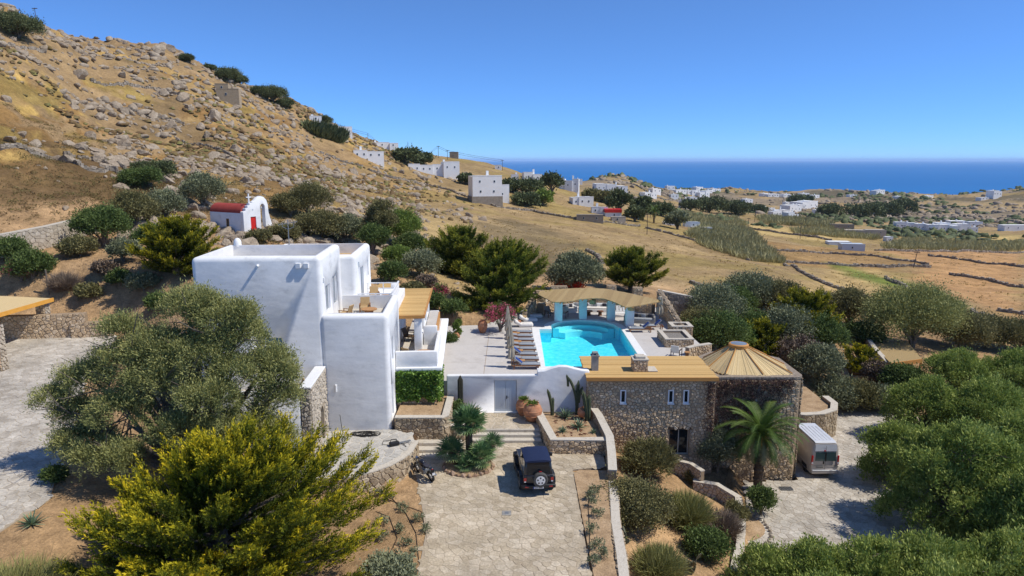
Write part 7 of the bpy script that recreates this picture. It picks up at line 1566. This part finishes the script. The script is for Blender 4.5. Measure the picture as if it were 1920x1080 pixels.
# oleanders with pink blossom
def oleander(label, p, R, Ht, seed, nb=220):
    o = thing('oleander', label, 'shrub', p); L_ = auto_lobes(R, Ht, 6, seed); limbs(o, (0, 0, 0), [(q[0], q[1], q[2]) for q in L_], .06, .02, 'trunk', None, seed)
    lobes_crown('foliage', L_, M['green'], o, int(60*R), 40, .18, .05, .3, seed=seed, zmin=.05); lobes_crown('blossom', L_, M['pink'], o, nb, 22, .10, .10, .22, seed=seed+1, shell=.95, zmin=.3); return o
p = PZ(938, 622, DZ); oleander('pink flowering oleander at the deck edge', (p.x, p.y, DZ-.1), 1.25, 2.5, 90, 150); oleander('pink oleander at the left edge above the carport', at(40, 528), 1.3, 1.8, 91, 60); oleander('small pink oleander beside the garden path', at(825, 560), .8, 1.2, 92, 50)
broom('grey_broom', 'grey dry broom on the orange garden slope', at(122, 545), 1.5, 1.7, M['twig'], 900, 31); broom('grey_broom', 'small broom tuft below the chapel', at(455, 452), .9, .9, M['twig'], 400, 32)
p = PZ(833, 632, DZ); rosette('yucca', 'spiky yellowish yucca at the deck corner', (p.x, p.y, DZ), 1.0, M['palmgrey'], 34, 41, 'yucca', w=.05, el0=.0); p = PZ(857, 632, DZ); o = thing('upright_succulent', 'bright green upright succulent beside the yucca', 'succulent', (p.x, p.y, DZ-.1)); [lobes_crown('stem', [(.12*math.cos(k*2), .12*math.sin(k*2), .5+.25*k, .22, .22, .3)], M['bright'], o, 26, 26, .09, .08, .12, seed=k) for k in range(4)]
p = PZ(843, 640, DZ); bush('dark succulent mat at the deck corner', 0, 0, .6, .5, 'green', 95, 'succulent_mat', 'plant', 4, (p.x, p.y, DZ-.1), None, 1.4, .09, .07)
# ---------------------------------------------------------------- hillside bushes, boulders, scrub
for k, (u, v, R, Ht, lab) in enumerate([(35, 72, 4.5, 4.5, 'large dark bush high on the left skyline'), (428, 152, 3.6, 3.0, 'dark bush beside the skyline wall'), (448, 158, 2.4, 2.6, 'smaller bush right of the skyline bush'), (512, 192, 4.6, 4.2, 'dark tree row at the skyline shoulder'), (535, 202, 2.6, 2.4, 'bush at the end of the skyline row'), (486, 180, 2.8, 2.6, 'grassy bush by the stone house ruin'), (352, 116, 1.8, 1.8, 'small bush on the skyline rocks'), (395, 132, 1.6, 1.4, 'tiny bush below the skyline rocks'), (610, 232, 2.2, 2.2, 'bush above the white hillside house'), (300, 330, 2.2, 1.6, 'low green bush among the scrub'), (270, 325, 1.6, 1.2, 'low dark bush among the scrub')]):
    bush(lab, u, v, R, Ht, 'fargreen', 400+k, 'hillside_bush', 'shrub', 6, None, None, .45, .34, .16, per=44)
r = np.random.default_rng(44)
def field_pts(n, test, ulo=-1.1, uhi=1.1, ylo=60, yhi=420, seed=0):
    q = np.random.default_rng(seed); y = np.exp(q.uniform(math.log(ylo), math.log(yhi), n)); x = q.uniform(ulo, uhi, n)*y
    m = test(x, y); x, y = x[m], y[m]; return x, y, H(x, y)
def hillmask(x, y): return sstep(0, -50, x+(y-150)*.12)*sstep(66, 85, y)*sstep(400, 330, y)
def rockzone(x, y, z):
    az_ = x/np.maximum(y, 1)+.25*fbm(x, y, 22, 5, 101); return np.clip(sstep(-.60, -.46, az_)*sstep(.02, -.14, az_)+sstep(30, 42, z), 0, 1)
x, y, z = field_pts(26000, lambda x, y: r.random(len(x)) < hillmask(x, y), -1.1, -.02, 70, 340, 5)
k_ = r.random(len(x)) < (.025+.55*rockzone(x, y, z))*(.25+1.5*sstep(-.05, .2, fbm(x, y, 13, 5, 151)+.05)); x, y, z = x[k_], y[k_], z[k_]
sz_ = .18+.95*r.random(len(x))**3.5+.0014*y; px_ = sz_/y; u_, v_, f_ = proj(np.stack([x, y, z]))
inf = (u_ > -20) & (u_ < 1940) & (v_ > 0); order = np.argsort(-px_*inf)
zones = [(lambda u, v: u < 330 and v < 190, 'weathered granite boulder on the rocky left summit'), (lambda u, v: u < 330, 'granite boulder lying in the golden grass of the left slope'), (lambda u, v: v < 260, 'granite boulder in the boulder field below the skyline shoulder'), (lambda u, v: True, 'granite boulder on the scrubby slope above the chapel')]
rest = order[250:]
BIG = [(37,252,9),(11,189,10),(307,178,12),(355,204,10),(400,222,16),(433,237,11),(389,255,11),(415,259,8),(230,274,14),(267,259,9),(237,211,13),(270,215,11),(289,222,11),(259,200,9),(307,241,10),(322,237,10),(274,302,10),(318,300,8),(230,144,9),(148,144,12),(70,118,8),(311,341,12),(70,74,9),(122,70,8),(318,93,13),(296,96,12),(333,107,12),(44,104,10),(406,226,13),(414,261,9),(444,283,12),(526,298,12),(510,295,9),(589,305,11),(605,320,10),(570,314,9),(620,330,11),(639,332,8),(664,324,10),(551,273,9),(576,272,9),(516,232,10),(463,292,9),(345,185,12),(375,240,10),(340,165,11),(480,255,9),(300,110,10),(20,58,11),(255,105,8)]
for k, (u, v, q) in enumerate(BIG):
    p = hit(u, v); s = q*1.05*proj(p)[2]/F; b = bpy.data.objects.new('boulder', BOULD[k % 7]); COL.objects.link(b); b.location = (p.x, p.y, p.z+.15*s); b.rotation_euler = (r.uniform(-.5, .5), r.uniform(-.5, .5), r.uniform(0, 6.3)); b.scale = (s*r.uniform(.9, 1.2), s*r.uniform(.8, 1.1), s*r.uniform(.75, 1.1))
    tag(b, ('big granite outcrop block %s' % ('on the summit of the left hill' if v < 125 else 'in the golden grass of the left hill' if u < 250 else 'of the outcrop left of the skyline hut' if u < 345 else 'in the boulder field below the skyline hut' if u < 470 else 'on the slope above the olive bushes')), 'boulder'); b['group'] = 'outcrop blocks: '+b['label'].split('block ')[1]
for i in order[:250]:
    b = bpy.data.objects.new('boulder', BOULD[i % 7]); COL.objects.link(b); b.location = (x[i], y[i], z[i]+.12*sz_[i]); b.rotation_euler = (r.uniform(-.4, .4), r.uniform(-.4, .4), r.uniform(0, 6.3)); s = sz_[i]; b.scale = (s*r.uniform(.8, 1.3), s*r.uniform(.8, 1.2), s*r.uniform(.7, 1.1))
    lab = next(l for t, l in zones if t(u_[i], v_[i])); tag(b, lab, 'boulder', 'boulders: '+lab.split(' ', 3)[-1])
bv = [np.array([v.co for v in m.vertices]) for m in BOULD]; bf = [np.array([p.vertices for p in m.polygons]) for m in BOULD]; VV, FF, AA = [], [], []; off = 0
xr = np.concatenate([x[rest]]); keepn = min(len(rest), 4200)
for i in rest[:keepn]:
    k = i % 7; a = r.uniform(0, 6.3); c, s_ = math.cos(a), math.sin(a); p = bv[k]*sz_[i]*r.uniform(.7, 1.2, 3); p = p @ np.array(((c, s_, 0), (-s_, c, 0), (0, 0, 1))); VV.append(p+np.array((x[i], y[i], z[i]))); FF.append(bf[k]+off); off += len(p); AA.append(np.full(len(p), r.random()))
tag(fmesh('hillside_rocks', np.concatenate(VV), np.concatenate(FF), M['boulder'], attr=np.concatenate(AA)), 'countless smaller rocks strewn over the hillside', kind='stuff')
# far rocky hills at the right: rock outcrops as one mass
x, y, z = field_pts(5000, lambda x, y: (fbm(x, y, 60, 5, 161) > -.02) & (r.random(len(x)) < .8), .12, 1.0, 430, 1300, 8); s3 = 1.0+2.6*r.random(len(x))**2; VV, FF, AA = [], [], []; off = 0
for i in range(min(len(x), 2600)):
    k = i % 7; p = bv[k]*s3[i]*r.uniform(.7, 1.3, 3); a = r.uniform(0, 6.3); c, s_ = math.cos(a), math.sin(a); p = p @ np.array(((c, s_, 0), (-s_, c, 0), (0, 0, 1))); VV.append(p+np.array((x[i], y[i], z[i]))); FF.append(bf[k]+off); off += len(p); AA.append(np.full(len(p), r.random()))
tag(fmesh('valley_outcrops', np.concatenate(VV), np.concatenate(FF), M['boulder'], attr=np.concatenate(AA)), 'granite outcrops scattered over the far valley hills', kind='stuff')
# scrub cushions and dry grass
_bm = bmesh.new(); bmesh.ops.create_icosphere(_bm, subdivisions=2, radius=1); _bm.verts.ensure_lookup_table()
_cv = np.array([v.co for v in _bm.verts]); _cf2 = np.array([[v.index for v in f.verts] for f in _bm.faces if f.calc_center_median().z > -.12]); _bm.free()
x, y, z = field_pts(30000, lambda x, y: (r.random(len(x)) < hillmask(x, y)*(.03+1.2*sstep(.06, .24, fbm(x*.7, y, 20, 5, 141)+.5*fbm(x, y, 7, 5, 111)))), -1.1, .2, 66, 360, 9)
xa, ya, za = x, y, z; fk = y >= 128; x, y, z = x[fk], y[fk], z[fk]
n_ = min(len(x), 5200); sc_ = (.16+.42*r.random(n_)**2+.0013*y[:n_]); VV = np.repeat(_cv[None], n_, 0)*(1+.22*r.normal(size=(n_, len(_cv), 1)))*(sc_[:, None]*r.uniform(.75, 1.3, (n_, 3)))[:, None]*np.array((1, 1, .8)) + np.stack([x[:n_], y[:n_], z[:n_]], 1)[:, None]
FF = (_cf2[None]+(np.arange(n_)*len(_cv))[:, None, None]).reshape(-1, 3); at_ = np.clip(np.repeat(r.random(n_)**1.4, len(_cv))*.8+.2*r.random(n_*len(_cv)), 0, 1)
tag(fmesh('hillside_scrub', VV.reshape(-1, 3), FF, M['scrub'], attr=at_), 'brown and olive cushion scrub covering the hillside', kind='stuff')
x, y, z = xa, ya, za; nr = y < 128; tag(tuftmesh('near_scrub', np.stack([x[nr], y[nr], z[nr], .5+.5*r.random(nr.sum())], 1), M['scrub'], None, 34, .20, .075, 1, .8, .42, 3, True), 'brown thorny tufts on the lower slope', kind='stuff')
x, y, z = field_pts(7000, lambda x, y: (r.random(len(x)) < sstep(-.05, .25, fbm(x, y, 80, 4, 211))*.8) & (H(x, y) > -52), -.12, 1.0, 330, 1350, 19)
n_ = min(len(x), 2600); sc_ = (.5+1.2*r.random(n_)**2+.0016*y[:n_]); VV = np.repeat(_cv[None], n_, 0)*(1+.25*r.normal(size=(n_, len(_cv), 1)))*(sc_[:, None]*r.uniform(.75, 1.3, (n_, 3)))[:, None]*np.array((1.2, 1.2, .9)) + np.stack([x[:n_], y[:n_], z[:n_]+.3*sc_], 1)[:, None]
FF = (_cf2[None]+(np.arange(n_)*len(_cv))[:, None, None]).reshape(-1, 3); tag(fmesh('valley_shrubs', VV.reshape(-1, 3), FF, M['fargreen'], attr=np.clip(np.repeat(r.random(n_), len(_cv))*.6+.3*r.random(n_*len(_cv)), 0, 1)), 'countless far shrubs dotting the valley and coastal hills', kind='stuff')
x, y, z = field_pts(14000, lambda x, y: (pdist(x, y, DECK) > 2) & (y > 68) & (x > -60) & (r.random(len(x)) < .5*sstep(-.15, .3, fbm(x, y, 9, 4, 77))), -.45, 1.0, 68, 260, 10)
tag(tuftmesh('field_grass', np.stack([x, y, z-.03, .4+.4*r.random(len(x))+.0025*y], 1), M['drygrass'], None, 8, .30, .08, 1, .8, .35, 4), 'dry grass tufts in the fields', kind='stuff')
x, y, z = field_pts(7000, lambda x, y: (x < -14) & (x > -70) & (y > 48) & (pdist(x, y, PARK) > 1) & (r.random(len(x)) < .45), -1.0, -.2, 50, 74, 12)
tag(tuftmesh('garden_litter', np.stack([x, y, z-.02, .18+.3*r.random(len(x))], 1), M['twig'], None, 6, .4, .06, .6, 1, .4, 6), 'dry twigs and weeds over the orange garden soil', kind='stuff')
# reeds
def reeds(label, poly, n, hgt, seed, m='reed'):
    w = hits(poly); xs = [p[0] for p in w]; ys = [p[1] for p in w]; q = np.random.default_rng(seed); xx = q.uniform(min(xs), max(xs), n*3); yy = q.uniform(min(ys), max(ys), n*3); k = pdist(xx, yy, w) < 0; xx, yy = xx[k][:n], yy[k][:n]
    if len(xx) == 0: return
    o = tuftmesh('reed_bed', np.stack([xx, yy, H(xx, yy)-.1, hgt*(.7+.5*q.random(len(xx)))], 1), M[m], None, 8, .9, .12, 1.0, .7, .45, seed); tag(o, label, kind='stuff')
reeds('pale green reed bed in the valley corner', [(1285, 440), (1330, 425), (1400, 430), (1440, 470), (1470, 495), (1410, 490), (1340, 470)], 3600, 1.9, 1)
reeds('reed strip along the valley field', [(1250, 398), (1380, 408), (1400, 425), (1330, 428), (1260, 415)], 1700, 2.3, 2); reeds('long reed row before the white terraced houses', [(1655, 462), (1700, 450), (1800, 456), (1920, 456), (1920, 470), (1760, 470), (1660, 469)], 1900, 2.1, 3); reeds('reed row beyond the brown field', [(1420, 408), (1560, 420), (1560, 430), (1430, 420)], 1000, 3, 4); reeds('reeds around the farm buildings', [(1480, 430), (1640, 440), (1650, 450), (1500, 442)], 800, 2.4, 5); reeds('reed thicket on the upper slope', [(572, 242), (600, 246), (645, 262), (640, 270), (600, 258)], 900, 3.2, 6, 'fargreen')
# ---------------------------------------------------------------- distant houses
def fbox(o, nm, m, x0, x1, y0, y1, z0, z1): return boxo(nm, M[m], o, x0, x1, y0, y1, z0, z1)
def far_house(label, u, v, wpx, hpx, seed=0, rz=0, m='whitefar', dep=.8, wins=2, blocks=1, chim=True, rows=1, group=None, base=0, name='distant_house', cat='house', pos=None):
    p = Vector(pos) if pos else hit(u, v); t = proj(p)[2]; s = t/F; Wm, Hm = wpx*s, hpx*s; r = random.Random(seed)
    D = max(Wm*dep, 3); b0 = 0; c_, s_ = math.cos(rz), math.sin(rz)
    hs = [hz(p.x+a*c_-b*s_, p.y+a*s_+b*c_) for a, b in ((-Wm/2, 0), (Wm/2, 0), (0, D*.5))]; zb = min(max(hs), p.z+Hm*.45)
    o = thing(name, label, cat, (p.x, p.y, zb-.2), rz, group)
    if base: bo_ = fbox(o, 'stone_base', 'drystone', -Wm/2-.2, Wm/2+.2, -.15, D+.2, -1.5-max(0, zb-min(hs)), base*s); b0 = base*s
    else: b0 = -1.2-max(0, zb-min(hs))
    if blocks == 1: segs_ = [(-Wm/2, Wm/2, 0, Hm)]
    else:
        segs_ = []; x = -Wm/2
        for k in range(blocks):
            w = Wm/blocks*r.uniform(.8, 1.2) if k < blocks-1 else Wm/2-x; segs_.append((x, x+w, r.uniform(0, D*.3), Hm*r.uniform(.68, 1.05))); x += w
    fw = max(.4, .0011*t)
    for a, b, y0, hh in segs_:
        w_ = fbox(o, 'wall', m, a, b+.02*r.random(), y0, D*r.uniform(.9, 1.0), b0, hh)
        fbox(w_, 'parapet', m, a-.03, b+.03, y0-.03, y0+.22, hh, hh+.025*Hm+.1)
        nw_ = max(1, int(round(wins*(b-a)/Wm+.2)))
        for rw in range(rows):
            zc = b0*(b0 > 0)+(hh-b0*(b0 > 0))*((rw+.5)/rows)
            for k in range(nw_):
                xc = a+(b-a)*(k+.5)/nw_+r.uniform(-.1, .1)*(b-a)/nw_
                q = fbox(o, 'window', 'greydoor', xc-fw*.6, xc+fw*.6, y0-.06, y0+.02, zc-fw*.8, zc+fw*.8); fbox(q, 'pane', 'glass', xc-fw*.45, xc+fw*.45, y0-.09, y0-.05, zc-fw*.65, zc+fw*.65)
    if chim:
        cx_ = r.uniform(-.3, .3)*Wm; c_ = fbox(o, 'chimney', m, cx_-.35, cx_+.35, D*.5, D*.5+.7, Hm*.7, Hm*1.12+.6)
    return o
Rz = math.radians
far_house('white two-storey tower house on a stone base, seen mid slope', 914, 384, 56, 50, 1, Rz(14), 'whitefar', .8, 2, 1, True, 2, None, 13)
far_house('white annex with terrace on the right of the tower house', 944, 380, 22, 32, 2, Rz(14), wins=1, chim=False)
far_house('long low white villa with chimneys on the slope', 815, 330, 96, 18, 3, Rz(16), dep=.35, wins=6, blocks=4); far_house('white cottage with grey front on the upper slope', 692, 302, 56, 16, 4, Rz(18), dep=.5, wins=4, blocks=2); far_house('white house on the skyline shoulder', 716, 278, 62, 8, 5, Rz(18), dep=.4, wins=2, blocks=3); far_house('low white house under the skyline', 638, 250, 44, 9, 6, Rz(18), dep=.5, wins=2); far_house('tiny white building near the skyline', 592, 229, 22, 8, 7, Rz(18), wins=1)
far_house('square stone tower ruin on the ridge', 851, 297, 16, 11, 8, 0, 'drystone', .8, 1, 1, False, 1, None, 0, 'stone_ruin', 'ruin'); far_house('brown stone hut by the skyline wall', 428, 193, 40, 18, 9, Rz(8), 'rubblewarm', .5, 1, 1, False, 1, None, 0, 'stone_hut', 'hut'); far_house('upper brown stone hut at the skyline', 416, 174, 24, 12, 10, Rz(8), 'rubblewarm', .5, 1, 1, False, 1, None, 0, 'stone_hut', 'hut')
far_house('white dome-topped building on the ridge end', 934, 318, 12, 8, 11, 0, wins=1, chim=False); far_house('white house with sloping wing on the ridge', 1000, 342, 34, 16, 12, Rz(10), blocks=2, wins=2); far_house('small white house left of the sloping wing', 965, 338, 14, 10, 13, 0, wins=1); far_house('white house of tall narrow blocks behind the garden trees', 1066, 358, 36, 20, 14, Rz(-10), blocks=3, wins=3); far_house('white square house right of the tall blocks', 1086, 346, 12, 10, 15, 0, wins=1); far_house('reddish roofed house at the ridge', 1050, 338, 16, 6, 16, 0, 'terracotta', wins=1, chim=False)
far_house('low white complex on the middle hillside', 1150, 362, 60, 14, 17, Rz(6), blocks=3, wins=4); far_house('white house with stepped terraces and stairs', 1095, 388, 40, 18, 18, Rz(12), blocks=3, wins=3); far_house('small white house with chimneys below the steps', 1125, 402, 30, 14, 19, 0, blocks=2, wins=2)
o = far_house('white chapel with bright red roof in the valley', 1150, 408, 30, 8, 20, 0, wins=1, chim=False); bpy.context.view_layer.update(); d_ = [c for c in o.children if c.name.startswith('wall')][0].dimensions; boxo('red_roof', M['red'], o, -d_.x/2-.1, d_.x/2+.1, -.2, d_.y, 8*proj(o.location)[2]/F+.05, 8*proj(o.location)[2]/F+1.1)
far_house('grey stone farm ruin with flat roof at the field edge', 1106, 416, 50, 11, 21, Rz(-5), 'drystone', .5, 2, 1, False, 1, None, 0, 'stone_barn', 'barn'); far_house('pale flat-roofed stone barn beside the red roofed chapel', 1160, 416, 26, 8, 22, 0, 'rubblepale', .5, 1, 1, False, 1, None, 0, 'stone_barn', 'barn')
far_house('blue-grey flat-roofed shed among the valley bushes', 1298, 427, 28, 9, 23, 0, 'greydoor', .5, 1, 1, False); far_house('low white shed beside the grey-blue one', 1318, 433, 34, 5, 24, 0, wins=1, chim=False); far_house('white low building behind the dark round bush', 1255, 422, 20, 5, 25, 0, wins=1, chim=False)
far_house('white two-storey cube house in the valley', 1284, 392, 18, 17, 26, 0, wins=2, rows=2); 
FH = [(1222, 372, 22, 7), (1232, 365, 16, 6), (1210, 380, 14, 6), (1258, 356, 12, 5), (1240, 350, 14, 4), (1279, 364, 20, 5), (1300, 367, 16, 6), (1322, 371, 20, 8), (1345, 360, 18, 4), (1312, 357, 14, 4), (1330, 362, 12, 4), (1265, 374, 12, 5), (1304, 378, 16, 6), (1355, 388, 16, 6), (1390, 394, 18, 9), (1408, 398, 16, 5), (1362, 392, 16, 5), (1420, 398, 10, 4), (1404, 380, 14, 4), (1436, 368, 12, 4), (1452, 369, 18, 4), (1475, 370, 12, 4), (1497, 372, 16, 4), (1510, 368, 14, 4), (1530, 372, 14, 4), (1478, 385, 10, 4), (1446, 396, 22, 5), (1470, 402, 22, 8), (1488, 412, 20, 10), (1460, 405, 18, 7), (1494, 398, 28, 9), (1520, 392, 34, 10), (1500, 392, 20, 6), (1545, 400, 20, 5), (1550, 395, 14, 4), (1600, 370, 12, 3), (1655, 366, 20, 5), (1690, 372, 14, 3), (1746, 372, 16, 3), (1873, 372, 20, 8), (1850, 375, 16, 3), (1650, 402, 14, 6)]
nth = ['first', 'second', 'third', 'fourth', 'fifth', 'sixth', 'seventh', 'eighth', 'ninth', 'tenth', 'eleventh', 'twelfth', 'thirteenth', 'fourteenth', 'fifteenth', 'sixteenth', 'seventeenth', 'eighteenth', 'nineteenth', 'twentieth']
bands = [('on the far slope below the sea', lambda u, v: u < 1350 and v <= 372), ('at the far slope foot', lambda u, v: u < 1430), ('on the round coastal hill', lambda u, v: u < 1540 and v <= 386), ('behind the valley reeds', lambda u, v: u < 1560), ('on the far right coast', lambda u, v: True)]
cnt = {}
for k, (u, v, w, h) in enumerate(sorted(FH)):
    b = next(i for i, (n_, t_) in enumerate(bands) if t_(u, v)); c = cnt.get(b, 0); cnt[b] = c+1
    far_house('small white house %s, %s from the left' % (bands[b][0], nth[c]), u, v, w*1.3, h*1.4, 60+k, Rz(rng.uniform(12, 42)), wins=2 if w < 18 else 3, blocks=1 if w < 15 else 2, group='white houses across the valley', dep=.7)
for k in range(6): far_house('white row house with small square windows, unit %s from the left' % nth[k], 1690+k*20, 429+1.4*k, 19, 12, 140+k, Rz(-6), wins=3, chim=True, group='terrace of white row houses', dep=.9)
for k, (u, v, w, h) in enumerate(((1768, 433, 22, 15), (1786, 434, 16, 12), (1806, 435, 26, 14), (1826, 436, 14, 10), (1800, 424, 30, 9), (1830, 426, 22, 10))): far_house('white block of the right terraced houses, %s of six' % nth[k], u, v, w, h, 150+k, Rz(-6), wins=2, group='right terraced houses', dep=.8)
far_house('long white shed at the right picture edge', 1908, 433, 50, 9, 160, 0, wins=3, chim=False, dep=.4)
far_house('flat-roofed farm shed with grey-blue wall', 1600, 470, 40, 12, 161, Rz(-10), 'greydoor', .7, 1, 1, False); far_house('white flat roof part of the farm', 1575, 461, 40, 6, 162, Rz(-8), 'whitefar', .6, 1, 1, False); far_house('long low stone farm building', 1625, 444, 70, 9, 163, Rz(-10), 'rubblepale', .4, 3, 2, False); far_house('old stone farm wing with rubble roof', 1580, 430, 40, 8, 164, Rz(-10), 'drystone', .4, 2, 1, False); far_house('small white farm cube', 1668, 454, 12, 10, 165, 0, wins=1, chim=False)
# distant trees
for k, (u, v, R_, H_, m, lab) in enumerate([(1160, 402, 24, 44, 'green', 'large round tree behind the red-roofed chapel'), (1205, 412, 20, 46, 'green', 'dark green tree cluster beside the palm'), (1190, 415, 16, 26, 'green', 'dark bush left of the far palm'), (1270, 430, 20, 30, 'olive', 'grey-green round bush by the blue-grey shed'), (1035, 362, 20, 36, 'green', 'dark araucaria-like tree before the tall white blocks'), (985, 365, 28, 22, 'green', 'hedge of dark trees right of the tower house'), (955, 360, 18, 20, 'green', 'dark trees behind the tower house'), (1015, 385, 22, 24, 'bright', 'pale green bamboo clump below the hedge'), (985, 385, 24, 18, 'green', 'dark shrub left of the bamboo'), (760, 305, 26, 20, 'green', 'green garden trees beside the long white villa'), (790, 308, 20, 16, 'green', 'second garden tree group beside the villa'), (875, 345, 14, 16, 'green', 'garden tree left of the tower house'), (1240, 405, 24, 18, 'green', 'hedge row of trees in the valley'), (1330, 398, 30, 20, 'green', 'valley tree row behind the reeds'), (1380, 402, 26, 18, 'green', 'valley trees by the white houses'), (1295, 395, 18, 16, 'green', 'trees around the cube house'), (1555, 405, 24, 14, 'green', 'trees on the valley floor'), (1620, 408, 34, 16, 'green', 'dark grove left of the rocky hill'), (1660, 402, 24, 14, 'green', 'grove below the rocky hill'), (1690, 400, 24, 22, 'green', 'dark tree clump on the rocky slope'), (1420, 400, 16, 10, 'green', 'small trees by the far houses'), (1500, 382, 20, 8, 'green', 'bushes on the coastal hill'), (1130, 378, 20, 12, 'drygreen', 'ochre bush by the stepped white house'), (1110, 372, 18, 10, 'drygreen', 'shrubs below the middle complex')]):
    p = hit(u, v); s = proj(p)[2]/F; L_ = auto_lobes(R_*s, H_*s, 6, k); o = thing('distant_tree', lab, 'tree', tuple(p)); limbs(o, (0, 0, 0), [(q[0], q[1], q[2]) for q in L_], .3, .08, 'trunk', None, k); lobes_crown('crown', L_, M['fargreen' if m == 'green' else m], o, 130, 34, 2.6*s+.3, 1.7*s+.15, R_*s*.22, seed=500+k, zmin=0)
p = hit(1226, 418); s = proj(p)[2]/F; o = date_palm('far date palm in the valley', tuple(p), 20*s, 26, 22*s, 9)
# utility poles and wires
poles = []
for k, (u, v, h, lab) in enumerate([(533, 192, 16, 'on the skyline shoulder'), (577, 225, 14, 'above the white hillside house'), (690, 262, 12, 'on the ridge'), (765, 278, 12, 'on the ridge near the villa'), (822, 296, 22, 'behind the long villa'), (839, 300, 18, 'left of the stone ruin'), (942, 320, 20, 'at the ridge end against the sea'), (68, 42, 26, 'on the left summit'), (1213, 440, 40, 'in the valley beside the reeds'), (1402, 440, 32, 'in the golden valley field'), (1500, 448, 30, 'before the farm'), (1712, 502, 30, 'leaning at the reddish field corner'), (1790, 466, 30, 'before the white terraced houses'), (1690, 444, 22, 'by the farm lane'), (1415, 416, 22, 'in the middle valley'), (1510, 424, 24, 'left of the old farm wing')]):
    p = hit(u, v); s = proj(p)[2]/F; o = thing('utility_pole', 'thin dark utility pole %s' % lab, 'pole', tuple(p), 0, 'utility poles'); hh = h*s; lean = .16*hh if 'leaning' in lab else 0
    rr_ = max(.10, .45*s); MB().tube([(0, 0, -.5), (lean, 0, hh)], [rr_, rr_*.7], 6).build('post', M['pole'], o)
    if h > 13: boxo('crossarm', M['pole'], o, lean-.7*max(1, s*3), lean+.7*max(1, s*3), -rr_, rr_, hh*.93, hh*.93+rr_*1.6)
    poles.append(p+Vector((lean, 0, hh)))
wm = MB()
for a, b in zip(poles[:6], poles[1:7]):
    for dz in (0, -.7): wm.tube([a.lerp(b, f)+Vector((0, 0, dz-4*f*(1-f)*(b-a).length*.012)) for f in np.linspace(0, 1, 9)], .045, 4)
tag(wm.build('power_lines', M['cable']), 'power lines strung between the ridge poles', 'cable')
tag(MB().tube([tuple(at(92, 552)), tuple(Vector(at(92, 552))+Vector((-.05, 0, 2.2)))], .07, 6).build('garden_post', M['bark']), 'wooden post standing behind the carport roof', 'post')
HAZE = 0.00004
# ---------------------------------------------------------------- air
hm = bpy.data.materials.new('sea_haze'); hm.use_nodes = True; _t = hm.node_tree; _t.nodes.remove(_t.nodes['Principled BSDF'])
_v = _t.nodes.new('ShaderNodeVolumePrincipled'); _v.inputs['Color'].default_value = (.64, .83, 1, 1); _v.inputs['Density'].default_value = HAZE; _v.inputs['Anisotropy'].default_value = 0.0
_t.links.new(_v.outputs[0], _t.nodes['Material Output'].inputs['Volume'])
hb = boxo('haze', hm, None, -95000, 95000, -400, 91000, -92, 90); tag(hb, 'pale sea haze in the air', kind='stuff')
